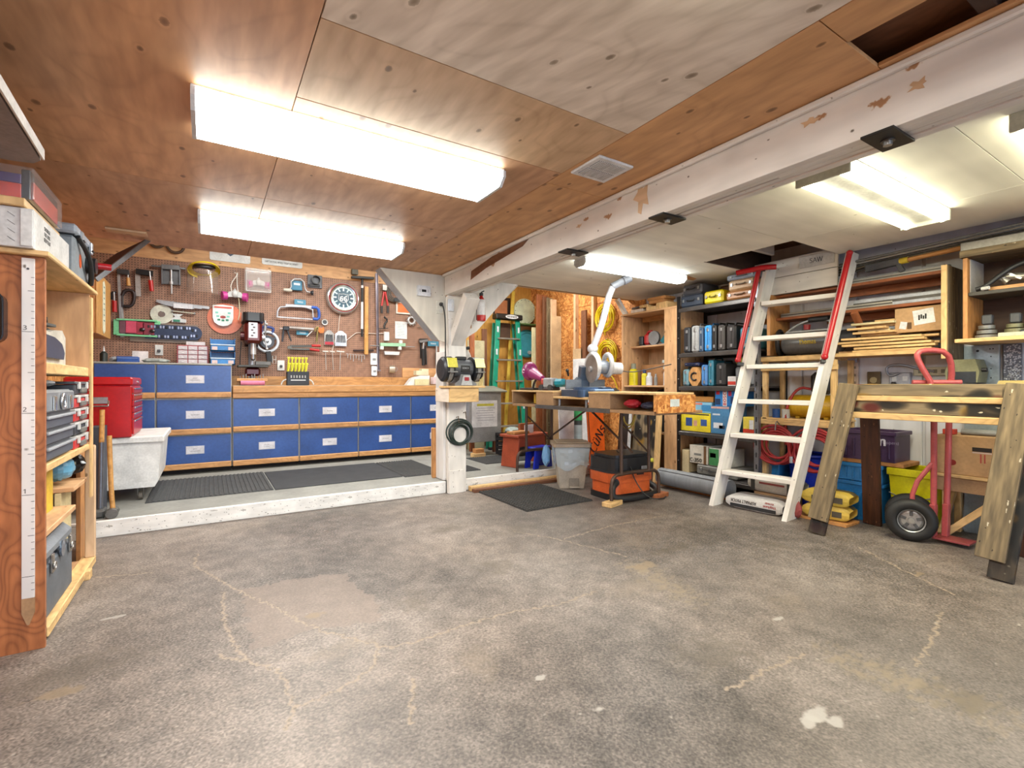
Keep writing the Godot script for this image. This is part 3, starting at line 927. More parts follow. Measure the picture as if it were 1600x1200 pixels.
func mat_ribbed(at: Vector3, w: float, l: float, n: int, label: String, cells := false) -> void:
	var t := thing("rubber_mat", label, "mat", at, 0, "rubber mats on the slab")
	var m := hx("4a4b4c", 0.8)
	if cells: m = hx("3a3836", 0.85)
	put("sheet", b_().box(Vector3(0, 0.003, 0), Vector3(w, 0.006, l), 0.001), m, t)
	for k in n:
		put("rib", b_().box(Vector3(-w / 2 + (k + 0.5) * w / n, 0.008, 0), Vector3(w / n * 0.5, 0.006, l * 0.99), 0.0015), m, t)
	if cells:
		for k in 22:
			put("bar", b_().box(Vector3(-w / 2 + (k + 0.5) * w / 22, 0.01, 0), Vector3(0.011, 0.01, l), 0.002), m, t)
		for k in 24:
			put("bar", b_().box(Vector3(0, 0.009, -l / 2 + (k + 0.5) * l / 24), Vector3(w, 0.009, 0.010), 0.002), m, t)

# ---------- red chest, white tub, hammers left of the bench ----------
func build_alcove_goods() -> void:
	var white := hx("f2f0ec", 0.5)
	var t := thing("wheeled_tub", "white plastic tub on casters under the red tool chest", "tub", Vector3(-0.55, 0.106, -4.98))
	var b := b_()
	# tapered tub with chamfered lower edges
	var r := [[0.20, 0.10, 0.33], [0.225, 0.15, 0.37], [0.245, 0.45, 0.40]]
	for i in 2:
		var p = r[i]; var q = r[i + 1]
		for e in [[1, 1, -1, 1], [-1, 1, -1, -1], [-1, -1, 1, -1], [1, -1, 1, 1]]:
			b.quad(Vector3(p[0] * e[0], p[1], p[2] * e[1]), Vector3(p[0] * e[2], p[1], p[2] * e[3]), Vector3(q[0] * e[2], q[1], q[2] * e[3]), Vector3(q[0] * e[0], q[1], q[2] * e[1]), Vector3(e[0] + e[2], -0.1, e[1] + e[3]).normalized())
	b.quad(Vector3(-0.2, 0.1, -0.33), Vector3(0.2, 0.1, -0.33), Vector3(0.2, 0.1, 0.33), Vector3(-0.2, 0.1, 0.33), Vector3.DOWN)
	put("tub", b, white, t)
	put("lid", b_().box(Vector3(0, 0.475, 0), Vector3(0.53, 0.05, 0.84), 0.008), white, t)
	for sx in [-1, 1]:
		for sz in [-1, 1]:
			var c := put("caster", b_().cyl(Vector3(0.11 * sx - 0.012, 0.033, 0.27 * sz), Vector3(0.11 * sx + 0.012, 0.033, 0.27 * sz), 0.033, -1, 18), hx("6b6358", 0.6), t)
			put("fork", b_().span(Vector3(0.11 * sx - 0.02, 0.035, 0.27 * sz - 0.02), Vector3(0.11 * sx - 0.016, 0.1, 0.27 * sz + 0.02)).span(Vector3(0.11 * sx + 0.016, 0.035, 0.27 * sz - 0.02), Vector3(0.11 * sx + 0.02, 0.1, 0.27 * sz + 0.02)).box(Vector3(0.11 * sx, 0.098, 0.27 * sz), Vector3(0.05, 0.006, 0.06)), hx("8f8a80", 0.4, 0.7), c)
	# tool chest
	var red := mat("chest_red", Color("c41a1c"), 0.3, 0.1, "worn", 1.0)
	t = thing("tool_chest", "red steel tool chest with shallow drawers on the white tub", "tool chest", Vector3(-0.66, 0.606, -4.83))
	put("body", b_().span(Vector3(-0.2, 0, -0.29), Vector3(0.18, 0.38, 0.29), 0.006), red, t)
	put("lid", b_().span(Vector3(-0.2, 0.382, -0.29), Vector3(0.186, 0.445, 0.29), 0.012), red, t)
	var ys := [0.325, 0.275, 0.228, 0.182, 0.136, 0.02]
	for k in 6:
		var h: float = 0.042 if k < 5 else 0.105
		var d := put("drawer", b_().span(Vector3(0.18, ys[k], -0.27), Vector3(0.192, ys[k] + h, 0.27), 0.003), red, t)
		put("pull_strip", b_().span(Vector3(0.192, ys[k] + h - 0.012, -0.26), Vector3(0.2, ys[k] + h - 0.002, 0.26), 0.002), hx("d9d9dc", 0.25, 0.9), d, "bright chrome pull strip")
	put("lock", b_().cyl(Vector3(0.186, 0.41, 0.0), Vector3(0.195, 0.41, 0.0), 0.012), hx("d9d9dc", 0.25, 0.9), t)
	var hd := put("carry_handle", b_().tube([Vector3(-0.1, 0.27, 0.292), Vector3(-0.1, 0.245, 0.315), Vector3(-0.1, 0.235, 0.318), Vector3(-0.02, 0.235, 0.318), Vector3(0.05, 0.235, 0.318), Vector3(0.05, 0.245, 0.315), Vector3(0.05, 0.27, 0.292)], 0.006), hx("dadadc", 0.25, 0.9), t, "chrome drop handle")
	put("backing", b_().box(Vector3(-0.025, 0.275, 0.293), Vector3(0.14, 0.05, 0.006), 0.003), hx("dadadc", 0.3, 0.9), hd)
	for y in [0.35, 0.415]:
		put("rivet", b_().ball(Vector3(-0.06, y, 0.291), Vector3(0.006, 0.006, 0.004), 10, 6), hx("f0e0e0", 0.3, 0.7), t)
	# two long-handled hammers and a dark board leaning beside the kerb
	t = thing("sledgehammer", "sledgehammer with pale wooden handle standing on its steel head", "hammer", Vector3(-0.545, 0.106, -4.19))
	put("handle", b_().tube([Vector3(0.003, 0.05, 0), Vector3(-0.008, 0.2, -0.01), Vector3(-0.015, 0.4, -0.02), Vector3(-0.02, 0.545, -0.03)], 0.0145, 10), M.handle_wood, t)
	put("head", b_().cyl(Vector3(0.003, 0.033, -0.06), Vector3(0.003, 0.033, 0.06), 0.03, 0.033, 8).box(Vector3(0.003, 0.033, 0), Vector3(0.055, 0.055, 0.06), 0.008), hx("7d7c78", 0.5, 0.6), t)
	t = thing("sledgehammer", "taller hammer whose shaft is wrapped in silver tape", "hammer", Vector3(-0.614, 0.106, -4.235))
	put("handle", b_().tube([Vector3(0, 0.05, 0), Vector3(0.004, 0.5, -0.02)], 0.014, 10), hx("8b8f99", 0.35, 0.6), t, "shaft wrapped in silver tape")
	put("grip", b_().tube([Vector3(0.004, 0.5, -0.02), Vector3(0.006, 0.72, -0.03)], 0.0145, 10), M.handle_wood, t)
	put("head", b_().box(Vector3(0, 0.03, 0), Vector3(0.06, 0.055, 0.13), 0.012), hx("6e6e6c", 0.5, 0.6), t)
	t = thing("leaning_board", "dark slate-grey panel on edge left of the hammers", "panel", Vector3(-0.65, 0.106, -4.42))
	put("panel", b_().box(Vector3(0, 0.3, 0), Vector3(0.07, 0.6, 0.18), 0.003), hx("474b57", 0.7), t)
	put("foot", b_().box(Vector3(0.02, 0.012, 0.095), Vector3(0.1, 0.022, 0.03), 0.003), hx("474b57", 0.7), t)

# ---------- open shelving on the left, seen end-on ----------
func build_left_shelf() -> void:
	var t := thing("shelving_unit", "plywood shelving unit with a red fir end panel at the left edge", "shelves", Vector3(-0.79, 0, -3.0))
	put("end_panel", b_(Vector3.UP).span(Vector3(-0.26, 0.0, 0.48), Vector3(0.266, 1.478, 0.5), 0.001), M.fir, t, "reddish plywood end panel with bold grain")
	put("end_panel", b_(Vector3.UP).span(Vector3(-0.26, 1.04, -0.38), Vector3(0.258, 1.478, -0.36), 0.001), M.ply_light, t)
	put("back_panel", b_(Vector3.UP).span(Vector3(-0.262, 0.02, -0.95), Vector3(-0.25, 1.478, 0.48), 0), M.ply_tan, t)
	put("edge_strip", b_().span(Vector3(0.258, 0.4, -0.4), Vector3(0.268, 1.46, -0.36)), M.pine, t)
	put("top_board", b_().span(Vector3(-0.265, 1.479, -0.42), Vector3(0.285, 1.499, 0.53), 0.004), M.ply_raw, t)
	for q in [[1.04, 1.085, -0.36, 0.255], [0.655, 0.685, -0.46, 0.258], [0.395, 0.42, -0.1, 0.25]]:
		put("shelf", b_().span(Vector3(-0.25, q[0], q[2]), Vector3(q[3], q[1], 0.478)), M.pine if q[0] > 0.6 else M.ply_light, t)
	put("shelf", b_().span(Vector3(-0.25, 0.478, -0.42), Vector3(0.24, 0.5, -0.12)), M.ply_light, t)
	put("bottom_rail", b_().span(Vector3(0.2, 0.01, -0.52), Vector3(0.262, 0.05, 0.43), 0.004), M.pine, t)
	put("bottom_board", b_().span(Vector3(-0.25, 0.01, -0.5), Vector3(0.2, 0.035, 0.47), 0.002), M.ply_light, t)
	put("foot_block", b_().span(Vector3(0.2, 0.0, -0.3), Vector3(0.28, 0.045, -0.24)), M.pine, t)
	put("stile", b_().span(Vector3(0.22, 0.05, -0.52), Vector3(0.262, 0.66, -0.48)), M.ply_tan, t)
	# height stick on the end panel
	t = thing("measuring_stick", "white painted measuring stick with feet and inch marks on red panel", "ruler", Vector3(-0.569, 0.1, -2.5))
	var st := put("stick", b_(Vector3.UP).box(Vector3(0, 0.735, 0.004), Vector3(0.036, 1.27, 0.007), 0.001), M.white_paint, t)
	put("tip", b_(Vector3.UP).plate([Vector2(-0.018, 0.1), Vector2(0.018, 0.1), Vector2(0.018, 0.045), Vector2(0.003, 0), Vector2(-0.003, 0), Vector2(-0.018, 0.045)], Vector3(0, 0, 0.004), 0.007), M.mdf, t, "bare brown pointed tip")
	for k in range(-2, 45):
		var y: float = 0.281 + k * 0.0254 - 0.1
		var ln: float = 0.034 if k % 12 == 0 else (0.018 if k % 6 == 0 else 0.009)
		put("tick", b_().box(Vector3(0.0175 - ln / 2, y, 0.0078), Vector3(ln, 0.0016, 0.0006), 0), hx("3a3a3a", 0.8), st)
	for k in 3: text(str(k + 1), 0.022, hx("2c2c2c", 0.8), st, Vector3(-0.008, 0.281 + 0.3048 * (k + 1) - 0.1 + 0.014, 0.008), Basis(), "numeral", 0.0006)
	put("screw", b_().cyl(Vector3(0, 1.33, 0.007), Vector3(0, 1.33, 0.009), 0.004), hx("77777a", 0.4, 0.8), t)
	# glossy black case at the frame's edge
	t = thing("wall_phone_case", "glossy black rounded case hung on the red end panel", "case", Vector3(-0.69, 1.15, -2.5))
	put("shell", b_().plate(B.rr(0.13, 0.18, 0.03), Vector3(0, 0.09, 0.03), 0.06), hx("0d0d10", 0.15), t)
	put("rim", b_().plate(B.rr(0.136, 0.186, 0.032), Vector3(0, 0.09, 0.052), 0.006), hx("232328", 0.3), t)
	# on the top board
	t = thing("storage_box", "flat white cardboard box with pencilled marks on top of shelving", "box", Vector3(-0.77, 1.5, -2.73))
	put("carton", b_().span(Vector3(-0.26, 0, -0.26), Vector3(0.225, 0.145, 0.275), 0.002), hx("dddbd8", 0.75), t)
	put("flap", b_().span(Vector3(0.19, 0.006, 0.275), Vector3(0.222, 0.14, 0.28), 0.001), hx("e6e4e0", 0.75), t)
	for k in 4: put("pencil_mark", b_().bar(Vector3(0.155, 0.125 - k * 0.03, 0.2755), Vector3(0.175, 0.11 - k * 0.03, 0.2755), 0.001, 0.0012), hx("4a4a4a", 0.8), t)
	for k in 3: text(["STORAGE", "FILE BOX", "KEEP FLAT"][k], 0.02, hx("6a6866", 0.8), t, Vector3(0.2256, 0.11 - k * 0.022, 0.1), Basis(Vector3.FORWARD, Vector3.UP, Vector3.RIGHT))
	one("plywood_offcut", "thin raw plywood offcut on the flat white box", "board", b_().span(Vector3(-1.03, 1.647, -2.93), Vector3(-0.565, 1.678, -2.44)), M.ply_raw)
	t = thing("boxed_game", "shrink-wrapped box with red and purple sides under the grey shelf", "box", Vector3(-0.78, 1.679, -2.66))
	put("lower_tray", b_().span(Vector3(-0.25, 0.0, -0.18), Vector3(0.2, 0.055, 0.2), 0.002), hx("e2402c", 0.3), t)
	put("upper_tray", b_().span(Vector3(-0.25, 0.056, -0.18), Vector3(0.2, 0.09, 0.2), 0.002), hx("4a2c7c", 0.3), t)
	put("black_lid", b_().span(Vector3(0.2, 0.0, -0.18), Vector3(0.225, 0.11, 0.2), 0.003), hx("2a2a30", 0.15), t)
	put("red_side", b_().span(Vector3(0.225, 0.008, -0.16), Vector3(0.229, 0.075, 0.17), 0.001), hx("e2402c", 0.3), t)
	put("wrap", b_().span(Vector3(-0.255, -0.0005, -0.2), Vector3(0.236, 0.118, 0.206), 0.004), clear("e8ecf0", 0.12), t)
	t = thing("tool_case", "grey moulded power tool case with black strap and red grip", "tool case", Vector3(-0.63, 1.5, -3.19))
	put("shell", b_().span(Vector3(-0.2, 0, -0.17), Vector3(0.1, 0.2, 0.17), 0.012), hx("8a9298", 0.5), t)
	put("lid", b_().span(Vector3(-0.2, 0.205, -0.18), Vector3(0.11, 0.25, 0.19), 0.01), hx("a9b0ba", 0.45), t)
	put("hinge_line", b_().span(Vector3(-0.198, 0.2, -0.165), Vector3(0.098, 0.206, 0.165), 0), hx("22252a", 0.6), t)
	for z in [-0.12, 0.1]:
		var l := put("latch", b_().box(Vector3(0.112, 0.205, z), Vector3(0.016, 0.06, 0.035), 0.004), hx("c6cad0", 0.3, 0.6), t)
		put("pin", b_().cyl(Vector3(0.122, 0.19, z - 0.016), Vector3(0.122, 0.19, z + 0.016), 0.004), hx("2a2a2c", 0.4), l)
	put("strap", b_().tube([Vector3(0.105, 0.2, 0.14), Vector3(0.13, 0.14, 0.04), Vector3(0.125, 0.06, -0.06), Vector3(0.11, 0.02, -0.13)], 0.012, 6, false, 2), hx("17181b", 0.5), t)
	put("dial", b_().cyl(Vector3(0.1, 0.11, -0.09), Vector3(0.14, 0.11, -0.09), 0.042, 0.04, 22), hx("202226", 0.35), t)
	put("red_grip", b_().cyl(Vector3(0.11, 0.125, -0.15), Vector3(0.19, 0.125, -0.165), 0.017), hx("c21f2b", 0.35), t, "red grip")
	put("flame_decal", b_().plate(B.disc(0.022, 14, 0.035), Vector3(0.1015, 0.1, 0.06), 0.002, Vector3.FORWARD, Vector3.UP), hx("e8622a", 0.4), t)
	# overhead grey-brown shelf board hung from the ceiling
	t = thing("overhead_shelf", "grey overhead board with pale edge hanging at upper left", "shelf", Vector3(-0.75, 1.75, -1.9))
	put("board", b_(Vector3.BACK).plate([Vector2(-0.29, 0.38), Vector2(0.2, 0.38), Vector2(0.245, 0.37), Vector2(0.272, 0.33), Vector2(0.305, -0.5), Vector2(-0.29, -0.5)], Vector3(0, 0.018, 0), 0.03, Vector3.RIGHT, Vector3.FORWARD), hx("8f8480", 0.7), t)
	put("edge_band", b_().bar(Vector3(0.281, 0.02, -0.32), Vector3(0.313, 0.02, 0.5), 0.006, 0.036), hx("ddd6d0", 0.6), t)
	for z in [-0.1, 0.35]: put("hanger", b_().cyl(Vector3(-0.2, 0.034, z), Vector3(-0.2, 0.249, z), 0.006), hx("8c8c8c", 0.4, 0.8), t)
	put("hook_tube", b_().cyl(Vector3(0.08, -0.02, -0.3), Vector3(0.155, -0.02, -0.3), 0.018), hx("d8dce2", 0.25, 0.8), t)
	# hinged flap at the alcove's left end, held by a metal-edged bar
	t = thing("hinged_flap", "dark wooden flap with a metal edge propped under the ceiling", "flap", Vector3(-0.62, 1.75, -4.02))
	var p0 := Vector3(-0.593,1.652,-3.95)
	var p1 := Vector3(-0.349,2.011,-4.22)
	put("edge_bar", bw(t).bar(p0, p1, 0.012, 0.03), hx("8d8f94", 0.35, 0.7), t)
	put("leaf", bw(t, (p1 - p0).normalized()).plate([Vector2(0, 0), Vector2((p1 - p0).length(), 0), Vector2((p1 - p0).length() * 0.55, 0.11), Vector2(0, 0.12)], p0 + Vector3(0, 0.005, -0.006), 0.015, (p1 - p0).normalized(), Vector3(-0.55, 0.2, -0.8).normalized()), hx("4e3638", 0.5), t)
	put("hinge_tip", bw(t).box(p1 + Vector3(-0.03, 0.012, 0), Vector3(0.09, 0.02, 0.03)), hx("b9bcc2", 0.35, 0.7), t)
	one("ceiling_batten", "thin wooden batten nailed under the plywood ceiling's back edge", "batten", b_().span(Vector3(-0.556,1.985,-3.975), Vector3(-0.342,1.999,-4.1) + Vector3(0, 0, 0.04)), M.ply_tan)
	# goods on the shelves, front to back
	t = thing("drill_case", "cream plastic power tool case with blue-black grip on upper shelf", "tool case", Vector3(-0.72, 1.086, -2.85))
	put("case", b_().plate([Vector2(-0.3, 0), Vector2(0.21, 0), Vector2(0.21, 0.13), Vector2(0.15, 0.16), Vector2(0.02, 0.15), Vector2(-0.06, 0.135), Vector2(-0.3, 0.14)], Vector3(0.08, 0, 0), 0.14, Vector3.FORWARD, Vector3.UP), hx("d6cfc0", 0.45), t)
	put("grip", b_().plate([Vector2(-0.29, 0.02), Vector2(0.1, 0.02), Vector2(0.12, 0.05), Vector2(0.07, 0.09), Vector2(-0.05, 0.11), Vector2(-0.29, 0.115)], Vector3(0.155, 0.004, 0), 0.02, Vector3.FORWARD, Vector3.UP), hx("3c4258", 0.4), t)
	one("sandpaper_stack", "untidy stack of dark sheets on the cream tool case", "sheets", b_().box(Vector3(-0.66, 1.243, -2.82), Vector3(0.14, 0.008, 0.3), 0.001, Basis(Vector3.UP, 0.1)).box(Vector3(-0.655, 1.258, -2.8), Vector3(0.13, 0.012, 0.24), 0.001, Basis(Vector3.UP, -0.15)).box(Vector3(-0.65, 1.276, -2.85), Vector3(0.12, 0.012, 0.2), 0.001, Basis(Vector3.UP, 0.2)), hx("55534f", 0.8))
	t = thing("drawer_organiser", "charcoal plastic organiser with chrome latches and three drawers", "organiser", Vector3(-0.66, 0.686, -2.78))
	put("case", b_().span(Vector3(-0.2, 0, -0.24), Vector3(0.115, 0.29, 0.24), 0.006), hx("6f7276", 0.45), t)
	put("top_bin", b_().span(Vector3(0.115, 0.2, -0.23), Vector3(0.13, 0.285, 0.23), 0.006), hx("83868a", 0.4), t)
	for k in 3:
		put("drawer", b_().span(Vector3(0.115, 0.012 + k * 0.062, -0.225), Vector3(0.127, 0.062 + k * 0.062, 0.225), 0.003), hx("5b5e64", 0.4), t)
		put("drawer_lip", b_().span(Vector3(0.127, 0.05 + k * 0.062, -0.225), Vector3(0.138, 0.062 + k * 0.062, 0.225), 0.003), hx("aaadb2", 0.4), t)
	for z in [-0.13, 0.13]:
		put("latch", b_().box(Vector3(0.134, 0.235, z), Vector3(0.01, 0.06, 0.03), 0.003), hx("e2dfd8", 0.2, 0.9), t)
	put("clasp", b_().hoop(Vector3(0.136, 0.24, 0), Vector3.RIGHT, 0.03, 0.006), hx("e2e4ea", 0.2, 0.9), t)
	one("plastic_bag", "crumpled clear plastic bag lying on the charcoal organiser", "bag", b_().ball(Vector3(-0.66, 1.004, -2.78), Vector3(0.13, 0.026, 0.22), 18, 10, 0.5, 3), hx("9ea2a8", 0.2))
	var rd := hx("d93a34", 0.35)
	for k in 5:
		t = thing("parts_box", ["lowest red tray of the stacked parts boxes", "black tray between the red parts boxes", "red parts box above the black tray", "upper red parts box with clear lid", "dark parts box topping the red stack"][k], "parts box", Vector3(-0.66, 0.686 + k * 0.066, -3.22), 0, "stacked parts boxes")
		put("tray", b_().span(Vector3(-0.14, 0, -0.15), Vector3(0.12, 0.048, 0.15), 0.005), rd if k in [0, 2, 3] else hx("3c3e44", 0.4), t)
		put("clear_lid", b_().span(Vector3(-0.145, 0.049, -0.155), Vector3(0.126, 0.062, 0.155), 0.003), hx("c9c6c2" if k < 4 else "55565a", 0.35), t)
		for z in [-0.09, 0.09]: put("clip", b_().box(Vector3(0.126, 0.042, z), Vector3(0.01, 0.034, 0.03), 0.002), hx("d9d6d0", 0.35), t)
		put("grip", b_().box(Vector3(0.127, 0.02, 0), Vector3(0.012, 0.024, 0.11), 0.003), hx("77756f", 0.5), t)
	t = thing("upright_box", "blue and yellow carton upright on the low shelf", "box", Vector3(-0.67, 0.421, -2.98))
	put("carton", b_().span(Vector3(-0.08, 0, -0.06), Vector3(0.06, 0.2, 0.05), 0.001), hx("f0c53c", 0.6), t)
	put("blue_panel", b_().span(Vector3(-0.08, 0.0, 0.05), Vector3(0.06, 0.2, 0.054), 0.001), hx("2c68d8", 0.5), t)
	put("yellow_tag", b_().span(Vector3(-0.02, 0.01, 0.054), Vector3(0.05, 0.05, 0.056), 0.0005), hx("f4dd2c", 0.5), t)
	text("2", 0.04, hx("111111"), t, Vector3(0.015, 0.03, 0.0565), Basis(), "numeral")
	one("small_carton", "small brown carton at the front of the low shelf", "box", b_().span(Vector3(-0.74, 0.421, -2.66), Vector3(-0.6, 0.52, -2.55)), M.card)
	one("red_book", "red folder lying flat behind the end panel", "folder", b_().box(Vector3(-0.68, 0.635, -2.7), Vector3(0.2, 0.02, 0.26), 0.002), hx("b02024", 0.5))
	one("blue_bag", "crumpled light blue plastic bag stuffed under the second shelf", "bag", b_().ball(Vector3(-0.63, 0.58, -3.25), Vector3(0.075, 0.074, 0.1), 18, 12, 0.45, 5), hx("6fb0d4", 0.25))
	one("black_bag", "shiny black plastic bag beside the light blue bag", "bag", b_().ball(Vector3(-0.62, 0.576, -3.43), Vector3(0.08, 0.07, 0.07), 18, 12, 0.5, 8), hx("1b1b1f", 0.2))
	t = thing("steel_toolbox", "battered grey steel toolbox with chrome latches on the lowest shelf", "toolbox", Vector3(-0.665, 0.052, -2.83))
	put("body", b_().span(Vector3(-0.16, 0, -0.25), Vector3(0.115, 0.215, 0.25), 0.008), hx("757c85", 0.5, 0.3), t)
	put("lid", b_().span(Vector3(-0.162, 0.217, -0.253), Vector3(0.118, 0.3, 0.253), 0.03), hx("8d9299", 0.5, 0.3), t)
	for z in [-0.17, 0.13]:
		var l := put("latch", b_().box(Vector3(0.122, 0.21, z), Vector3(0.01, 0.08, 0.028), 0.003), hx("cfcac2", 0.25, 0.9), t)
		put("loop", b_().hoop(Vector3(0.13, 0.2, z), Vector3.RIGHT, 0.014, 0.004), hx("cfcac2", 0.25, 0.9), l)
	put("badge", b_().cyl(Vector3(0.118, 0.225, -0.03), Vector3(0.126, 0.225, -0.03), 0.034, -1, 20), hx("a8b8cc", 0.2, 0.8), t)
	one("cream_sheet", "cream board standing behind the steel toolbox", "board", b_(Vector3.UP).span(Vector3(-0.622, 0.036, -3.33), Vector3(-0.598, 0.475, -3.12)), hx("e2cf9e", 0.7))
	one("cardboard_sheet", "brown cardboard sheet standing at the far end of the shelving", "cardboard", b_(Vector3.UP).span(Vector3(-0.62, 0.0, -3.98), Vector3(-0.6, 0.62, -3.56)), M.pine_dark)

# ---------- tools on the pegboard wall (board face at z = -6.4) ----------
const PZ := -6.4

func chrome() -> StandardMaterial3D: return hx("cfd0d3", 0.3, 0.5)
func steel() -> StandardMaterial3D: return hx("9a9c9f", 0.4, 0.4)
func black() -> StandardMaterial3D: return hx("1f1f22", 0.5)

# a thing hung on the board at c
func hung(called: String, label: String, category: String, c: Vector3, group := "") -> Node3D:
	var t := thing(called, label, category, Vector3(c.x, c.y, PZ), 0, group)
	put("peg_hook", b_().tube([Vector3(0, 0.0, 0.0), Vector3(0, -0.004, 0.016), Vector3(0, 0.008, 0.02)], 0.003, 6), chrome(), t)
	return t

func peg_card(label: String, c: Vector3, s: Vector2, col := "3f8aa8") -> Node3D:
	var t := thing("tool_tag", label, "tag", Vector3(c.x, c.y, PZ + 0.03), 0, "teal tool tags")
	put("card", b_().box(Vector3.ZERO, Vector3(s.x, s.y, 0.02), 0.002), hx(col, 0.5), t)
	text("TOOLS", 0.03, hx("dfe8ee"), t, Vector3(0, 0, 0.0105), Basis(), "lettering", 0.001, true, s.x * 0.5)
	return t

func build_pegboard_tools() -> void:
	var t: Node3D
	# clamps at the left
	t = hung("bar_clamp", "long steel bar clamp with wooden handle, hanging full height at left", "clamp", Vector3(-0.779,2.175,-6.36))
	put("bar", bw(t).bar(Vector3(-0.779,2.156,-6.365), Vector3(-0.751,1.481,-6.365), 0.026, 0.008, Vector3.BACK), hx("b4b3b2", 0.38, 0.35), t)
	put("second_bar", bw(t).bar(Vector3(-0.755,1.858,-6.375), Vector3(-0.734,1.489,-6.375), 0.016, 0.008, Vector3.BACK), hx("b4b3b2", 0.38, 0.35), t)
	put("head", bw(t).bar(Vector3(-0.788,2.152,-6.35), Vector3(-0.69,2.151,-6.35), 0.05, 0.05), hx("55585c", 0.4, 0.7), t)
	put("screw", bw(t).cyl(Vector3(-0.699,2.161,-6.34), Vector3(-0.699,2.089,-6.34), 0.006), chrome(), t)
	put("handle", bw(t).cyl(Vector3(-0.699,2.095,-6.34), Vector3(-0.694,2.013,-6.34), 0.015, 0.019), M.handle_wood, t)
	t = hung("f_clamp", "steel F-clamp with red handle hanging beside the bar clamp", "clamp", Vector3(-0.627,2.201,-6.36), "red-handled clamps")
	put("bar", bw(t).bar(Vector3(-0.623,2.196,-6.365), Vector3(-0.617,1.916,-6.365), 0.045, 0.01, Vector3.BACK), hx("b4aeaa", 0.38, 0.35), t)
	put("jaw", bw(t).bar(Vector3(-0.634,2.171,-6.35), Vector3(-0.492,2.162,-6.35), 0.05, 0.055), hx("26282b", 0.4, 0.5), t)
	put("screw", bw(t).cyl(Vector3(-0.518,2.182,-6.33), Vector3(-0.51,2.075,-6.33), 0.007), chrome(), t)
	put("handle", bw(t).cyl(Vector3(-0.512,2.088,-6.33), Vector3(-0.501,1.975,-6.33), 0.022, 0.019), hx("c81e20", 0.35), t, "red handle")
	t = hung("f_clamp", "small clamp with red handle below, nearest the wooden wall box", "clamp", Vector3(-0.817,1.941,-6.36), "red-handled clamps")
	put("jaw", bw(t).bar(Vector3(-0.831,1.932,-6.35), Vector3(-0.798,1.938,-6.35), 0.02, 0.02).bar(Vector3(-0.831,1.932,-6.35), Vector3(-0.829,1.86,-6.35), 0.02, 0.03), hx("26282b", 0.4, 0.5), t)
	put("screw", bw(t).cyl(Vector3(-0.812,1.939,-6.34), Vector3(-0.809,1.841,-6.34), 0.006), chrome(), t)
	put("handle", bw(t).cyl(Vector3(-0.81,1.848,-6.34), Vector3(-0.807,1.734,-6.34), 0.021, 0.019), hx("c81e20", 0.35), t, "red handle")
	t = hung("c_clamp", "large black cast C-clamp hanging behind the steel bar", "clamp", Vector3(-0.701,1.973,-6.36))
	put("frame", bw(t).tube([Vector3(-0.748,1.909,-6.36), Vector3(-0.732,1.963,-6.36), Vector3(-0.68,1.975,-6.36), Vector3(-0.649,1.945,-6.36), Vector3(-0.654,1.851,-6.36), Vector3(-0.68,1.803,-6.36), Vector3(-0.737,1.804,-6.36)], 0.016, 8, false, 2), hx("3a2e2e", 0.45, 0.4), t)
	put("screw", bw(t).cyl(Vector3(-0.745,1.922,-6.36), Vector3(-0.745,1.791,-6.36), 0.009), hx("5c5654", 0.4, 0.6), t)
	t = hung("gear_puller", "grey steel gear puller with crossbar and long centre screw", "puller", Vector3(-0.338,2.265,-6.36))
	put("crossbar", bw(t).bar(Vector3(-0.508,2.247,-6.35), Vector3(-0.206,2.252,-6.35), 0.014, 0.018), hx("77787b", 0.4, 0.7), t)
	put("yoke", bw(t).bar(Vector3(-0.421,2.245,-6.35), Vector3(-0.258,2.252,-6.35), 0.05, 0.05), hx("77787b", 0.4, 0.7), t)
	put("plate", bw(t).bar(Vector3(-0.411,2.148,-6.37), Vector3(-0.259,2.152,-6.37), 0.01, 0.16), hx("6c6d70", 0.45, 0.6), t)
	for u in [[Vector3(-0.415,2.225,-6.35), Vector3(-0.413,2.062,-6.35)], [Vector3(-0.258,2.238,-6.35), Vector3(-0.258,2.065,-6.35)]]:
		put("arm", bw(t).bar(u[0], u[1], 0.016, 0.03, Vector3.BACK), hx("77787b", 0.4, 0.7), t)
	put("centre_screw", bw(t).cyl(Vector3(-0.334,2.234,-6.34), Vector3(-0.331,1.967,-6.34), 0.009), chrome(), t)
	put("nut", bw(t).cyl(Vector3(-0.333,2.097,-6.34), Vector3(-0.333,2.069,-6.34), 0.02, -1, 6), chrome(), t)
	t = hung("face_shield", "clear face shield with yellow crown and black headband", "face shield", Vector3(-0.036,2.332,-6.36))
	put("headband", bw(t).hoop(Vector3(-0.036,2.291,-6.3), Vector3(0, 1, 0.25), 0.095, 0.022, 26, 8), hx("2a2c30", 0.4), t)
	put("crown", bw(t).lathe([Vector2(0.155, 0.0), Vector2(0.15, 0.02), Vector2(0.11, 0.03)], Vector3(-0.036,2.236,-6.27), Vector3(-0.06, 0.9, -0.38), 30), hx("f2d91e", 0.35), t, "bright yellow crown")
	put("visor", bw(t).lathe([Vector2(0.148, 0.0), Vector2(0.158, -0.24)], Vector3(-0.047,2.221,-6.27), Vector3(0, 1, 0), 30, 0.98), clear("9a8a80", 0.25), t, "clear curved visor")
	# respirators
	t = hung("respirator", "loose grey respirator with two pink filters on white straps", "respirator", Vector3(0.253,2.29,-6.36), "pink-filter respirators")
	respirator(t, Vector3(0.258,2.007,-6.32) - t.position, 1.0)
	put("strap", bw(t).tube([Vector3(0.227,2.044,-6.34), Vector3(0.215,2.129,-6.34), Vector3(0.29,2.254,-6.34), Vector3(0.253,2.266,-6.35)], 0.006, 6, false, 1), hx("e4e0d8", 0.6), t)
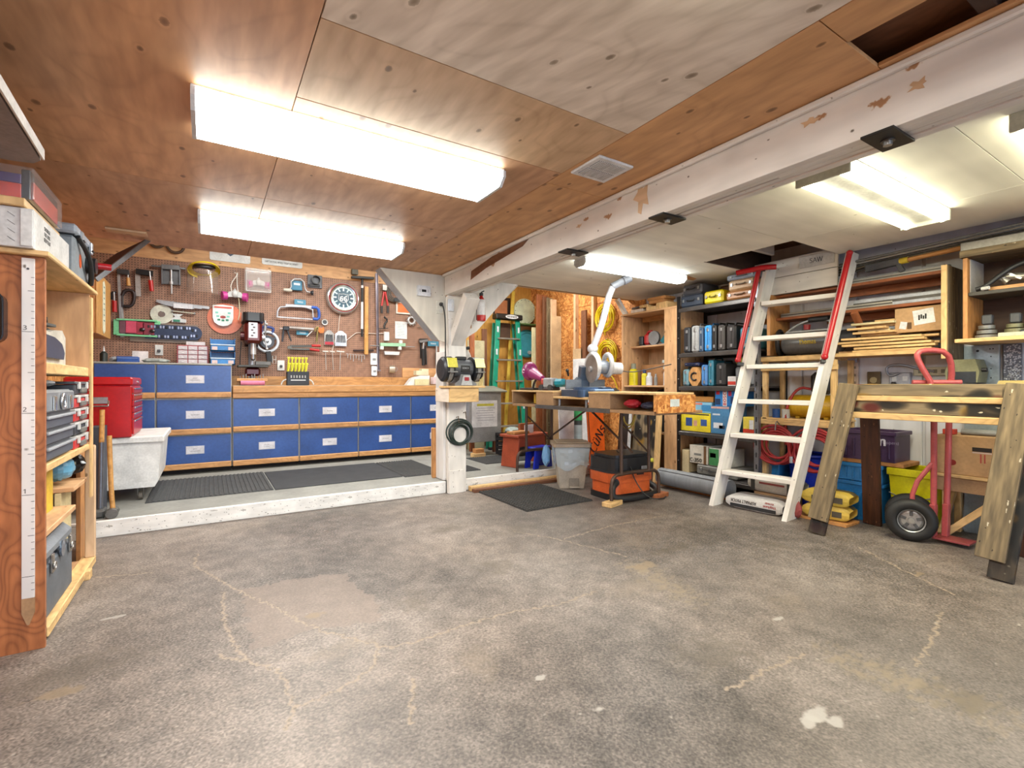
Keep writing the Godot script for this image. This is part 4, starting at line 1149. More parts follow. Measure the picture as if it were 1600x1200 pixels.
	put("strap", bw(t).tube([Vector3(0.29,2.05,-6.34), Vector3(0.278,2.165,-6.34), Vector3(0.284,2.27,-6.35)], 0.006, 6, false, 1), hx("e4e0d8", 0.6), t)
	put("hanging_strap", bw(t).tube([Vector3(0.289,2.001,-6.31), Vector3(0.303,1.911,-6.33), Vector3(0.307,1.804,-6.35), Vector3(0.291,1.73,-6.35)], 0.006, 6, false, 1), hx("d9cfae", 0.6), t)
	t = hung("mask_box", "clear plastic box holding a respirator with pink filters", "box", Vector3(0.493,2.334,-6.36), "pink-filter respirators")
	put("tray", bw(t).box(Vector3(0.49,2.195,-6.33), Vector3(0.275, 0.275, 0.1), 0.012), clear("d8d2d0", 0.28), t, "clear plastic shell")
	put("rim", bw(t).tube([Vector3(0.37,2.296,-6.28), Vector3(0.619,2.304,-6.28), Vector3(0.619,2.066,-6.28), Vector3(0.37,2.063,-6.28)], 0.006, 6, true), hx("e2e0e0", 0.3), t)
	respirator(t, Vector3(0.497,2.166,-6.33) - t.position, 0.9)
	# chain saw gear
	t = hung("saw_blade_rack", "bundle of long hacksaw blades with a white tag", "blades", Vector3(-0.321,1.888,-6.36))
	for k in 4: put("blade", bw(t).bar(Vector3(-0.466,1.883,-6.37) + Vector3(0.02 * k, -0.008 * k, 0.006 * k), Vector3(0.012,1.848,-6.37) + Vector3(-0.07 * k, -0.006 * k, 0.006 * k), 0.003, 0.03), hx("b9bbbd", 0.35, 0.7), t)
	put("tag", bw(t).box(Vector3(-0.229,1.841,-6.335), Vector3(0.17, 0.05, 0.01), 0.001), hx("e9e9ee", 0.5), t)
	t = hung("cutting_disc", "pale round saw blade with a dark centre hole", "saw blade", Vector3(-0.417,1.765,-6.37))
	put("disc", bw(t).lathe([Vector2(0.03, 0), Vector2(0.1, 0), Vector2(0.1, 0.006), Vector2(0.03, 0.006), Vector2(0.03, 0)], Vector3(-0.418,1.746,-6.385), Vector3(0, 0, 1), 40), hx("dcdccb", 0.45, 0.2), t)
	put("hub", bw(t).cyl(Vector3(-0.418,1.746,-6.385), Vector3(-0.417,1.746,-6.38), 0.034, -1, 22), hx("6b554b", 0.5), t)
	t = hung("depth_gauge", "slim brass-coloured rod gauge under the blade bundle", "gauge", Vector3(-0.23,1.793,-6.37))
	put("rod", bw(t).cyl(Vector3(-0.332,1.785,-6.365), Vector3(-0.125,1.773,-6.365), 0.008), hx("cfc8b4", 0.4, 0.4), t)
	for p in [Vector3(-0.332,1.785,-6.365), Vector3(-0.131,1.773,-6.365)]: put("collar", bw(t).cyl(p, p + Vector3(0.012, -0.001, 0), 0.013), steel(), t)
	t = hung("chain_gauge", "small white sharpening gauge with a green window", "gauge", Vector3(-0.276,1.734,-6.37))
	put("plate", bw(t).plate([Vector2(-0.06, -0.04), Vector2(0.07, -0.04), Vector2(0.07, -0.005), Vector2(0.03, 0.0), Vector2(0.01, 0.025), Vector2(0.04, 0.05), Vector2(-0.06, 0.05), Vector2(-0.03, 0.02), Vector2(-0.06, 0.0)], Vector3(-0.271,1.708,-6.38), 0.01), hx("dfe2e2", 0.4), t)
	put("window", bw(t).box(Vector3(-0.287,1.685,-6.372), Vector3(0.06, 0.025, 0.006), 0.001), hx("2f8a6a", 0.4), t)
	t = hung("green_case", "mint-green framed tray holding pink boxes behind the bar clamp", "tray", Vector3(-0.627,1.667,-6.36))
	for q in [[Vector3(-0.795,1.663,-6.37), Vector3(-0.455,1.667,-6.37)], [Vector3(-0.795,1.505,-6.37), Vector3(-0.455,1.503,-6.37)], [Vector3(-0.795,1.663,-6.37), Vector3(-0.795,1.505,-6.37)], [Vector3(-0.455,1.667,-6.37), Vector3(-0.455,1.503,-6.37)]]:
		put("frame_bar", bw(t).bar(q[0], q[1], 0.05, 0.018, Vector3.BACK if absf(q[0].x - q[1].x) < 0.1 else Vector3.UP), hx("86dba0", 0.45), t)
	for q in [[Vector3(-0.676,1.592,-6.375), 0.1, "e0506e"], [Vector3(-0.602,1.583,-6.375), 0.07, "b83048"], [Vector3(-0.532,1.581,-6.375), 0.1, "8c2438"], [Vector3(-0.744,1.588,-6.375), 0.06, "7a4a56"]]:
		put("pink_box", bw(t).box(q[0], Vector3(q[1], 0.13, 0.04), 0.004), hx(q[2], 0.4), t)
	for p in [Vector3(-0.583,1.568,-6.34), Vector3(-0.497,1.559,-6.34)]: put("fitting", bw(t).ball(p, Vector3(0.03, 0.022, 0.015), 10, 6, 0.4, 3), hx("2b2024", 0.3), t)
	t = hung("chain_saw_bar", "blue-black chainsaw bar wrapped in its chain, rounded end right", "saw bar", Vector3(-0.321,1.606,-6.36))
	var ch := []
	for k in 26: ch.append(Vector2(0.18 + 0.075 * cos(-PI / 2 + PI * k / 25.0), 0.075 * sin(-PI / 2 + PI * k / 25.0)))
	put("bar", bw(t).plate([Vector2(-0.25, -0.075)] + ch + [Vector2(-0.25, 0.075)], Vector3(-0.31,1.556,-6.375), 0.03), hx("2c3854", 0.4, 0.3), t)
	for k in 34:
		var a := float(k) / 34.0
		var p := Vector3(-0.22 + 0.44 * a * 1.0, 0.05 * (1 if k % 2 == 0 else -1) * (1.0 if a < 0.85 else 0.6), 0.018)
		put("chain_link", bw(t).box(Vector3(-0.31,1.556,-6.375) + p, Vector3(0.018, 0.03, 0.012), 0.003), hx("b4bad0", 0.3, 0.8) if k % 3 else black(), t)
	one("plastic_sheet", "grey translucent plastic sheet pinned behind the chainsaw bar", "sheet", slab_z(b_(), Vector3(-0.392,1.548,-6.385),Vector2(0.592,0.205), 0.004, 0.0005), hx("8b7868", 0.4))
	t = hung("blade_package", "white shield-shaped blade card with green print", "package", Vector3(0.147,1.887,-6.36))
	put("card", bw(t).plate([Vector2(-0.1, 0.11), Vector2(0, 0.12), Vector2(0.1, 0.11), Vector2(0.1, -0.03), Vector2(0.085, -0.08), Vector2(0.045, -0.112), Vector2(0, -0.12), Vector2(-0.045, -0.112), Vector2(-0.085, -0.08), Vector2(-0.1, -0.03)], Vector3(0.144,1.772,-6.36), 0.012), hx("eef2f0", 0.4), t)
	put("red_band", bw(t).box(Vector3(0.143,1.861,-6.352), Vector3(0.17, 0.018, 0.003), 0), hx("d85a48", 0.5), t)
	for q in [[-0.06, 0.03], [0.06, 0.03], [-0.05, -0.01], [0.05, -0.01], [0, -0.055], [-0.04, -0.05], [0.04, -0.05]]:
		put("print_mark", bw(t).box(Vector3(0.143,1.771,-6.352) + Vector3(q[0], q[1], 0), Vector3(0.028, 0.02, 0.003), 0), hx("2f8a6a" if q[1] < -0.02 else "7fcabc", 0.5), t)
	put("badge", bw(t).plate(B.disc(0.028, 16, 0.016), Vector3(0.143,1.753,-6.352), 0.003), hx("a33a34", 0.5), t)
	one("orange_disc", "thin translucent orange disc behind the white blade card", "disc", b_().lathe([Vector2(0.07, 0), Vector2(0.175, 0), Vector2(0.175, 0.004), Vector2(0.07, 0.004)], Vector3(0.166,1.741,-6.392), Vector3(0, 0, 1), 40), hx("e2764e", 0.35))
	# signs above the board
	t = thing("wall_sign", "white sign with a red diamond tip cut off by the ceiling", "sign", Vector3(0.216,2.503,-6.39))
	put("plate", bw(t).plate(B.rr(0.4, 0.24, 0.02), Vector3(0.216,2.51,-6.388), 0.006), hx("e9eef2", 0.4), t)
	put("diamond", bw(t).plate([Vector2(0, -0.07), Vector2(0.09, 0.0), Vector2(0, 0.07), Vector2(-0.09, 0)], Vector3(0.216,2.523,-6.383), 0.003), hx("27435e", 0.4), t)
	put("red_field", bw(t).plate([Vector2(0, -0.05), Vector2(0.07, 0.0), Vector2(0, 0.05), Vector2(-0.07, 0)], Vector3(0.216,2.526,-6.381), 0.003), hx("c83a48", 0.4), t)
	t = thing("wall_sign", "white sign with one line of black lettering under the ceiling edge", "sign", Vector3(0.761,2.482,-6.39))
	put("plate", bw(t).plate(B.rr(0.44, 0.19, 0.02), Vector3(0.757,2.504,-6.388), 0.006), hx("e6ecf0", 0.4), t)
	text("CAN'T DO IT ALL MYSELF TODAY SO I WON'T", 0.03, hx("22262c"), t, Vector3(0.746,2.448,-6.385) - t.position, Basis(), "lettering", 0.001, true, 0.36)
	for q in [[Vector3(-0.46,2.514,-6.36), "black rubber ring hanging left above the pegboard", 0.062], [Vector3(-0.298,2.491,-6.36), "black rubber ring hanging right of the other ring", 0.075]]:
		one("rubber_ring", q[1], "ring", b_().hoop(q[0], Vector3(0, 0, 1), q[2], 0.014, 30, 8), hx("5a4434", 0.6), "rubber rings above the pegboard")
	# hand brace and the flange beside it
	t = hung("hand_brace", "chrome hand brace drill with wooden grip and teal case", "brace", Vector3(0.898,2.285,-6.36))
	put("crank", bw(t).tube([Vector3(0.783,2.13,-6.34), Vector3(0.846,2.137,-6.34), Vector3(0.843,2.256,-6.32), Vector3(0.979,2.271,-6.32), Vector3(1.003,2.13,-6.34), Vector3(1.069,2.121,-6.34)], 0.009, 8, false, 1), chrome(), t)
	put("head_pad", bw(t).lathe([Vector2(0, 0), Vector2(0.03, 0.005), Vector2(0.03, 0.02), Vector2(0.012, 0.04)], Vector3(1.099,2.116,-6.34), Vector3(-1, 0.1, 0), 18), hx("2a2c34", 0.4), t)
	put("grip", bw(t).lathe([Vector2(0, 0), Vector2(0.018, 0.01), Vector2(0.022, 0.06), Vector2(0.012, 0.1)], Vector3(0.755,2.123,-6.34), Vector3(1, 0, 0), 16), hx("d9d4c6", 0.4), t)
	put("bit_case", bw(t).box(Vector3(0.906,2.193,-6.36), Vector3(0.13, 0.12, 0.03), 0.006), hx("2e7fa3", 0.4), t)
	put("case_label", bw(t).box(Vector3(0.91,2.206,-6.343), Vector3(0.07, 0.025, 0.004), 0), hx("dfeaf2", 0.5), t)
	t = hung("flange", "grey square flange with a round black mouth", "flange", Vector3(1.117,2.318,-6.36))
	put("plate", bw(t).box(Vector3(1.121,2.268,-6.385), Vector3(0.17, 0.16, 0.012), 0.006), hx("6b6e76", 0.45), t)
	put("mouth", bw(t).lathe([Vector2(0.05, 0.0), Vector2(0.056, 0.05), Vector2(0.045, 0.05), Vector2(0.042, 0.0)], Vector3(1.128,2.283,-6.38), Vector3(0, 0, 1), 24), hx("24211f", 0.4), t)
	put("slide", bw(t).box(Vector3(1.111,2.217,-6.37), Vector3(0.13, 0.03, 0.015), 0.004), hx("2c2d32", 0.5), t)
	peg_card("teal tool tag above the hacksaw", Vector3(0.949,1.995,-6.36),Vector2(0.130,0.062))
	t = hung("hacksaw", "hacksaw with steel bow frame and blue grip", "saw", Vector3(0.927,1.939,-6.36))
	put("frame", bw(t).tube([Vector3(0.694,1.796,-6.35), Vector3(0.701,1.88,-6.35), Vector3(0.742,1.926,-6.35), Vector3(1.086,1.943,-6.35), Vector3(1.093,1.818,-6.35)], 0.011, 8, false, 1), hx("c9ccd6", 0.3, 0.7), t)
	put("blade", bw(t).bar(Vector3(0.687,1.796,-6.35), Vector3(1.1,1.795,-6.35), 0.003, 0.014), hx("d5d6da", 0.3, 0.8), t)
	put("grip", bw(t).tube([Vector3(1.076,1.941,-6.34), Vector3(1.15,1.939,-6.34), Vector3(1.165,1.869,-6.34), Vector3(1.158,1.798,-6.34), Vector3(1.091,1.801,-6.34)], 0.018, 8, false, 1), hx("2f5fc0", 0.35), t, "blue pistol grip")
	put("top_rail", bw(t).bar(Vector3(0.784,1.941,-6.35), Vector3(1.115,1.946,-6.35), 0.02, 0.03), hx("dfe2ea", 0.3, 0.6), t)
	wall_clock()
	t = hung("caulking_gun", "steel caulking gun with black trigger and teal tag", "caulking gun", Vector3(0.87,1.679,-6.36))
	put("cradle", bw(t).cyl(Vector3(0.825,1.675,-6.34), Vector3(1.099,1.668,-6.34), 0.022, 0.022, 16), hx("b2a9a4", 0.35, 0.6), t)
	put("body", bw(t).box(Vector3(0.79,1.665,-6.34), Vector3(0.07, 0.05, 0.04), 0.006), hx("33353b", 0.4, 0.4), t)
	put("rod", bw(t).cyl(Vector3(0.721,1.657,-6.34), Vector3(0.811,1.662,-6.34), 0.005), chrome(), t)
	put("handle", bw(t).bar(Vector3(0.762,1.655,-6.34), Vector3(0.748,1.502,-6.34), 0.02, 0.02).bar(Vector3(0.804,1.643,-6.34), Vector3(0.846,1.515,-6.34), 0.02, 0.016), hx("33353b", 0.4, 0.4), t)
	put("spout_pin", bw(t).cyl(Vector3(1.082,1.65,-6.33), Vector3(1.016,1.576,-6.33), 0.005), hx("e6e6e2", 0.4), t)
	peg_card("teal tool tag over the caulking gun", Vector3(0.976,1.624,-6.32),Vector2(0.137,0.054))
	t = hung("pipe_cutter", "brass pipe cutter with an orange wheel guard", "pipe cutter", Vector3(1.154,1.705,-6.36))
	put("body", bw(t).tube([Vector3(1.115,1.646,-6.35), Vector3(1.13,1.694,-6.35), Vector3(1.16,1.704,-6.35), Vector3(1.145,1.632,-6.35), Vector3(1.134,1.521,-6.35)], 0.011, 7, false, 1), hx("9c8d58", 0.4, 0.5), t)
	put("guard", bw(t).plate([Vector2(-0.03, -0.02), Vector2(-0.01, -0.045), Vector2(0.03, -0.04), Vector2(0.04, 0.0), Vector2(0.03, 0.035), Vector2(0.008, 0.01), Vector2(-0.02, 0.03)], Vector3(1.182,1.674,-6.35), 0.03), hx("e07a34", 0.4), t, "orange guard")
	t = hung("round_mirror", "small round black-faced gauge with a white rim", "gauge", Vector3(1.231,1.782,-6.37))
	put("rim", bw(t).lathe([Vector2(0.026, 0.02), Vector2(0.037, 0.024), Vector2(0.037, 0.0)], Vector3(1.236,1.773,-6.395), Vector3(0, 0, 1), 24), hx("d9d9d6", 0.35), t)
	put("face", bw(t).cyl(Vector3(1.236,1.773,-6.395), Vector3(1.233,1.771,-6.378), 0.027, -1, 24), hx("4a4d50", 0.35), t)
	t = hung("bolt_cutter", "long bolt cutter with red grips lying level", "bolt cutter", Vector3(0.985,1.468,-6.36))
	put("arm", bw(t).bar(Vector3(0.833,1.453,-6.35), Vector3(1.078,1.463,-6.35), 0.014, 0.028), hx("5c5c58", 0.4, 0.6), t)
	put("arm", bw(t).bar(Vector3(0.833,1.423,-6.35), Vector3(1.078,1.424,-6.35), 0.014, 0.02), hx("6c6c68", 0.4, 0.6), t)
	put("jaw", bw(t).bar(Vector3(0.805,1.437,-6.35), Vector3(0.854,1.439,-6.35), 0.02, 0.035), hx("77766f", 0.4, 0.6), t)
	for q in [[Vector3(1.078,1.471,-6.35), Vector3(1.182,1.472,-6.35)], [Vector3(1.056,1.427,-6.35), Vector3(1.167,1.412,-6.35)]]: put("grip", bw(t).cyl(q[0], q[1], 0.015), hx("bf2426", 0.35), t, "red grip")
	# blister packs
	for q in [[Vector3(1.287,1.581,-6.36),Vector2(0.115,0.184), "grey wire pack with red label hanging by the clock's cord", "b8b6b4", "b83040"], [Vector3(1.43,1.576,-6.36),Vector2(0.141,0.194), "white-edged drill bit pack under the clock", "e2e8f2", "c6d0e4"]]:
		t = hung("blister_pack", q[2], "pack", q[0] + Vector3(0, q[1].y * 0.5, 0), "blister packs under the clock")
		put("backing", b_().plate([Vector2(-q[1].x / 2, -q[1].y), Vector2(q[1].x / 2, -q[1].y), Vector2(q[1].x / 2, -0.04), Vector2(0.02, 0), Vector2(-0.02, 0), Vector2(-q[1].x / 2, -0.04)], Vector3(0, 0, 0.025), 0.006), hx(q[3], 0.4), t)
		for k in 6: put("bit", b_().cyl(Vector3(-q[1].x * 0.36 + k * q[1].x * 0.144, -q[1].y * 0.75, 0.033), Vector3(-q[1].x * 0.3 + k * q[1].x * 0.12, -q[1].y * (0.3 - 0.03 * (k % 2)), 0.033), 0.006, -1, 7), hx("6f7276", 0.35, 0.7), t)
		put("label", b_().box(Vector3(0, -q[1].y * 0.88, 0.03), Vector3(q[1].x * 0.9, q[1].y * 0.2, 0.006), 0.001), hx(q[4], 0.45), t)
	# hex keys and hooks on their rail
	t = thing("hook_rail", "dark steel rail of small hooks and keys under the wooden pole", "rail", Vector3(1.669,1.432,-6.39))
	put("rail", bw(t).bar(Vector3(1.586,1.433,-6.38), Vector3(1.85,1.442,-6.38), 0.02, 0.022), hx("4a3c3c", 0.4, 0.5), t)
	for k in 7:
		var p := Vector3(1.503,1.384,-6.37).lerp(Vector3(1.713,1.374,-6.37), k / 6.0)
		put("key", bw(t).tube([p + Vector3(-0.01, 0.0, 0), p + Vector3(0.012, 0.004, 0), p + Vector3(0.01, -0.05 - 0.02 * (k % 3), 0)], 0.005, 6), chrome(), t)
	for q in [[Vector3(1.205,1.405,-6.35), Vector3(1.273,1.404,-6.35), Vector3(1.246,1.175,-6.35), "leftmost T-handle hex key on the pegboard"], [Vector3(1.288,1.408,-6.35), Vector3(1.35,1.402,-6.35), Vector3(1.334,1.177,-6.35), "middle T-handle hex key on the pegboard"], [Vector3(1.373,1.411,-6.35), Vector3(1.467,1.406,-6.35), Vector3(1.412,1.178,-6.35), "rightmost T-handle hex key on the pegboard"]]:
		t = hung("hex_key", q[3], "hex key", (q[0] + q[1]) * 0.5, "T-handle hex keys")
		put("bar", bw(t).cyl(q[0], q[1], 0.009), hx("dedcd6", 0.35, 0.5), t)
		put("shank", bw(t).cyl((q[0] + q[1]) * 0.5, q[2], 0.0055), hx("d0cbc6", 0.35, 0.7), t)
	# squeegee, wooden pole, steel rule
	t = hung("squeegee", "floor squeegee with black and white shaft, head up", "squeegee", Vector3(1.694,2.377,-6.36))
	put("head", bw(t).bar(Vector3(1.549,2.363,-6.33), Vector3(1.835,2.38,-6.33), 0.05, 0.03), black(), t)
	put("shaft", bw(t).cyl(Vector3(1.692,2.359,-6.35), Vector3(1.688,1.613,-6.35), 0.014), black(), t)
	put("white_sleeve", bw(t).cyl(Vector3(1.69,2.06,-6.35), Vector3(1.688,1.712,-6.35), 0.0155), hx("f0f0f2", 0.4), t, "white sleeve")
	put("white_band", bw(t).cyl(Vector3(1.691,2.276,-6.35), Vector3(1.691,2.242,-6.35), 0.0155), hx("e8e8ea", 0.4), t)
	put("clip_box", bw(t).box(Vector3(1.597,2.44,-6.36), Vector3(0.08, 0.07, 0.05), 0.004), hx("5e5c50", 0.5), t)
	one("wooden_pole", "square yellow pine stick hanging right of the squeegee", "stick", b_().bar(Vector3(1.751,2.269,-6.37), Vector3(1.747,1.384,-6.37), 0.05, 0.025, Vector3.BACK), M.handle_wood)
	t = hung("steel_rule", "long purplish steel straightedge hanging full height", "straightedge", Vector3(1.889,2.452,-6.37))
	put("blade", bw(t).bar(Vector3(1.885,2.46,-6.37), Vector3(1.906,1.169,-6.37), 0.035, 0.006, Vector3.BACK), hx("8c8490", 0.35, 0.6), t)
	put("spine", bw(t).bar(Vector3(1.892,2.46,-6.365), Vector3(1.913,1.169,-6.365), 0.008, 0.01, Vector3.BACK), hx("4a4450", 0.4, 0.6), t)
	put("foot", bw(t).bar(Vector3(1.895,1.177,-6.36), Vector3(1.937,1.178,-6.36), 0.02, 0.02), hx("8c8490", 0.35, 0.6), t)
	t = hung("lopper", "red-armed bolt cutters hanging jaws up", "bolt cutter", Vector3(1.989,2.301,-6.36))
	put("jaws", bw(t).bar(Vector3(1.985,2.316,-6.35), Vector3(1.985,2.239,-6.35), 0.06, 0.03, Vector3.BACK), hx("a8a6a2", 0.35, 0.7), t)
	for q in [[Vector3(1.977,2.222,-6.35), Vector3(1.947,2.032,-6.35), Vector3(1.947,1.939,-6.35)], [Vector3(1.994,2.223,-6.35), Vector3(2.029,2.039,-6.35), Vector3(2.029,1.946,-6.35)]]:
		var a := put("arm", bw(t).cyl(q[0], q[1], 0.013), hx("c82a2e", 0.35), t, "red arm")
		put("grip", bw(t).cyl(q[1], q[2], 0.016), hx("3a3536", 0.6), a)
	t = hung("wire_coil", "coil of dark tape and wire half hidden by the brace", "coil", Vector3(2.102,2.313,-6.36))
	for k in 4: put("loop", bw(t).hoop(Vector3(2.11,2.211,-6.36) + Vector3(0.006 * k, 0, 0.01 * k), Vector3(0, 0, 1), 0.105 - 0.012 * k, 0.008, 30, 6), hx("6d6660", 0.5, 0.2), t)
	put("clip", bw(t).bar(Vector3(2.109,2.129,-6.33), Vector3(2.198,2.129,-6.33), 0.02, 0.05), hx("27303a", 0.4), t)
	t = thing("orange_sign", "orange card in a white frame under the diagonal brace", "sign", Vector3(2.281,2.032,-6.39))
	put("frame", slab_z(bw(t), Vector3(2.274,2.034,-6.38),Vector2(0.245,0.166), 0.015), hx("e8e2d8", 0.5), t)
	put("card", slab_z(bw(t), Vector3(2.28,2.036,-6.377),Vector2(0.212,0.126), 0.004), hx("f07a32", 0.45), t)
	t = hung("chuck_key", "black hand tool cluster hanging below the red cutters", "tool", Vector3(1.997,1.902,-6.36))
	put("body", bw(t).tube([Vector3(1.977,1.891,-6.35), Vector3(2.029,1.852,-6.35), Vector3(1.977,1.78,-6.35), Vector3(1.985,1.739,-6.35)], 0.014, 7, false, 1), hx("2e2a29", 0.5), t)
	put("bar", bw(t).cyl(Vector3(1.912,1.731,-6.36), Vector3(2.032,1.742,-6.36), 0.006), hx("4a4542", 0.5), t)
	t = thing("paper_notice", "white sheet of printed notes pinned to the pegboard", "paper", Vector3(2.227,1.731,-6.39))
	put("sheet", slab_z(bw(t), Vector3(2.226,1.732,-6.392),Vector2(0.166,0.235), 0.003, 0), hx("eef0f2", 0.7), t)
	for k in 8: put("print_line", bw(t).box(Vector3(2.223,1.809,-6.391) + Vector3(0, -k * 0.022, 0.0002), Vector3(0.11, 0.004, 0.0006), 0), hx("a9bdc4", 0.8), t)
	t = hung("toothed_adapter", "chrome toothed adapter ring on the pegboard", "gear", Vector3(2.362,1.92,-6.36))
	put("ring", bw(t).hoop(Vector3(2.362,1.868,-6.36), Vector3(0, 0, 1), 0.045, 0.016, 24, 8), chrome(), t)
	for k in 10: put("tooth", bw(t).box(Vector3(2.362,1.868,-6.36) + Vector3(cos(TAU * k / 10), sin(TAU * k / 10), 0) * 0.064, Vector3(0.018, 0.018, 0.02), 0.003), hx("a9a7a4", 0.35, 0.7), t)
	t = hung("sickle", "small curved steel hook under the brace", "hook", Vector3(2.523,1.827,-6.37))
	put("blade", bw(t).tube([Vector3(2.448,1.782,-6.37), Vector3(2.495,1.789,-6.37), Vector3(2.542,1.819,-6.37)], 0.006, 6, false, 1), hx("8a7f70", 0.4, 0.6), t)
	t = thing("hook_switch", "small white sensor box with a cable to the left", "sensor", Vector3(2.024,1.651,-6.39))
	put("box", slab_z(bw(t), Vector3(2.019,1.635,-6.36),Vector2(0.070,0.120), 0.04, 0.006), hx("eeeef0", 0.4), t)
	put("cable", bw(t).tube([Vector3(1.988,1.674,-6.385), Vector3(1.885,1.664,-6.385), Vector3(1.652,1.664,-6.385), Vector3(1.619,1.658,-6.385), Vector3(1.499,1.557,-6.385)], 0.005, 6), hx("e2d6cc", 0.5), t)
	t = hung("spirit_rail", "mint green bar with white feet across the board", "rail", Vector3(2.093,1.549,-6.36))
	put("bar", bw(t).bar(Vector3(1.926,1.52,-6.35), Vector3(2.267,1.53,-6.35), 0.04, 0.045), hx("a6d8b4", 0.45), t)
	put("rod", bw(t).cyl(Vector3(1.794,1.502,-6.36), Vector3(2.408,1.51,-6.36), 0.006), steel(), t)
	for p in [Vector3(1.947,1.478,-6.35), Vector3(2.191,1.483,-6.35), Vector3(2.204,1.566,-6.35)]: put("foot", bw(t).box(p, Vector3(0.045, 0.05, 0.04), 0.006), hx("e9ece8", 0.45), t)
	one("white_tray", "short white plastic gutter tray below the green bar", "tray", b_().plate([Vector2(-0.1, -0.022), Vector2(0.09, -0.022), Vector2(0.1, 0.022), Vector2(-0.11, 0.022)], Vector3(2.09,1.412,-6.365), 0.05), hx("e4e2e6", 0.45))
	t = hung("framing_hammer", "hammer with black grip hanging near the post", "hammer", Vector3(2.538,1.613,-6.36))
	put("head", bw(t).bar(Vector3(2.465,1.582,-6.34), Vector3(2.587,1.605,-6.34), 0.03, 0.035), hx("8d8d90", 0.35, 0.7), t)
	put("shaft", bw(t).bar(Vector3(2.53,1.585,-6.34), Vector3(2.521,1.478,-6.34), 0.02, 0.016, Vector3.BACK), chrome(), t)
	put("grip", bw(t).bar(Vector3(2.521,1.487,-6.34), Vector3(2.525,1.257,-6.34), 0.04, 0.03, Vector3.BACK), black(), t)
	t = hung("mallet", "second tool with black rubber grip and teal tag", "hammer", Vector3(2.589,1.617,-6.37))
	put("head", bw(t).bar(Vector3(2.476,1.611,-6.37), Vector3(2.599,1.617,-6.37), 0.03, 0.03), black(), t)
	put("grip", bw(t).bar(Vector3(2.497,1.586,-6.375), Vector3(2.506,1.355,-6.375), 0.02, 0.02, Vector3.BACK).bar(Vector3(2.566,1.535,-6.37), Vector3(2.58,1.268,-6.37), 0.022, 0.02, Vector3.BACK), black(), t)
	t = hung("chisel_hammer", "slim hammer with black grip at the post's edge", "hammer", Vector3(2.729,1.577,-6.36))
	put("shaft", bw(t).bar(Vector3(2.729,1.541,-6.36), Vector3(2.729,1.433,-6.36), 0.02, 0.016, Vector3.BACK), chrome(), t)
	put("grip", bw(t).bar(Vector3(2.729,1.442,-6.36), Vector3(2.734,1.262,-6.36), 0.032, 0.028, Vector3.BACK), black(), t)
	peg_card("teal tool tag beside the post", Vector3(2.682,1.566,-6.35),Vector2(0.164,0.071))
	for q in [[Vector3(1.847,1.328,-6.37),Vector2(0.084,0.152), "upper white timer plate under the wooden pole"], [Vector3(1.853,1.172,-6.37),Vector2(0.072,0.127), "lower white timer with a grey display"]]:
		t = thing("timer_plate", q[2], "timer", Vector3(q[0].x, q[0].y, -6.39), 0, "white timers under the pole")
		put("case", b_().plate(B.rr(q[1].x, q[1].y, 0.012), Vector3(0, 0, 0.012), 0.024), hx("eceef2", 0.4), t)
		put("display", b_().box(Vector3(0.005, -0.005, 0.0245), Vector3(q[1].x * 0.5, q[1].y * 0.2, 0.002), 0), hx("8f949a", 0.4), t)
	t = hung("steel_mug", "small steel mug hooked low on the pegboard", "mug", Vector3(2.032,1.213,-6.36))
	put("cup", bw(t).lathe([Vector2(0.0, 0.0), Vector2(0.048, 0.0), Vector2(0.052, 0.07), Vector2(0.047, 0.07), Vector2(0.044, 0.01)], Vector3(2.043,1.196,-6.34), Vector3(1, 0, 0.15), 22), hx("c9b9a6", 0.3, 0.6), t)
	put("handle", bw(t).hoop(Vector3(2.13,1.197,-6.34), Vector3(0, 0, 1), 0.025, 0.004, 16, 6), steel(), t)
	for q in [[Vector3(0.74,1.222,-6.39),Vector2(0.077,0.122), "outlet plate right of the drill press table"], [Vector3(-0.443,1.362,-6.39),Vector2(0.072,0.110), "outlet plate with a plug above the tall cabinets"]]:
		t = thing("outlet_plate", q[2], "outlet", q[0])
		put("plate", b_().box(Vector3.ZERO, Vector3(q[1].x, q[1].y, 0.008), 0.003), hx("eeeeea", 0.4), t)
		put("plug", b_().box(Vector3(0, -0.01, 0.015), Vector3(0.03, 0.03, 0.02), 0.005), hx("55585c", 0.5), t)
	bench_top_goods()

func respirator(t: Node3D, c: Vector3, k: float) -> void:
	put("face_piece", b_().plate([Vector2(-0.1, -0.04), Vector2(-0.06, 0.03), Vector2(-0.02, 0.04), Vector2(0, 0.075), Vector2(0.02, 0.04), Vector2(0.06, 0.03), Vector2(0.1, -0.04), Vector2(0.06, -0.03), Vector2(0, -0.02), Vector2(-0.06, -0.03)].map(func(p): return p * k), c, 0.05), hx("c9cbc9", 0.4), t)
	put("nose", b_().ball(c + Vector3(0, 0.01 * k, 0.02), Vector3(0.035, 0.045, 0.03) * k, 14, 8), hx("d4d6d4", 0.4), t)
	for s in [-1, 1]:
		put("filter", b_().cyl(c + Vector3(s * 0.08 * k, -0.015 * k, 0.0), c + Vector3(s * 0.125 * k, -0.02 * k, 0.012), 0.046 * k, 0.05 * k, 20), hx("cc3f96", 0.45), t, "pink filter")

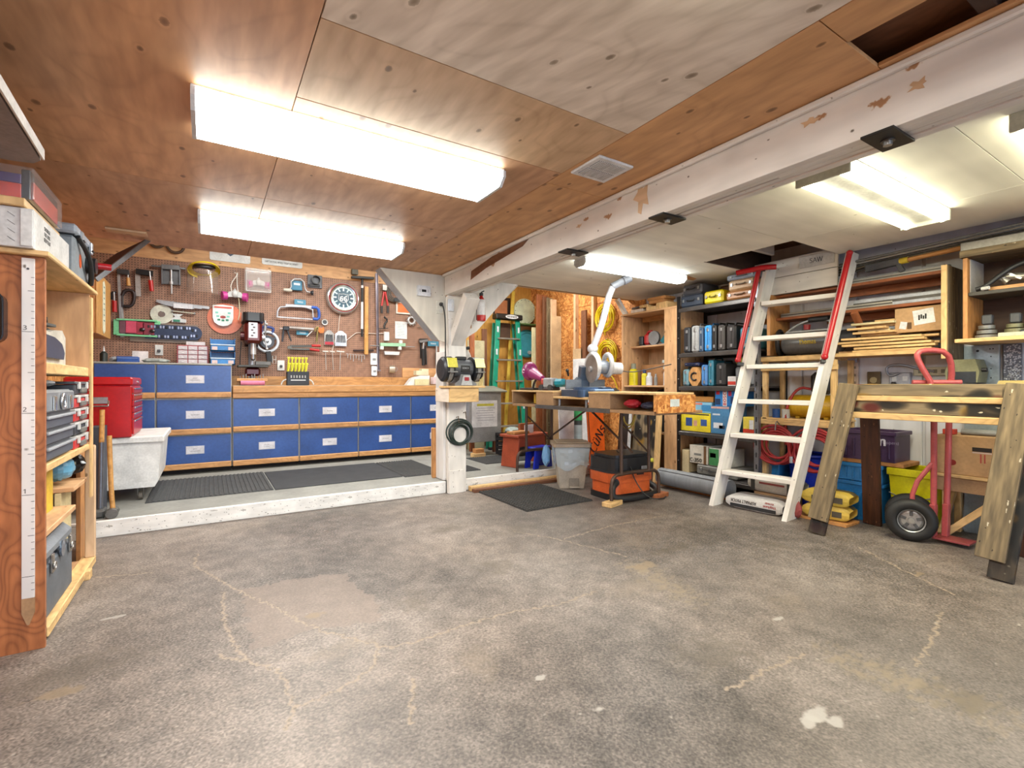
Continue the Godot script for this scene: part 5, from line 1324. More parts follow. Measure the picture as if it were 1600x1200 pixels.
func wall_clock() -> void:
	var c := Vector3(1.452,2.089,-6.39)
	var t := thing("wall_clock", "round chrome wall clock with a red band and blue dial", "clock", c)
	put("case", b_().lathe([Vector2(0.2, 0.0), Vector2(0.205, 0.03), Vector2(0.19, 0.06), Vector2(0.178, 0.065)], Vector3.ZERO, Vector3(0, 0, 1), 48), hx("dcdedf", 0.2, 0.7), t)
	put("red_band", b_().lathe([Vector2(0.178, 0.065), Vector2(0.174, 0.069), Vector2(0.169, 0.07)], Vector3.ZERO, Vector3(0, 0, 1), 48), hx("b02238", 0.25, 0.2), t)
	put("bezel", b_().lathe([Vector2(0.169, 0.07), Vector2(0.157, 0.082), Vector2(0.143, 0.078), Vector2(0.138, 0.06)], Vector3.ZERO, Vector3(0, 0, 1), 48), hx("d9dbdc", 0.15, 0.95), t)
	var d := put("dial", b_().cyl(Vector3(0, 0, 0.05), Vector3(0, 0, 0.06), 0.138, -1, 48), hx("d8f0f2", 0.35), t)
	put("dial_ring", b_().lathe([Vector2(0.0, 0.0), Vector2(0.122, 0.0)], Vector3(0, 0, 0.0612), Vector3(0, 0, 1), 40), hx("33586c", 0.4), d)
	for k in 12:
		var a := TAU * k / 12
		put("hour_mark", b_().bar(Vector3(sin(a) * 0.085, cos(a) * 0.085, 0.0625), Vector3(sin(a) * 0.122, cos(a) * 0.122, 0.0625), 0.016, 0.002, Vector3.BACK), hx("cfe6ec", 0.4) if k % 3 else hx("ffffff", 0.4), d)
	put("shield", b_().tube([Vector3(-0.055, 0.05, 0.063), Vector3(-0.03, 0.044, 0.063), Vector3(0, 0.05, 0.063), Vector3(0.03, 0.044, 0.063), Vector3(0.055, 0.05, 0.063), Vector3(0.06, -0.02, 0.063), Vector3(0.035, -0.05, 0.063), Vector3(0, -0.06, 0.063), Vector3(-0.035, -0.05, 0.063), Vector3(-0.06, -0.02, 0.063)], 0.003, 6, true), hx("f2f6f8", 0.4), d)
	text("66", 0.085, hx("f2f6f8", 0.4), d, Vector3(0, -0.012, 0.064), Basis(), "numeral", 0.002, true)
	put("hand", b_().bar(Vector3(0, 0, 0.068), Vector3(0.042, 0.03, 0.068), 0.006, 0.002, Vector3.BACK), hx("ffffff", 0.4), t)
	put("hand", b_().bar(Vector3(0, 0, 0.069), Vector3(0.055, -0.095, 0.069), 0.005, 0.002, Vector3.BACK), hx("ffffff", 0.4), t)
	put("power_cord", bw(t).tube([Vector3(1.426,1.903,-6.38), Vector3(1.407,1.796,-6.38), Vector3(1.403,1.674,-6.38), Vector3(1.357,1.558,-6.385), Vector3(1.326,1.419,-6.385)], 0.005, 6, false, 1), hx("dccfc4", 0.5), t)

# things standing on the bench: drill press, parts cabinets, wrench rack, papers
func bench_top_goods() -> void:
	var t := thing("drill_press", "dark red bench drill press with black head on worktop", "drill press", Vector3(0.42, 0.985, -6.12))
	var red := hx("5c1518", 0.3, 0.2)
	put("base", b_().box(Vector3(0, 0.035, 0.02), Vector3(0.24, 0.07, 0.3), 0.008), hx("4a2a26", 0.4, 0.4), t)
	put("column", b_().cyl(Vector3(0, 0.07, -0.07), Vector3(0, 0.7, -0.07), 0.037, -1, 24), chrome(), t)
	put("table", b_().box(Vector3(0.0, 0.21, 0.03), Vector3(0.3, 0.025, 0.22), 0.006).cyl(Vector3(0, 0.15, -0.06), Vector3(0, 0.22, -0.06), 0.055, -1, 20), hx("4c4b47", 0.4, 0.5), t)
	put("table_bracket", b_().box(Vector3(0.0, 0.15, 0.0), Vector3(0.15, 0.09, 0.14), 0.02), red, t)
	put("head", b_().box(Vector3(0, 0.58, 0.02), Vector3(0.17, 0.24, 0.3), 0.03).cyl(Vector3(-0.12, 0.54, 0.03), Vector3(-0.02, 0.54, 0.03), 0.045, 0.06, 20), red, t)
	put("belt_cover", b_().plate(B.rr(0.21, 0.4, 0.05), Vector3(0, 0.745, -0.01), 0.09, Vector3.RIGHT, Vector3.BACK), hx("16181c", 0.3), t, "black belt cover")
	put("nameplate", b_().box(Vector3(-0.005, 0.6, 0.172), Vector3(0.085, 0.17, 0.004), 0.001), hx("e4dce4", 0.4), t)
	for k in 5: put("plate_mark", b_().box(Vector3(-0.005 + 0.018 * (k % 2) - 0.009, 0.66 - k * 0.03, 0.1745), Vector3(0.022, 0.014, 0.002), 0), hx("3a3438", 0.5), t)
	put("quill", b_().cyl(Vector3(0, 0.34, 0.09), Vector3(0, 0.47, 0.09), 0.03, 0.03, 20), chrome(), t)
	put("chuck", b_().lathe([Vector2(0.008, -0.07), Vector2(0.024, -0.05), Vector2(0.026, 0.0)], Vector3(0, 0.34, 0.09), Vector3.UP, 20), hx("b5b5b5", 0.25, 0.9), t)
	var hub := put("feed_hub", b_().cyl(Vector3(0.085, 0.53, 0.06), Vector3(0.12, 0.53, 0.06), 0.03, -1, 18), chrome(), t)
	for a in [0.4, 2.5, 4.6]:
		put("spoke", b_().cyl(Vector3(0.115, 0.53, 0.06), Vector3(0.13, 0.53 + 0.15 * cos(a), 0.06 + 0.15 * sin(a)), 0.006).ball(Vector3(0.13, 0.53 + 0.16 * cos(a), 0.06 + 0.16 * sin(a)), Vector3(0.014, 0.014, 0.014), 10, 6), chrome(), hub)
	put("stop_rod", b_().cyl(Vector3(0.115, 0.6, 0.1), Vector3(0.118, 0.72, 0.1), 0.012), hx("cdd0d4", 0.3, 0.8), t)
	put("motor", b_().cyl(Vector3(0, 0.44, -0.16), Vector3(0, 0.66, -0.16), 0.07, -1, 22), hx("2a1a1c", 0.4), t)
	put("vise", b_().box(Vector3(0.1, 0.245, 0.05), Vector3(0.16, 0.045, 0.08), 0.006), hx("6c6862", 0.4, 0.5), t)
	put("power_cord", b_().tube([Vector3(-0.11, 0.48, 0.04), Vector3(-0.12, 0.35, 0.05), Vector3(-0.125, 0.22, 0.04)], 0.006, 6, false, 1), black(), t)
	t = thing("drill_index", "wooden tray of loose drill bits before the drill press", "tray", Vector3(0.4, 0.985, -5.88))
	put("tray", b_().box(Vector3(0, 0.06, -0.01), Vector3(0.29, 0.03, 0.1), 0.003).box(Vector3(0, 0.022, -0.045), Vector3(0.28, 0.045, 0.02)), M.oak, t)
	for k in 9: put("bit", b_().cyl(Vector3(-0.11 + k * 0.027, 0.075, -0.01), Vector3(-0.11 + k * 0.027, 0.1 + 0.012 * (k % 3), -0.01), 0.005, -1, 7), steel(), t)
	one("pink_rag_roll", "rolled pink shop towel lying on the worktop's left end", "towel", b_().cyl(Vector3(0.29, 1.011, -5.83), Vector3(0.515, 1.011, -5.83), 0.024, -1, 16), hx("e083a4", 0.8))
	t = hung("tape_reel", "open-reel measuring tape with white spokes hanging by the drill press", "tape measure", Vector3(0.586,1.654,-6.36))
	var c := Vector3(0.587,1.494,-6.33)
	put("rim", bw(t).hoop(c, Vector3(0, 0, 1), 0.115, 0.016, 36, 8), hx("dfe6f0", 0.4), t)
	put("frame", bw(t).cyl(c + Vector3(0, 0, -0.01), c + Vector3(0, 0, 0.012), 0.075, -1, 28), hx("3c414c", 0.4), t)
	put("hub", bw(t).cyl(c, c + Vector3(0, 0, 0.02), 0.045, -1, 24), hx("dfe6ee", 0.4), t)
	put("boss", bw(t).cyl(c + Vector3(0, 0, 0.02), c + Vector3(0, 0, 0.028), 0.014), hx("23252b", 0.4), t)
	for a in [0.5, 2.64, 4.71]: put("spoke", bw(t).bar(c + Vector3(cos(a), sin(a), 0) * 0.06, c + Vector3(cos(a), sin(a), 0) * 0.12, 0.03, 0.02, Vector3.BACK), hx("3c414c", 0.4), t)
	put("carry_loop", bw(t).tube([c + Vector3(-0.05, 0.09, 0), c + Vector3(-0.065, 0.16, 0), c + Vector3(-0.03, 0.175, 0), c + Vector3(0.04, 0.17, 0), c + Vector3(0.07, 0.155, 0), c + Vector3(0.045, 0.09, 0)], 0.016, 8, false, 1), hx("2c4588", 0.4), t, "blue carry loop")
	put("crank_arm", bw(t).bar(c + Vector3(0, 0, 0.03), c + Vector3(-0.075, 0.135, 0.03), 0.01, 0.005, Vector3.BACK), chrome(), t)
	put("grip", bw(t).bar(c + Vector3(0.01, -0.11, 0), c + Vector3(0.025, -0.24, 0), 0.055, 0.04, Vector3.BACK), black(), t)
	t = hung("caliper_frame", "white metal gauge frame low beside the tape reel", "gauge", Vector3(0.662,1.334,-6.37))
	put("frame", bw(t).tube([Vector3(0.649,1.334,-6.38), Vector3(0.684,1.335,-6.38), Vector3(0.684,1.244,-6.38), Vector3(0.649,1.243,-6.38)], 0.004, 6, true).tube([Vector3(0.649,1.288,-6.38), Vector3(0.684,1.289,-6.38)], 0.004, 6), hx("dcdad6", 0.4), t)
	# yellow spool rack
	var w := Vector3(0.89,0.985,-6.15)
	t = thing("wrench_rack", "black rack of yellow-handled wrenches on the worktop", "tool rack", Vector3(w.x, 0.985, -6.15))
	put("stand", b_().box(Vector3(0, 0.08, 0), Vector3(0.24, 0.16, 0.1), 0.005), hx("1f2228", 0.4), t)
	put("white_bar", b_().box(Vector3(0, 0.06, 0.051), Vector3(0.16, 0.01, 0.003), 0), hx("e6e6ea", 0.4), t)
	for k in 6: put("icon", b_().box(Vector3(-0.075 + k * 0.03, 0.1, 0.051), Vector3(0.012, 0.03, 0.003), 0), hx("b9b4b0", 0.4), t)
	for k in 6:
		for j in 2:
			var x := -0.095 + k * 0.038
			put("wrench", b_().tube([Vector3(x - 0.01, 0.16, 0.02 - j * 0.05), Vector3(x, 0.2 + j * 0.07, 0.02 - j * 0.05), Vector3(x + 0.004, 0.24 + j * 0.07, 0.02 - j * 0.05)], 0.009, 7).box(Vector3(x + 0.004, 0.25 + j * 0.07, 0.02 - j * 0.05), Vector3(0.032, 0.022, 0.014), 0.004), hx("e6e23a", 0.4), t, "yellow spring clamp")
	for s in [-1, 1]: put("side_loop", b_().tube([Vector3(s * 0.12, 0.07, 0.0), Vector3(s * 0.16, 0.05, 0.0), Vector3(s * 0.175, 0.008, 0.0)], 0.008, 6, false, 1), hx("e9e9e6", 0.4), t)
	# on the tall cabinets
	t = thing("parts_cabinet", "red steel cabinet of little clear drawers", "parts cabinet", Vector3(-0.135, 1.207, -6.18))
	put("case", b_().box(Vector3(0, 0.1, -0.01), Vector3(0.28, 0.2, 0.15), 0.003), hx("a04248", 0.4), t)
	for i in 3:
		for j in 4:
			var d := put("drawer", b_().box(Vector3(-0.088 + i * 0.088, 0.03 + j * 0.047, 0.067), Vector3(0.08, 0.04, 0.01), 0.003), hx("cfc4c8", 0.35), t)
			put("knob", b_().box(Vector3(-0.088 + i * 0.088, 0.025 + j * 0.047, 0.075), Vector3(0.02, 0.008, 0.01), 0.001), hx("e9e4e4", 0.3), d)
	one("slim_box", "slim white box lying on the red parts cabinet", "box", b_().box(Vector3(-0.11, 1.427, -6.18), Vector3(0.17, 0.04, 0.09), 0.003), hx("d8d4d8", 0.5))
	for k in 2:
		t = thing("stacking_bin", ["lower blue open-front bin stacked beside the drill press", "upper blue open-front bin of the stacked pair"][k], "bin", Vector3(0.135, 1.207 + k * 0.145, -6.16), 0, "blue stacking bins")
		var bl := hx("2f7fc4", 0.4)
		put("tub", b_().box(Vector3(0, 0.006, 0), Vector3(0.23, 0.012, 0.2)).box(Vector3(-0.112, 0.07, 0), Vector3(0.006, 0.14, 0.2)).box(Vector3(0.112, 0.07, 0), Vector3(0.006, 0.14, 0.2)).box(Vector3(0, 0.07, -0.097), Vector3(0.23, 0.14, 0.006)).box(Vector3(0, 0.033, 0.097), Vector3(0.23, 0.066, 0.006)), bl, t)
		put("lip", b_().box(Vector3(0, 0.068, 0.101), Vector3(0.23, 0.012, 0.012), 0.003), hx("cfe2f2", 0.4), t)
		for s in [-1, 1]: put("label", b_().box(Vector3(s * 0.075, 0.03, 0.101), Vector3(0.05, 0.035, 0.003), 0), hx("e2c6c2", 0.5), t)
	t = thing("blue_box", "small blue plastic case among the litter on the tall cabinets", "case", Vector3(-0.66, 1.207, -6.0))
	put("case", b_().box(Vector3(0, 0.03, 0), Vector3(0.17, 0.06, 0.1), 0.006), hx("2756a8", 0.4), t)
	put("lid_line", b_().box(Vector3(0, 0.045, 0.051), Vector3(0.16, 0.004, 0.002), 0), hx("9fb6e2", 0.4), t)
	one("price_card", "white printed card leaning among the litter", "card", b_().box(Vector3(-0.585, 1.27, -6.2), Vector3(0.13, 0.13, 0.006), 0.0005, Basis(Vector3.RIGHT, -0.12)), hx("ece4e4", 0.6))
	one("bag_of_parts", "clear bag of grey hardware on the tall cabinets", "bag", b_().ball(Vector3(-0.45, 1.237, -6.1), Vector3(0.15, 0.032, 0.1), 20, 10, 0.6, 4), hx("b6bcb8", 0.3))
	one("grey_pouch", "grey pouch at the left end of the tall cabinets", "pouch", b_().ball(Vector3(-0.77, 1.238, -6.1), Vector3(0.06, 0.036, 0.08), 14, 8, 0.3, 6), hx("b4b8c0", 0.5))
	t = thing("caulk_bottle", "dark green bottle with a white nozzle beside the wall box", "bottle", Vector3(-0.83, 1.207, -5.9))
	put("body", b_().lathe([Vector2(0, 0), Vector2(0.03, 0), Vector2(0.03, 0.08), Vector2(0.012, 0.1)], Vector3.ZERO, Vector3.UP, 16), hx("27302e", 0.4), t)
	put("nozzle", b_().cyl(Vector3(0, 0.1, 0), Vector3(0, 0.15, 0), 0.01, 0.003), hx("e4e6e6", 0.4), t)
	# wooden box on the alcove's left wall with a paper scroll
	t = thing("wall_box", "wooden wall box on the left with a long paper strip", "cabinet", Vector3(-0.93, 1.43, -5.67))
	put("carcass", b_(Vector3.UP).span(Vector3(-0.13, 0, -0.35), Vector3(0.12, 0.53, 0.35), 0.003), M.pine_dark, t)
	put("door", b_(Vector3.UP).span(Vector3(0.121, 0.0, -0.34), Vector3(0.135, 0.53, 0.34), 0.003), M.handle_wood, t)
	put("paper_strip", b_().plate([Vector2(-0.06, 0.05), Vector2(-0.02, 0.02), Vector2(0.06, 0.05), Vector2(0.06, 0.46), Vector2(0.0, 0.5), Vector2(-0.06, 0.47)], Vector3(0.137, 0, 0.02), 0.003, Vector3.FORWARD, Vector3.UP), hx("e6e6cc", 0.7), t)
	for k in 7: put("print_line", b_().box(Vector3(0.1389, 0.44 - k * 0.05, 0.02), Vector3(0.0006, 0.012, 0.06), 0), hx("8a9a8c", 0.8), t)
	# papers and tubs near the post
	t = thing("paper_tray", "white curved tray with cream papers on the worktop by the post", "tray", Vector3(2.44, 0.985, -6.2))
	put("tray", b_().plate([Vector2(-0.2, 0), Vector2(0.12, 0), Vector2(0.12, 0.13), Vector2(-0.02, 0.13), Vector2(-0.13, 0.09)], Vector3(0, 0, -0.06), 0.12), hx("ececec", 0.5), t)
	put("paper_pack", b_().box(Vector3(0.02, 0.165, -0.06), Vector3(0.18, 0.06, 0.1), 0.002).box(Vector3(0.06, 0.205, -0.06), Vector3(0.1, 0.03, 0.1), 0.002), hx("ece4c4", 0.6), t)
	put("note_pack", b_().box(Vector3(0.0, 0.04, 0.02), Vector3(0.2, 0.08, 0.03), 0.002), hx("e6dcb0", 0.6), t)
	t = thing("tissue_box", "pale pink tub with a folded white cloth standing up", "tub", Vector3(2.69, 0.985, -6.15))
	put("tub", b_().box(Vector3(-0.02, 0.06, 0), Vector3(0.2, 0.1, 0.1), 0.008), hx("e4cdd2", 0.4), t)
	put("cloth", b_().plate([Vector2(-0.08, 0.0), Vector2(0.09, 0.0), Vector2(0.02, 0.09), Vector2(0.0, 0.12), Vector2(-0.02, 0.1)], Vector3(0, 0.11, 0), 0.05), hx("f2f2f0", 0.8), t)
	put("red_end", b_().box(Vector3(0.1, 0.06, 0), Vector3(0.04, 0.08, 0.08), 0.008), hx("a8242e", 0.4), t)
	one("backing_board", "orange-brown offcut board standing behind the papers", "board", b_().span(Vector3(2.24, 1.09, -6.4), Vector3(2.8, 1.22, -6.38)), M.ply_orange)

# ---------- on and behind the post ----------
func build_store_corner() -> void:
	var t := thing("thermostat", "white thermostat with a dark display on the gusset board", "thermostat", Vector3(1.632,1.831,-4.104))
	put("case", b_().plate(B.rr(0.125, 0.092, 0.01), Vector3(0, 0, 0.012), 0.024), hx("f0f1f4", 0.4), t)
	put("display", b_().box(Vector3(0, 0, 0.0245), Vector3(0.042, 0.022, 0.002), 0), hx("2c2c30", 0.2), t)
	for s in [-1, 1]: put("button", b_().box(Vector3(s * 0.038, 0, 0.0245), Vector3(0.004, 0.026, 0.002), 0), hx("88888e", 0.4), t)
	t = thing("wall_outlet", "cream wall outlet with a black plug and hanging cord", "outlet", Vector3(1.793,1.701,-4.104))
	put("plate", b_().box(Vector3(0, 0, 0.004), Vector3(0.075, 0.12, 0.008), 0.003), hx("e6e0d0", 0.4), t)
	put("socket", b_().cyl(Vector3(0.005, -0.03, 0.008), Vector3(0.005, -0.03, 0.014), 0.02), hx("f0ece0", 0.4), t)
	put("plug", b_().box(Vector3(0.005, 0.025, 0.022), Vector3(0.03, 0.03, 0.032), 0.006), black(), t)
	put("cord", bw(t).tube([Vector3(1.786,1.732,-4.075), Vector3(1.815,1.71,-4.07), Vector3(1.821,1.579,-4.04), Vector3(1.816,1.347,-4.03), Vector3(1.812,1.161,-4.02), Vector3(1.795,1.057,-4.01)], 0.006, 7, false, 2), hx("202122", 0.5), t)
	t = thing("light_switch", "white light switch on the post's upper front", "switch", Vector3(1.874,1.718,-4.046))
	put("plate", b_().box(Vector3(0, 0, 0.006), Vector3(0.06, 0.11, 0.012), 0.003), hx("eceef2", 0.4), t)
	put("rocker", b_().box(Vector3(0.01, 0, 0.014), Vector3(0.016, 0.05, 0.008), 0.002), hx("f6f6f8", 0.35), t)
	t = thing("fire_extinguisher", "small red and white fire extinguisher behind the diagonal brace", "fire extinguisher", Vector3(2.156,1.584,-3.98))
	var fx := Vector3(2.156,1.584,-3.98)
	put("cylinder", b_().lathe([Vector2(0, 0), Vector2(0.04, 0.002), Vector2(0.042, 0.02), Vector2(0.042, 0.055)], Vector3.ZERO, Vector3.UP, 22), hx("d8231e", 0.3), t)
	put("label_band", b_().lathe([Vector2(0.042, 0.055), Vector2(0.042, 0.17), Vector2(0.034, 0.2)], Vector3.ZERO, Vector3.UP, 22), hx("e6e2e0", 0.35), t)
	put("shoulder", b_().lathe([Vector2(0.034, 0.2), Vector2(0.018, 0.222), Vector2(0.012, 0.24), Vector2(0, 0.24)], Vector3.ZERO, Vector3.UP, 22), hx("c4201c", 0.3), t)
	put("valve", b_().box(Vector3(0, 0.25, 0), Vector3(0.03, 0.03, 0.03), 0.004).bar(Vector3(0, 0.27, 0), Vector3(0.03, 0.285, 0.0), 0.012, 0.01), black(), t)
	put("bracket", b_().box(Vector3(0, 0.12, -0.06), Vector3(0.02, 0.2, 0.05), 0.002), hx("2a2a2c", 0.4), t)
	# grinder on its shelf
	t = thing("grinder_shelf", "raw pine shelf box fixed round the post under the grinder", "shelf", Vector3(1.92, 0.84, -3.96))
	put("front_board", b_().span(Vector3(-0.145, 0, 0.09), Vector3(0.14, 0.125, 0.112)), M.pine, t)
	put("side_board", b_().span(Vector3(-0.145, 0, -0.2), Vector3(-0.125, 0.125, 0.089)), M.ply_pale, t)
	put("side_board", b_().span(Vector3(0.12, 0, -0.2), Vector3(0.14, 0.125, 0.089)), M.ply_pale, t)
	put("top_board", b_().span(Vector3(-0.16, 0.126, -0.085), Vector3(0.2, 0.144, 0.125)), M.pine, t)
	t = thing("bench_grinder", "grey bench grinder with black wheel guards and yellow eye shields", "grinder", Vector3(1.92, 0.985, -3.93))
	var gy := hx("6c6f74", 0.4, 0.3)
	put("foot", b_().plate([Vector2(-0.1, 0), Vector2(0.11, 0), Vector2(0.11, 0.02), Vector2(0.06, 0.05), Vector2(0.045, 0.1), Vector2(-0.045, 0.1), Vector2(-0.06, 0.05), Vector2(-0.1, 0.02)], Vector3(0.01, 0, 0.01), 0.13), hx("8a8b8d", 0.4, 0.3), t)
	put("switch_panel", b_().plate([Vector2(-0.05, 0.0), Vector2(0.06, 0.0), Vector2(0.04, 0.085), Vector2(-0.03, 0.085)], Vector3(0.015, 0.005, 0.079), 0.01), hx("d6d6d4", 0.4), t)
	put("switch", b_().box(Vector3(0.018, 0.06, 0.086), Vector3(0.045, 0.03, 0.006), 0.002), hx("b8303a", 0.4), t)
	put("motor", b_().cyl(Vector3(-0.085, 0.155, 0), Vector3(0.09, 0.155, 0), 0.078, -1, 30), gy, t)
	put("nameplate", b_().box(Vector3(0.01, 0.15, 0.076), Vector3(0.09, 0.06, 0.006), 0.001), hx("24252a", 0.3), t)
	text("BENCH", 0.02, hx("c9cccf"), t, Vector3(0.01, 0.155, 0.0795))
	put("cap", b_().box(Vector3(0.0, 0.245, 0), Vector3(0.09, 0.03, 0.06), 0.006), black(), t)
	for s in [-1, 1]:
		var g := put("wheel_guard", b_().cyl(Vector3(s * 0.1, 0.145, -0.01), Vector3(s * 0.175, 0.145, -0.01), 0.115, 0.11, 30), hx("2f3136", 0.4, 0.3), t)
		put("end_cover", b_().lathe([Vector2(0.108, 0), Vector2(0.09, 0.018), Vector2(0.03, 0.022), Vector2(0, 0.022)], Vector3(s * 0.175, 0.145, -0.01), Vector3(s, 0, 0), 30), hx("3a3c42", 0.4, 0.3), g)
		put("grinding_wheel", b_().cyl(Vector3(s * 0.12, 0.14, 0.005), Vector3(s * 0.15, 0.14, 0.005), 0.108, -1, 30), hx("9a9690", 0.8), g)
		put("eye_shield", b_().box(Vector3(s * 0.135, 0.2, 0.115), Vector3(0.095, 0.09, 0.008), 0.003, Basis(Vector3.RIGHT, -0.35)), hx("d8ce52", 0.25), t, "yellow eye shield")
		put("tool_rest", b_().box(Vector3(s * 0.135, 0.12, 0.125), Vector3(0.07, 0.012, 0.05), 0.002), hx("a9aaac", 0.3, 0.7), t)
	for q in [[2.09, 0.08], [2.105, 0.09], [2.075, 0.07]]: one("carpenter_pencil", ["yellow pencil standing beside the grinder, lowest", "yellow pencil standing beside the grinder, tallest", "yellow pencil leaning by the grinder, middle one"][0 if q[1] == 0.07 else (1 if q[1] == 0.09 else 2)], "pencil", b_().cyl(Vector3(q[0], 0.9845, -3.87), Vector3(q[0] + 0.012, 0.985 + q[1], -3.87), 0.005, -1, 7), hx("e6cf86", 0.5), "pencils by the grinder")
	t = thing("hose_coil", "dark green garden hose coil hung on hooks on the post", "hose", Vector3(1.962,0.676,-4.04))
	for k in 5: put("loop", bw(t).hoop(Vector3(1.957,0.559,-4.03) + Vector3(0.008 * (k % 3), -0.006 * k, 0.008 * (k % 2)), Vector3(0.08 * (k - 2), 0, 1), 0.125 - 0.011 * k, 0.0075, 34, 7, 0.0, TAU, 0.95), hx("22332c", 0.45), t)
	for u in [Vector3(1.934,0.694,-4.05), Vector3(2.006,0.733,-4.05)]: put("hook", bw(t).tube([u + Vector3(0, 0.0, 0), u + Vector3(0.01, 0.01, 0.025), u + Vector3(0.01, -0.05, 0.035)], 0.004, 6), hx("6e5a48", 0.5, 0.5), t)
	for q in [[Vector3(1.858,0.582,-4.33), 0.05, "brown board on end between post and drawers", "pine_dark"], [Vector3(1.861,0.577,-4.4), 0.03, "narrow tan board on end left of the post", "ply_tan"]]:
		one("leaning_offcut", q[2], "board", b_(Vector3.UP).span(Vector3(q[0].x - q[1], 0.107, q[0].z), Vector3(q[0].x, q[0].y, q[0].z + 0.03)), M[q[3]], "offcuts beside the post")
	# grey electrical cabinet with a pinned notice
	t = thing("metal_locker", "grey metal cabinet with a notice headed in yellow", "cabinet", Vector3(2.94, 0.28, -5.45))
	put("body", b_().span(Vector3(-0.23, 0, -0.1), Vector3(0.22, 0.62, 0.15), 0.004), hx("a6a6a4", 0.4, 0.3), t)
	put("sloping_lid", b_().box(Vector3(0.0, 0.655, 0.04), Vector3(0.55, 0.02, 0.34), 0.004, Basis(Vector3.RIGHT, 0.18)), hx("8b8b80", 0.45, 0.2), t)
	put("bracket", b_().span(Vector3(0.23, -0.17, -0.1), Vector3(0.275, 0.6, -0.06)), M.brown_wood, t)
	put("notice", b_().box(Vector3(-0.02, 0.35, 0.1515), Vector3(0.36, 0.33, 0.002), 0), hx("eceae8", 0.7), t)
	put("heading", b_().box(Vector3(-0.01, 0.46, 0.153), Vector3(0.24, 0.03, 0.001), 0), hx("d8d048", 0.7), t)
	for k in 6: put("print_line", b_().box(Vector3(-0.01, 0.42 - k * 0.03, 0.153), Vector3(0.27 - 0.05 * (k % 2), 0.006, 0.001), 0), hx("a9a9ac", 0.8), t)
	for q in [[Vector3(2.8, 0.107, -5.25), Vector3(0.16, 0.05, 0.1), "yellow timber block lying under the grey cabinet", "pine"], [Vector3(2.81, 0.158, -5.26), Vector3(0.12, 0.05, 0.08), "short yellow block stacked on another under the cabinet", "pine_dark"]]:
		one("timber_block", q[2], "block", b_().box(q[0] + Vector3(0, q[1].y / 2, 0), q[1]), M[q[3]], "blocks under the grey cabinet")
	one("upright_stud", "orange timber stud behind the grey cabinet", "stud", b_().span(Vector3(2.93, 0.107, -5.75), Vector3(2.99, 1.75, -5.7)), M.redwood)
	one("leaning_strip", "cream plastic strip with punched holes behind the grinder", "strip", b_(Vector3.UP).span(Vector3(3.0, 0.107, -5.95), Vector3(3.26, 1.6, -5.92)), hx("c6bd98", 0.6))
	one("upright_board", "brown board on end between the strip and green ladder", "board", b_(Vector3.UP).span(Vector3(3.36, 0.107, -6.2), Vector3(3.44, 1.8, -6.17)), M.brown_wood)
	t = thing("work_cap", "white cap with black brim hanging behind the grinder", "cap", Vector3(2.1, 1.24, -4.22))
	put("crown", b_().ball(Vector3.ZERO, Vector3(0.07, 0.1, 0.06), 16, 10), hx("dcd8d2", 0.7), t)
	put("brim", b_().hoop(Vector3(0.05, 0.03, 0), Vector3(0, 0, 1), 0.08, 0.018, 18, 6, -1.2, 1.6), black(), t)
	put("cap_hook", b_().cyl(Vector3(-0.078, 0.05, 0.0), Vector3(0.0, 0.06, 0.0), 0.004), steel(), t)
	stepladder()
	# things at the back of the corner
	t = thing("picture_frame", "dark framed picture high on the yellow plywood wall", "picture", Vector3(3.842,2.17,-6.39))
	put("frame", bw(t).box(Vector3(3.816,2.177,-6.385), Vector3(0.3, 0.3, 0.02), 0.004), hx("33221a", 0.4), t)
	put("print", bw(t).box(Vector3(3.798,2.174,-6.374), Vector3(0.22, 0.22, 0.004), 0), hx("c47a4a", 0.6), t)
	one("yellow_pole", "bright yellow pole leaning on the yellow wall above the stepladder", "pole", b_().bar(Vector3(3.75, 0.107, -6.2), Vector3(3.99,2.431,-6.33), 0.05, 0.03, Vector3.BACK), hx("f0cc52", 0.5))
	t = thing("corner_shelf", "small green-edged shelf high in the back corner", "shelf", Vector3(4.18, 1.91, -6.3))
	put("board", b_().span(Vector3(-0.16, 0, -0.1), Vector3(0.18, 0.02, 0.12)), hx("6f8f4e", 0.6), t)
	put("bracket", b_().span(Vector3(-0.15, -0.08, -0.1), Vector3(0.18, -0.001, -0.07)), M.ply_orange, t)
	t = thing("round_dial", "large cream round dial on the high corner shelf", "dial", Vector3(4.19, 1.931, -6.33))
	put("dial", b_().cyl(Vector3(0, 0.2, 0), Vector3(0, 0.2, 0.03), 0.2, -1, 36), hx("dfe6c4", 0.5), t)
	for k in 16: put("dial_mark", b_().box(Vector3(cos(TAU * k / 16) * 0.18, 0.2 + sin(TAU * k / 16) * 0.18, 0.031), Vector3(0.012, 0.012, 0.002), 0), hx("5a6a58", 0.7), t)
	t = thing("bucket_lid", "round turquoise plastic lid hanging beside the stepladder", "lid", Vector3(4.272,1.636,-6.36))
	put("lid", b_().lathe([Vector2(0, 0), Vector2(0.16, 0), Vector2(0.17, 0.012), Vector2(0.2, 0.014), Vector2(0.22, 0.0)], Vector3(0, 0, 0.0), Vector3(0, 0, 1), 36), hx("4fbfd6", 0.35), t)
	put("spout", b_().cyl(Vector3(0.02, -0.14, 0.012), Vector3(0.02, -0.14, 0.04), 0.03), hx("cfe4e6", 0.4), t)
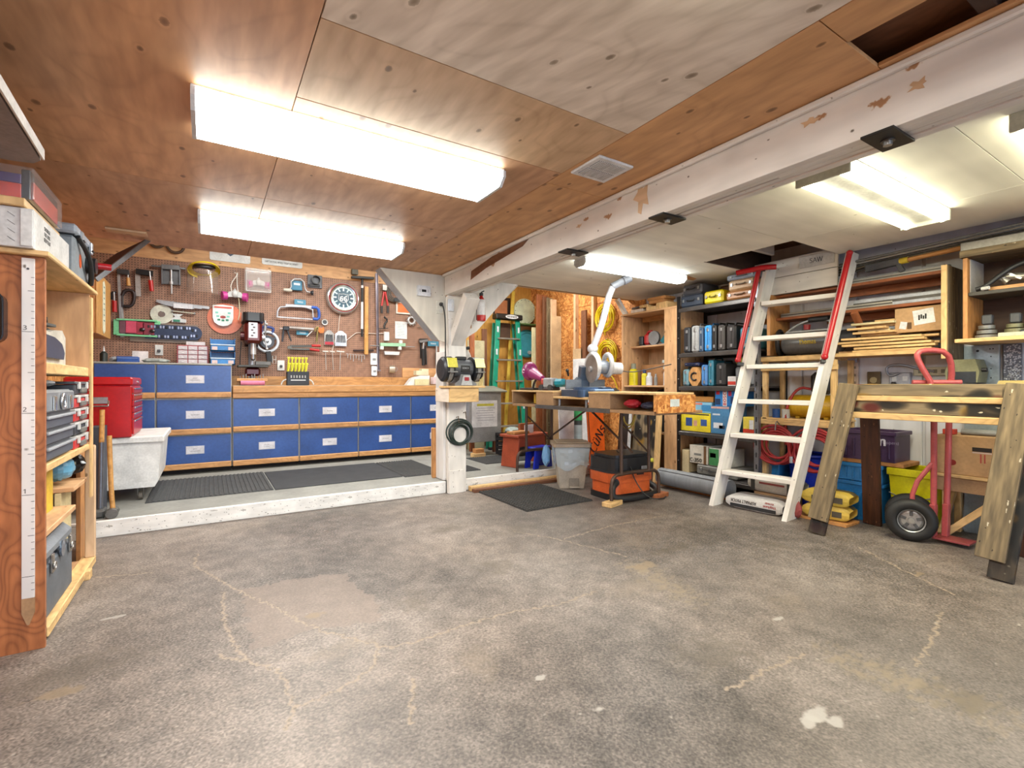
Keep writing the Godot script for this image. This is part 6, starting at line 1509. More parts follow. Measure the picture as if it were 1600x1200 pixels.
	# lumber standing in the corner
	for q in [[Vector3(4.094,1.833,-5.9), 0.06, 0.02, "cream_b", "cream plank with pencil marks standing in the corner"], [Vector3(4.168,2.315,-5.85), 0.09, 0.03, "redwood", "leftmost tall red-brown board in the corner"], [Vector3(4.177,2.272,-5.75), 0.055, 0.03, "brown_wood", "second red-brown board in the corner"], [Vector3(4.173,2.238,-5.65), 0.05, 0.02, "grey_timber", "tall weathered grey board in the corner"], [Vector3(4.205,2.215,-5.6), 0.05, 0.02, "ply_tan", "tall tan plywood strip in the corner"], [Vector3(4.028,1.927,-5.3), 0.085, 0.012, "card_pale", "flattened tan cardboard length standing in the corner"]]:
		var m: Material = hx("e0d6a8", 0.6) if q[3] == "cream_b" else M[q[3]]
		one("standing_board", q[4], "board", b_(Vector3.UP).span(Vector3(q[0].x - q[1], 0.107, q[0].z), Vector3(q[0].x + q[1], q[0].y, q[0].z + q[2])), m, "lumber standing in the corner")
	for q in [[Vector3(4.3,1.991,-5.012), 0.05, "brown_wood", "rounded dark board leaning on the strand board wall"], [Vector3(4.3,1.481,-5.132), 0.1, "card_pale", "tan cardboard piece low on the strand board wall"]]:
		one("wall_board", q[3], "board", b_(Vector3.UP).span(Vector3(4.27, 0.107, q[0].z - q[1]), Vector3(4.3, q[0].y, q[0].z + q[1])), M[q[2]], "boards against the strand board")
	one("white_sheet", "white sheet standing behind the mitre saw", "panel", b_(Vector3.UP).span(Vector3(4.1, 0.107, -5.02), Vector3(4.115, Vector3(4.027,1.328,-5).y, -4.66)), hx("efeff2", 0.6))
	# yellow cords
	for q in [[Vector3(4.33,1.864,-4.647), 0.18, "upper yellow extension cord coil on the strand board"], [Vector3(4.33,1.385,-4.612), 0.185, "lower yellow extension cord coil on the strand board"]]:
		t = thing("cord_coil", q[2], "cord", q[0] + Vector3(0, 0.19, 0), 0, "yellow cord coils")
		for k in 8:
			put("loop", bw(t).hoop(q[0] + Vector3(-0.008 * (k % 4), -0.015 * (k % 3), 0.012 * (k % 3) - 0.012), Vector3(1, 0.05 * (k % 3 - 1), 0.06 * (k % 2)), q[1] - 0.011 * k, 0.0075, 30, 6, 0.0, TAU, 1.0 + 0.04 * (k % 2)), hx("f0d414", 0.4), t)
		put("tie", bw(t).tube([q[0] + Vector3(0, 0.2, 0), q[0] + Vector3(-0.02, 0.1, 0.02), q[0] + Vector3(-0.01, -0.1, 0.03), q[0] + Vector3(-0.01, -0.24, 0)], 0.0085, 6, false, 1), hx("d8bc12", 0.4), t)
		put("nail", bw(t).cyl(q[0] + Vector3(0.04, 0.18, 0), q[0] + Vector3(-0.03, 0.185, 0), 0.006), steel(), t)
	one("cord_tail", "loose end of yellow cord hanging behind the mitre saw", "cord", b_().tube([Vector3(4.3,1.164,-4.627), Vector3(4.28,1.096,-4.467), Vector3(4.28,0.961,-4.378), Vector3(4.3,0.685,-4.354)], 0.009, 6, false, 2), hx("f0d414", 0.4))

func stepladder() -> void:
	var t := thing("stepladder", "green fibreglass stepladder with black cap leaning folded in the corner", "ladder", Vector3(3.5, 0.106, -5.72))
	var green := hx("0f9a7c", 0.35)
	var l0 := Vector3(3.257,0.098,-5.72)
	var l1 := Vector3(3.592,1.955,-6.12)
	var r0 := Vector3(3.82,0.093,-5.72)
	var r1 := Vector3(3.926,1.959,-6.12)
	l0.y = 0.107; r0.y = 0.107
	for q in [[l0, l1], [r0, r1]]:
		var rl := put("rail", bw(t).bar(q[0], q[1], 0.075, 0.03, Vector3.BACK), green, t, "green fibreglass rail")
		for f in [0.3, 0.72, 0.9]: put("sticker", bw(t).box(q[0].lerp(q[1], f) + Vector3(0, 0, 0.018), Vector3(0.03, 0.13, 0.002), 0), hx("e4eaf0", 0.5), rl)
		put("shoe", bw(t).box(q[0] + Vector3(0, 0.02, 0.0), Vector3(0.085, 0.04, 0.06), 0.006), black(), t)
		put("rear_leg", bw(t).bar(q[0] + Vector3(0.0, 0.0, -0.12), q[1] + Vector3(0, -0.05, -0.12), 0.04, 0.025, Vector3.BACK), green, t)
	for f in [0.165, 0.335, 0.505, 0.67, 0.84]:
		var a := l0.lerp(l1, f)
		var c := r0.lerp(r1, f)
		var s := put("step", bw(t).bar(a, c, 0.085, 0.022), hx("b6b6ae", 0.35, 0.6), t)
		put("brace", bw(t).bar(a + Vector3(0.02, -0.01, 0), a + Vector3(0.09, -0.0, 0) + Vector3(-0.05, -0.08, 0), 0.01, 0.006).bar(c + Vector3(-0.02, -0.01, 0), c + Vector3(-0.04, -0.08, 0), 0.01, 0.006), hx("c2c2ba", 0.35, 0.6), s)
	var m := (l1 + r1) * 0.5
	put("cap", bw(t).box(m + Vector3(0, 0.03, 0.0), Vector3((r1 - l1).length() + 0.12, 0.08, 0.14), 0.012), hx("1c1a18", 0.4), t)
	put("badge", bw(t).plate(B.disc(0.11, 24, 0.03), m + Vector3(0.03, 0.03, 0.073), 0.004), hx("f0f0f0", 0.4), t)
	text("WERNER", 0.04, hx("3a3a3a"), t, m + Vector3(0.03, 0.03, 0.0755) - t.position, Basis(), "lettering", 0.001, true, 0.17)
	put("back_panel", bw(t, Vector3.UP).box(m + Vector3(0, -0.16, -0.12), Vector3(0.24, 0.24, 0.01)), hx("5a3c28", 0.7), t)

# ---------- mitre saw table and what stands under it ----------
func build_saw_bench() -> void:
	var t := thing("saw_table", "long wooden saw table with open compartments on folding pipe legs", "table", Vector3(3.0, 0, -3.4))
	put("base_top", bw(t).span(Vector3(2.75, 0.77, -4.38), Vector3(3.3, 0.795, -2.44)), M.mdf, t)
	put("metal_edge", bw(t).span(Vector3(2.742, 0.762, -3.95), Vector3(2.75, 0.797, -2.9), 0.001), hx("77736f", 0.4, 0.5), t)
	# left wing, right wing: top, ends, backs
	for q in [[-4.39, -3.66], [-3.16, -2.42]]:
		put("wing_top", bw(t).span(Vector3(2.745, 0.92, q[0]), Vector3(3.17, 0.935, q[1])), M.ply_raw, t)
		put("wing_back", bw(t).span(Vector3(3.14, 0.796, q[0]), Vector3(3.17, 0.919, q[1])), M.mdf, t)
	for q in [[-4.39, -4.37], [-3.94, -3.66], [-3.16, -2.9], [-2.45, -2.42]]:
		put("wing_block", bw(t).span(Vector3(2.75, 0.796, q[0]), Vector3(3.14, 0.919, q[1])), M.osb if q[1] == -2.42 else M.mdf, t)
	put("end_plate", bw(t).span(Vector3(2.745, 0.785, -2.419), Vector3(3.17, 0.918, -2.405)), M.osb, t, "strand board end plate")
	put("label", bw(t).box(Vector3(2.93, 0.86, -2.404), Vector3(0.1, 0.055, 0.002), 0), hx("e4ecea", 0.6), t)
	put("saw_deck", bw(t).span(Vector3(2.745, 0.865, -3.655), Vector3(3.17, 0.885, -3.165)), M.pine, t)
	for z in [-3.6, -3.22]: put("deck_bolt", bw(t).cyl(Vector3(2.78, 0.796, z), Vector3(2.78, 0.865, z), 0.012), steel(), t)
	var pipe := hx("5f4a3e", 0.45, 0.5)
	for q in [[-2.945, 0.04, 2.81, 3.375], [-4.16, 0.106, 2.67, 3.23]]:
		put("pipe_foot", bw(t).tube([Vector3(q[2], q[1], q[0]), Vector3(q[2], q[1] + 0.14, q[0]), Vector3(q[2] + 0.02, q[1] + 0.185, q[0]), Vector3(q[2] + 0.07, q[1] + 0.21, q[0]), Vector3(q[3] - 0.07, q[1] + 0.21, q[0]), Vector3(q[3] - 0.02, q[1] + 0.185, q[0]), Vector3(q[3], q[1] + 0.14, q[0]), Vector3(q[3], q[1], q[0])], 0.015, 10, false, 1), pipe, t)
		for f in [0.2, 0.78]: put("leg", bw(t).cyl(Vector3(lerpf(q[2], q[3], f), q[1] + 0.21, q[0]), Vector3(lerpf(q[2], q[3], f), 0.77, q[0]), 0.0145), pipe, t)
		put("strut", bw(t).cyl(Vector3(lerpf(q[2], q[3], 0.2), 0.68, q[0]), Vector3(lerpf(q[2], q[3], 0.78), 0.4, q[0]), 0.008), pipe, t)
		put("folding_brace", bw(t).bar(Vector3(3.05, 0.42, q[0]), Vector3(3.05, 0.77, -3.5), 0.02, 0.012), pipe, t)
	for q in [[2.81, "pale wooden block under the near table foot", "pine"], [3.375, "red-brown wooden block under the right table foot", "redwood"]]:
		one("foot_block", q[1], "block", b_().box(Vector3(q[0] + 0.01, 0.019, -2.945), Vector3(0.18, 0.038, 0.09), 0.004, Basis(Vector3.UP, 0.25)), M[q[2]], "blocks under the saw table feet")
	one("red_cloth", "crumpled red cloth in the saw table's right compartment", "cloth", b_().ball(Vector3(2.84, 0.845, -2.74), Vector3(0.07, 0.045, 0.1), 18, 10, 0.6, 2), hx("b01626", 0.6))
	one("navy_cloth", "dark navy cloth beside the red cloth in the saw table", "cloth", b_().ball(Vector3(2.84, 0.835, -2.57), Vector3(0.07, 0.036, 0.08), 18, 10, 0.5, 7), hx("2a2c44", 0.6))
	one("yellow_tape_roll", "yellow item in the saw table's left compartment", "tape", b_().box(Vector3(2.85, 0.85, -4.08), Vector3(0.04, 0.1, 0.04), 0.006), hx("d2ae3a", 0.5))
	mitre_saw()
	# belt sander and magenta scoop on the left wing
	t = thing("jig_saw", "grey and teal power planer on the table's left wing", "power tool", Vector3(2.92, 0.936, -3.93), 0.2)
	put("body", b_().box(Vector3(0, 0.075, 0), Vector3(0.1, 0.1, 0.13), 0.012), hx("9ea0a4", 0.4), t)
	put("teal_shell", b_().box(Vector3(0, 0.075, 0.13), Vector3(0.09, 0.08, 0.13), 0.025), hx("1f8aa0", 0.35), t, "teal motor shell")
	put("red_collar", b_().box(Vector3(0, 0.09, -0.085), Vector3(0.07, 0.06, 0.04), 0.01), hx("d8584e", 0.4), t)
	put("shoe", b_().box(Vector3(0, 0.013, -0.02), Vector3(0.12, 0.025, 0.2), 0.006), hx("4a3e42", 0.4, 0.4), t)
	for z in [-0.08, 0.04]: put("roller", b_().cyl(Vector3(-0.062, 0.03, z), Vector3(0.062, 0.03, z), 0.028, -1, 18), hx("3c3c40", 0.5), t)
	t = thing("magenta_scoop", "magenta plastic funnel with a white spiral mark on a black base", "funnel", Vector3(2.9, 0.936, -4.24), 0.0)
	put("base", b_().box(Vector3(0, 0.012, 0), Vector3(0.14, 0.024, 0.24), 0.008), hx("2a2628", 0.5), t)
	put("stem", b_().tube([Vector3(0, 0.024, 0.03), Vector3(0.0, 0.08, 0.05), Vector3(0, 0.12, 0.1)], 0.012, 8, false, 1), hx("3c3638", 0.5), t)
	put("bowl", b_().ball(Vector3(0, 0.2, -0.03), Vector3(0.085, 0.1, 0.09), 22, 14), hx("8e2466", 0.35), t)
	put("neck", b_().cyl(Vector3(0, 0.18, 0.02), Vector3(0, 0.12, 0.2), 0.065, 0.03, 20), hx("a03474", 0.35), t)
	put("spiral_mark", b_().hoop(Vector3(-0.083, 0.2, -0.03), Vector3(1, 0, 0), 0.018, 0.005, 18, 6, 0.3, 5.6), hx("f0dcea", 0.4), t)
	# dust pipe from saw to ceiling
	t = thing("dust_pipe", "white plastic dust pipe rising from mitre saw to ceiling", "pipe", Vector3(3.066,1.882,-3.2))
	put("pipe", bw(t).tube([Vector3(3.027,1.327,-3.42), Vector3(3.07,1.474,-3.38), Vector3(3.096,1.626,-3.34), Vector3(3.125,1.791,-3.32), Vector3(3.171,1.894,-3.31)], 0.03, 14, false, 2), hx("dcdce2", 0.35), t)
	put("elbow", bw(t).ball(Vector3(3.027,1.327,-3.42), Vector3(0.05, 0.045, 0.05), 16, 10), hx("e4e4e8", 0.35), t)
	put("hose_end", bw(t).cyl(Vector3(3.043,1.304,-3.42), Vector3(3.066,1.251,-3.42), 0.03, 0.022), hx("a9abb0", 0.4), t)
	put("ceiling_pipe", bw(t).cyl(Vector3(3.163,1.899,-3.31), Vector3(3.267,1.959,-3.25), 0.034, 0.034, 16), hx("a4a6b0", 0.4), t)
	put("coupling", bw(t).cyl(Vector3(3.25,1.952,-3.25), Vector3(3.31,1.982,-3.22), 0.041, 0.036, 12), hx("8c8e98", 0.45), t)
	# under the table
	t = thing("pedal_bin", "beige pedal bin lined with a clear plastic bag", "bin", Vector3(3.02, 0, -3.74), -0.55)
	var b := b_()
	for e in [[1, 1, -1, 1], [-1, 1, -1, -1], [-1, -1, 1, -1], [1, -1, 1, 1]]:
		b.quad(Vector3(0.115 * e[0], 0, 0.12 * e[1]), Vector3(0.115 * e[2], 0, 0.12 * e[3]), Vector3(0.16 * e[2], 0.4, 0.165 * e[3]), Vector3(0.16 * e[0], 0.4, 0.165 * e[1]), Vector3(e[0] + e[2], -0.1, e[1] + e[3]).normalized())
	put("body", b, hx("b8ab98", 0.5), t)
	put("lid", b_().plate(B.rr(0.37, 0.38, 0.03), Vector3(0, 0.415, 0), 0.03, Vector3.RIGHT, Vector3.BACK).box(Vector3(0, 0.436, 0), Vector3(0.3, 0.014, 0.31), 0.006), hx("a8937a", 0.5), t)
	b = b_()
	var nz := FastNoiseLite.new()
	nz.frequency = 6.0
	for e in [[1, 1, -1, 1], [-1, 1, -1, -1], [-1, -1, 1, -1], [1, -1, 1, 1]]:
		var gr := []
		for i in 9:
			var row := []
			for j in 9:
				var f := i / 8.0
				var g := j / 8.0
				var w := lerpf(0.145, 0.168, g)
				var p := Vector3(lerpf(w * e[0], w * e[2], f), lerpf(0.2 + 0.03 * sin(f * 7.0), 0.402, g), lerpf((w + 0.004) * e[1], (w + 0.004) * e[3], f))
				var o := Vector3(e[0] + e[2], 0, e[1] + e[3]).normalized()
				row.append(p + o * (0.008 + 0.012 * nz.get_noise_3dv(p)) * (0.0 if i == 0 or i == 8 else 1.0))
			gr.append(row)
		for i in 8:
			for j in 8: b.quad(gr[i][j], gr[i + 1][j], gr[i + 1][j + 1], gr[i][j + 1], Vector3.ZERO)
	put("liner_bag", b, clear("c6d4da", 0.45, 0.12), t, "clear crumpled liner bag")
	put("pedal_recess", b_().box(Vector3(0.02, 0.06, 0.124), Vector3(0.1, 0.11, 0.014), 0.003), hx("8f8474", 0.5), t)
	put("pedal", b_().box(Vector3(0.02, 0.015, 0.145), Vector3(0.09, 0.015, 0.04), 0.003), hx("b8ab98", 0.5), t)
	one("blue_liner", "bunched pale blue plastic hanging beside the pedal bin", "bag", b_().ball(Vector3(2.93, 0.27, -4.02), Vector3(0.05, 0.13, 0.06), 16, 12, 0.5, 11), clear("7fb2e2", 0.65))
	vacuum()
	t = thing("wooden_stool", "red-orange painted wooden step stool under the table", "stool", Vector3(2.98, 0.106, -4.5), 0.25)
	var ro := hx("b4502e", 0.5)
	put("seat", b_().box(Vector3(0, 0.335, 0), Vector3(0.5, 0.03, 0.28), 0.006), ro, t)
	for s in [-1, 1]: put("leg", b_().bar(Vector3(s * 0.2, 0.32, 0), Vector3(s * 0.235, 0.001, 0), 0.24, 0.025, Vector3(s, 0.1, 0)), ro, t)
	put("apron", b_().box(Vector3(0, 0.27, 0.11), Vector3(0.4, 0.1, 0.02)), ro, t)
	for q in [[Vector3(-0.12, 0.366, 0.02), Vector3(0.24, 0.028, 0.12), "pine_dark", "plank offcut lying on the red stool"], [Vector3(0.13, 0.402, -0.06), Vector3(0.3, 0.1, 0.03), "redwood", "red-brown board on edge on the stool"], [Vector3(0.0, 0.4, 0.07), Vector3(0.14, 0.09, 0.012), "white_paint", "small white panel propped on the stool"]]:
		var o := one("stool_offcut", q[3], "offcut", b_().box(Vector3.ZERO, q[1]), M[q[2]], "offcuts on the red stool")
		o.position = t.transform * q[0]
		o.rotation.y = 0.25
	t = thing("blue_step", "bright blue plastic step stool with arched sides", "stool", Vector3(3.02, 0.106, -4.28), 0.25)
	put("top", b_().box(Vector3(0, 0.21, 0), Vector3(0.26, 0.03, 0.14), 0.01), hx("0c2fc4", 0.3), t)
	put("arched_side", b_().plate([Vector2(-0.15, 0), Vector2(-0.08, 0), Vector2(-0.07, 0.07), Vector2(-0.035, 0.11), Vector2(0.035, 0.11), Vector2(0.07, 0.07), Vector2(0.08, 0), Vector2(0.15, 0), Vector2(0.125, 0.195), Vector2(-0.125, 0.195)], Vector3(0, 0, 0.06), 0.02), hx("0c2fc4", 0.3), t)
	put("arched_side", b_().plate([Vector2(-0.15, 0), Vector2(-0.08, 0), Vector2(-0.07, 0.07), Vector2(-0.035, 0.11), Vector2(0.035, 0.11), Vector2(0.07, 0.07), Vector2(0.08, 0), Vector2(0.15, 0), Vector2(0.125, 0.195), Vector2(-0.125, 0.195)], Vector3(0, 0, -0.06), 0.02), hx("0c2fc4", 0.3), t)
	t = thing("milk_crate", "black plastic crate beside the red stool", "crate", Vector3(3.22, 0.12, -5.13))
	for k in 5: put("slat", b_().box(Vector3(0, 0.03 + k * 0.055, 0.15), Vector3(0.3, 0.03, 0.008)).box(Vector3(-0.15, 0.03 + k * 0.055, 0), Vector3(0.008, 0.03, 0.3)).box(Vector3(0, 0.03 + k * 0.055, -0.15), Vector3(0.3, 0.03, 0.008)).box(Vector3(0.15, 0.03 + k * 0.055, 0), Vector3(0.008, 0.03, 0.3)), hx("1c1c20", 0.5), t)
	for sx in [-1, 1]:
		for sz in [-1, 1]: put("corner_post", b_().box(Vector3(sx * 0.14, 0.135, sz * 0.14), Vector3(0.03, 0.27, 0.03)), hx("1c1c20", 0.5), t)
	put("bottom", b_().box(Vector3(0, 0.006, 0), Vector3(0.3, 0.012, 0.3)), hx("1c1c20", 0.5), t)
	one("bag_in_crate", "crumpled clear bag in the black crate", "bag", b_().ball(Vector3(3.22, 0.42, -5.13), Vector3(0.12, 0.06, 0.12), 18, 10, 0.6, 13), hx("a9b8b4", 0.25))
	# leaning sheets behind the vacuum
	t = thing("orange_sign_board", "orange board with black handwriting leaning behind the vacuum", "board", Vector3(3.47, 0.002, -3.93))
	put("board", bw(t, Vector3.UP).plate([Vector2(0, 0), Vector2(0.24, 0.0), Vector2(0.33, 0.77), Vector2(0.06, 0.81)], Vector3(3.45, 0.002, -3.93), 0.014, Vector3(1, 0, -0.12).normalized(), Vector3(0, 0.985, -0.17)), hx("f4661a", 0.45), t)
	put("side_stripe", bw(t, Vector3.UP).plate([Vector2(0.012, 0), Vector2(0.022, 0.0), Vector2(0.08, 0.8), Vector2(0.07, 0.8)], Vector3(3.45, 0.002, -3.921), 0.002, Vector3(1, 0, -0.12).normalized(), Vector3(0, 0.985, -0.17)), black(), t)
	text("CüNs", 0.15, black(), t, Vector3(0.15, 0.4, -0.075), Basis.from_euler(Vector3(-0.17, 0.12, 0)) * Basis(Vector3.BACK, 0.85), "lettering", 0.002)
	one("speckled_sheet", "grey panel smeared with ochre paint behind the table legs", "panel", b_(Vector3.UP).box(Vector3(3.86, 0.42, -3.56), Vector3(0.02, 0.84, 0.3), 0.002, Basis(Vector3.BACK, -0.08)), M.sprayed)
	one("black_sheet", "black board leaning against the cabinet left of the speckled panel", "panel", b_(Vector3.UP).box(Vector3(3.84, 0.4, -3.83), Vector3(0.02, 0.8, 0.16), 0.002, Basis(Vector3.BACK, -0.08)), hx("2a2624", 0.6))
	one("white_edge_sheet", "narrow white board on end between black and grey panels", "panel", b_(Vector3.UP).box(Vector3(3.82, 0.41, -3.735), Vector3(0.02, 0.82, 0.03), 0.002, Basis(Vector3.BACK, -0.08)), hx("e4e4e4", 0.6))
	one("bark_slab", "rough pale slab of wood leaning by the cabinet stile", "slab", b_(Vector3.UP).box(Vector3(3.84, 0.36, -3.365), Vector3(0.03, 0.72, 0.06), 0.004, Basis(Vector3.BACK, -0.08)), M.pine)
	one("standing_sheet", "white sheet and brown edge standing beyond the saw table", "panel", b_(Vector3.UP).box(Vector3(3.46, 0.55, -4.35), Vector3(0.22, 0.86, 0.02), 0.002, Basis(Vector3.RIGHT, -0.06)), hx("ececf0", 0.6))
	one("brown_sheet", "tan plywood sheet standing behind the white sheet", "panel", b_(Vector3.UP).box(Vector3(3.57, 0.55, -4.42), Vector3(0.3, 0.88, 0.02), 0.002, Basis(Vector3.RIGHT, -0.06)), M.ply_orange)
	t = thing("bottle_tube", "slim tube printed green and white standing under the table", "tube", Vector3(3.42, 0.106, -4.1))
	put("tube", b_().cyl(Vector3.ZERO, Vector3(0, 0.72, 0), 0.045, -1, 18), hx("4a4e4c", 0.4), t)
	put("wrap", b_().cyl(Vector3(0, 0.5, 0), Vector3(0, 0.68, 0), 0.046, -1, 18), hx("44b46c", 0.4), t)
	put("window", b_().cyl(Vector3(0, 0.25, 0), Vector3(0, 0.45, 0), 0.046, -1, 18), hx("c2d0d4", 0.35), t)
	one("cable_loop", "yellow and black cable loop hanging under the table", "cable", b_().hoop(Vector3(3.16, 0.735, -3.1), Vector3(0.3, 0, 1), 0.13, 0.008, 26, 6, 3.3, 6.1).hoop(Vector3(3.16, 0.735, -3.09), Vector3(0.3, 0, 1), 0.1, 0.008, 26, 6, 3.3, 6.1), hx("e6c65a", 0.5))
	for q in [[0.0, -3.975, "brown_wood", "brown plank lying on the floor along the kerb"], [0.0, -4.045, "pine", "pine batten lying against the kerb"]]:
		one("floor_plank", q[3], "plank", b_().span(Vector3(2.07, 0.001, q[1] - 0.03), Vector3(3.3, 0.03 if q[2] == "brown_wood" else 0.045, q[1] + 0.03)), M[q[2]], "planks along the kerb")

func mitre_saw() -> void:
	var t := thing("mitre_saw", "grey mitre saw with blue base on the middle deck", "mitre saw", Vector3(2.97, 0.886, -3.4), 1.3)
	var navy := hx("3f5878", 0.4, 0.3)
	put("base", b_().plate(B.rr(0.46, 0.4, 0.05), Vector3(0, 0.03, 0), 0.06, Vector3.RIGHT, Vector3.BACK), navy, t)
	put("turntable", b_().cyl(Vector3(-0.06, 0.055, 0), Vector3(-0.06, 0.085, 0), 0.17, -1, 34).box(Vector3(-0.24, 0.045, 0), Vector3(0.12, 0.05, 0.2), 0.01), hx("4c6a90", 0.4, 0.3), t)
	put("kerf_plate", b_().box(Vector3(-0.1, 0.087, 0), Vector3(0.36, 0.004, 0.05), 0.001), hx("a9aeb4", 0.4, 0.4), t)
	put("fence", b_().box(Vector3(0.09, 0.11, -0.12), Vector3(0.02, 0.09, 0.16), 0.003).box(Vector3(0.09, 0.11, 0.12), Vector3(0.02, 0.09, 0.16), 0.003), hx("7d828a", 0.4, 0.5), t)
	put("arm", b_().bar(Vector3(0.16, 0.06, 0), Vector3(0.1, 0.28, 0), 0.09, 0.07).box(Vector3(0.15, 0.1, 0), Vector3(0.1, 0.16, 0.14), 0.02), hx("5c6a7c", 0.4, 0.4), t)
	put("blade", b_().cyl(Vector3(-0.04, 0.25, -0.002), Vector3(-0.04, 0.25, 0.002), 0.127, -1, 48), hx("a49a92", 0.35, 0.3), t)
	put("blade_guard", b_().lathe([Vector2(0.0, 0.0), Vector2(0.122, 0.0), Vector2(0.132, 0.012), Vector2(0.132, 0.05), Vector2(0.09, 0.06), Vector2(0, 0.06)], Vector3(0.0, 0.275, 0.006), Vector3(0, 0, 1), 34), hx("e2e2e4", 0.35), t)
	put("arbor", b_().cyl(Vector3(-0.04, 0.25, -0.02), Vector3(-0.04, 0.25, 0.0), 0.025), hx("d8d8d8", 0.3, 0.6), t)
	put("motor", b_().cyl(Vector3(0, 0.27, 0.066), Vector3(0, 0.27, 0.17), 0.062, -1, 24), hx("9fa6b2", 0.4, 0.3), t)
	put("motor_end", b_().cyl(Vector3(0, 0.26, 0.19), Vector3(0, 0.26, 0.32), 0.06, 0.054, 24), hx("e6e4e4", 0.35), t)
	put("grip", b_().hoop(Vector3(-0.01, 0.29, 0.18), Vector3(0, 0.0, 1), 0.085, 0.022, 26, 8, 0.0, TAU, 1.15), hx("d2d2d4", 0.35), t)
	put("vent_cap", b_().cyl(Vector3(-0.035, 0.26, 0.32), Vector3(-0.035, 0.26, 0.324), 0.013), hx("4a4a4e", 0.4), t)
	put("lock_lever", b_().bar(Vector3(0.02, 0.19, -0.2), Vector3(-0.03, 0.23, -0.23), 0.016, 0.016).ball(Vector3(-0.035, 0.235, -0.235), Vector3(0.016, 0.016, 0.016), 10, 6), black(), t)
	put("cord", b_().tube([Vector3(0, 0.24, 0.3), Vector3(-0.05, 0.22, 0.42), Vector3(-0.1, 0.26, 0.6), Vector3(-0.1, 0.3, 0.8)], 0.005, 6, false, 2), hx("3a3a3c", 0.5), t)
	put("adjust_knob", b_().cyl(Vector3(-0.2, 0.05, 0.12), Vector3(-0.24, 0.05, 0.14), 0.03, -1, 14), hx("3c3e42", 0.45), t)

func vacuum() -> void:
	var t := thing("shop_vacuum", "orange and black shop vacuum with wrapped hose under the table", "vacuum", Vector3(3.17, 0, -3.2), -0.06)
	var org := hx("e0662e", 0.4)
	var pr := B.rr(0.5, 0.36, 0.09, 5)
	put("drum", b_().plate(pr.map(func(p): return p * 0.94), Vector3(0, 0.1, 0), 0.1, Vector3.RIGHT, Vector3.BACK).plate(pr, Vector3(0, 0.19, 0), 0.085, Vector3.RIGHT, Vector3.BACK), org, t, "orange drum")
	put("base", b_().plate(pr, Vector3(0, 0.025, 0), 0.05, Vector3.RIGHT, Vector3.BACK), hx("1d1d1f", 0.45), t)
	put("rim", b_().plate(pr.map(func(p): return p * 1.03), Vector3(0, 0.243, 0), 0.02, Vector3.RIGHT, Vector3.BACK), hx("2a2a2e", 0.4), t)
	put("motor_hood", b_().plate(pr, Vector3(0, 0.305, 0), 0.105, Vector3.RIGHT, Vector3.BACK).plate(pr.map(func(p): return p * 0.88), Vector3(0, 0.37, 0), 0.026, Vector3.RIGHT, Vector3.BACK), hx("1f1f22", 0.4), t, "black motor hood")
	put("hood_band", b_().box(Vector3(-0.12, 0.305, 0.181), Vector3(0.06, 0.1, 0.006), 0.002), hx("3a3a3e", 0.4), t)
	put("yellow_badge", b_().cyl(Vector3(0.2, 0.32, 0.17), Vector3(0.21, 0.32, 0.188), 0.018, -1, 16), hx("e8e04a", 0.4), t)
	put("latch", b_().box(Vector3(0.06, 0.22, 0.182), Vector3(0.08, 0.03, 0.014), 0.004), hx("1a1a1c", 0.4), t)
	put("grey_label", b_().box(Vector3(0.12, 0.265, 0.187), Vector3(0.1, 0.03, 0.004), 0.001), hx("8c8c90", 0.5), t)
	put("hose_port", b_().cyl(Vector3(-0.2, 0.165, 0.14), Vector3(-0.235, 0.16, 0.2), 0.034, -1, 16), hx("1b1b1d", 0.45), t)
	put("hose", b_().tube([Vector3(-0.235, 0.16, 0.2), Vector3(-0.3, 0.13, 0.23), Vector3(-0.3, 0.05, 0.24), Vector3(-0.18, 0.032, 0.26), Vector3(0.05, 0.032, 0.25), Vector3(0.25, 0.035, 0.21), Vector3(0.32, 0.06, 0.1), Vector3(0.3, 0.09, 0.0)], 0.028, 10, false, 2), hx("222224", 0.5), t)
	put("cord", b_().tube([Vector3(-0.05, 0.4, 0.0), Vector3(-0.06, 0.3, 0.19), Vector3(-0.02, 0.16, 0.2), Vector3(0.03, 0.02, 0.3), Vector3(0.2, 0.008, 0.34), Vector3(0.35, 0.008, 0.2)], 0.005, 6, false, 2), hx("2e2e2e", 0.5), t)

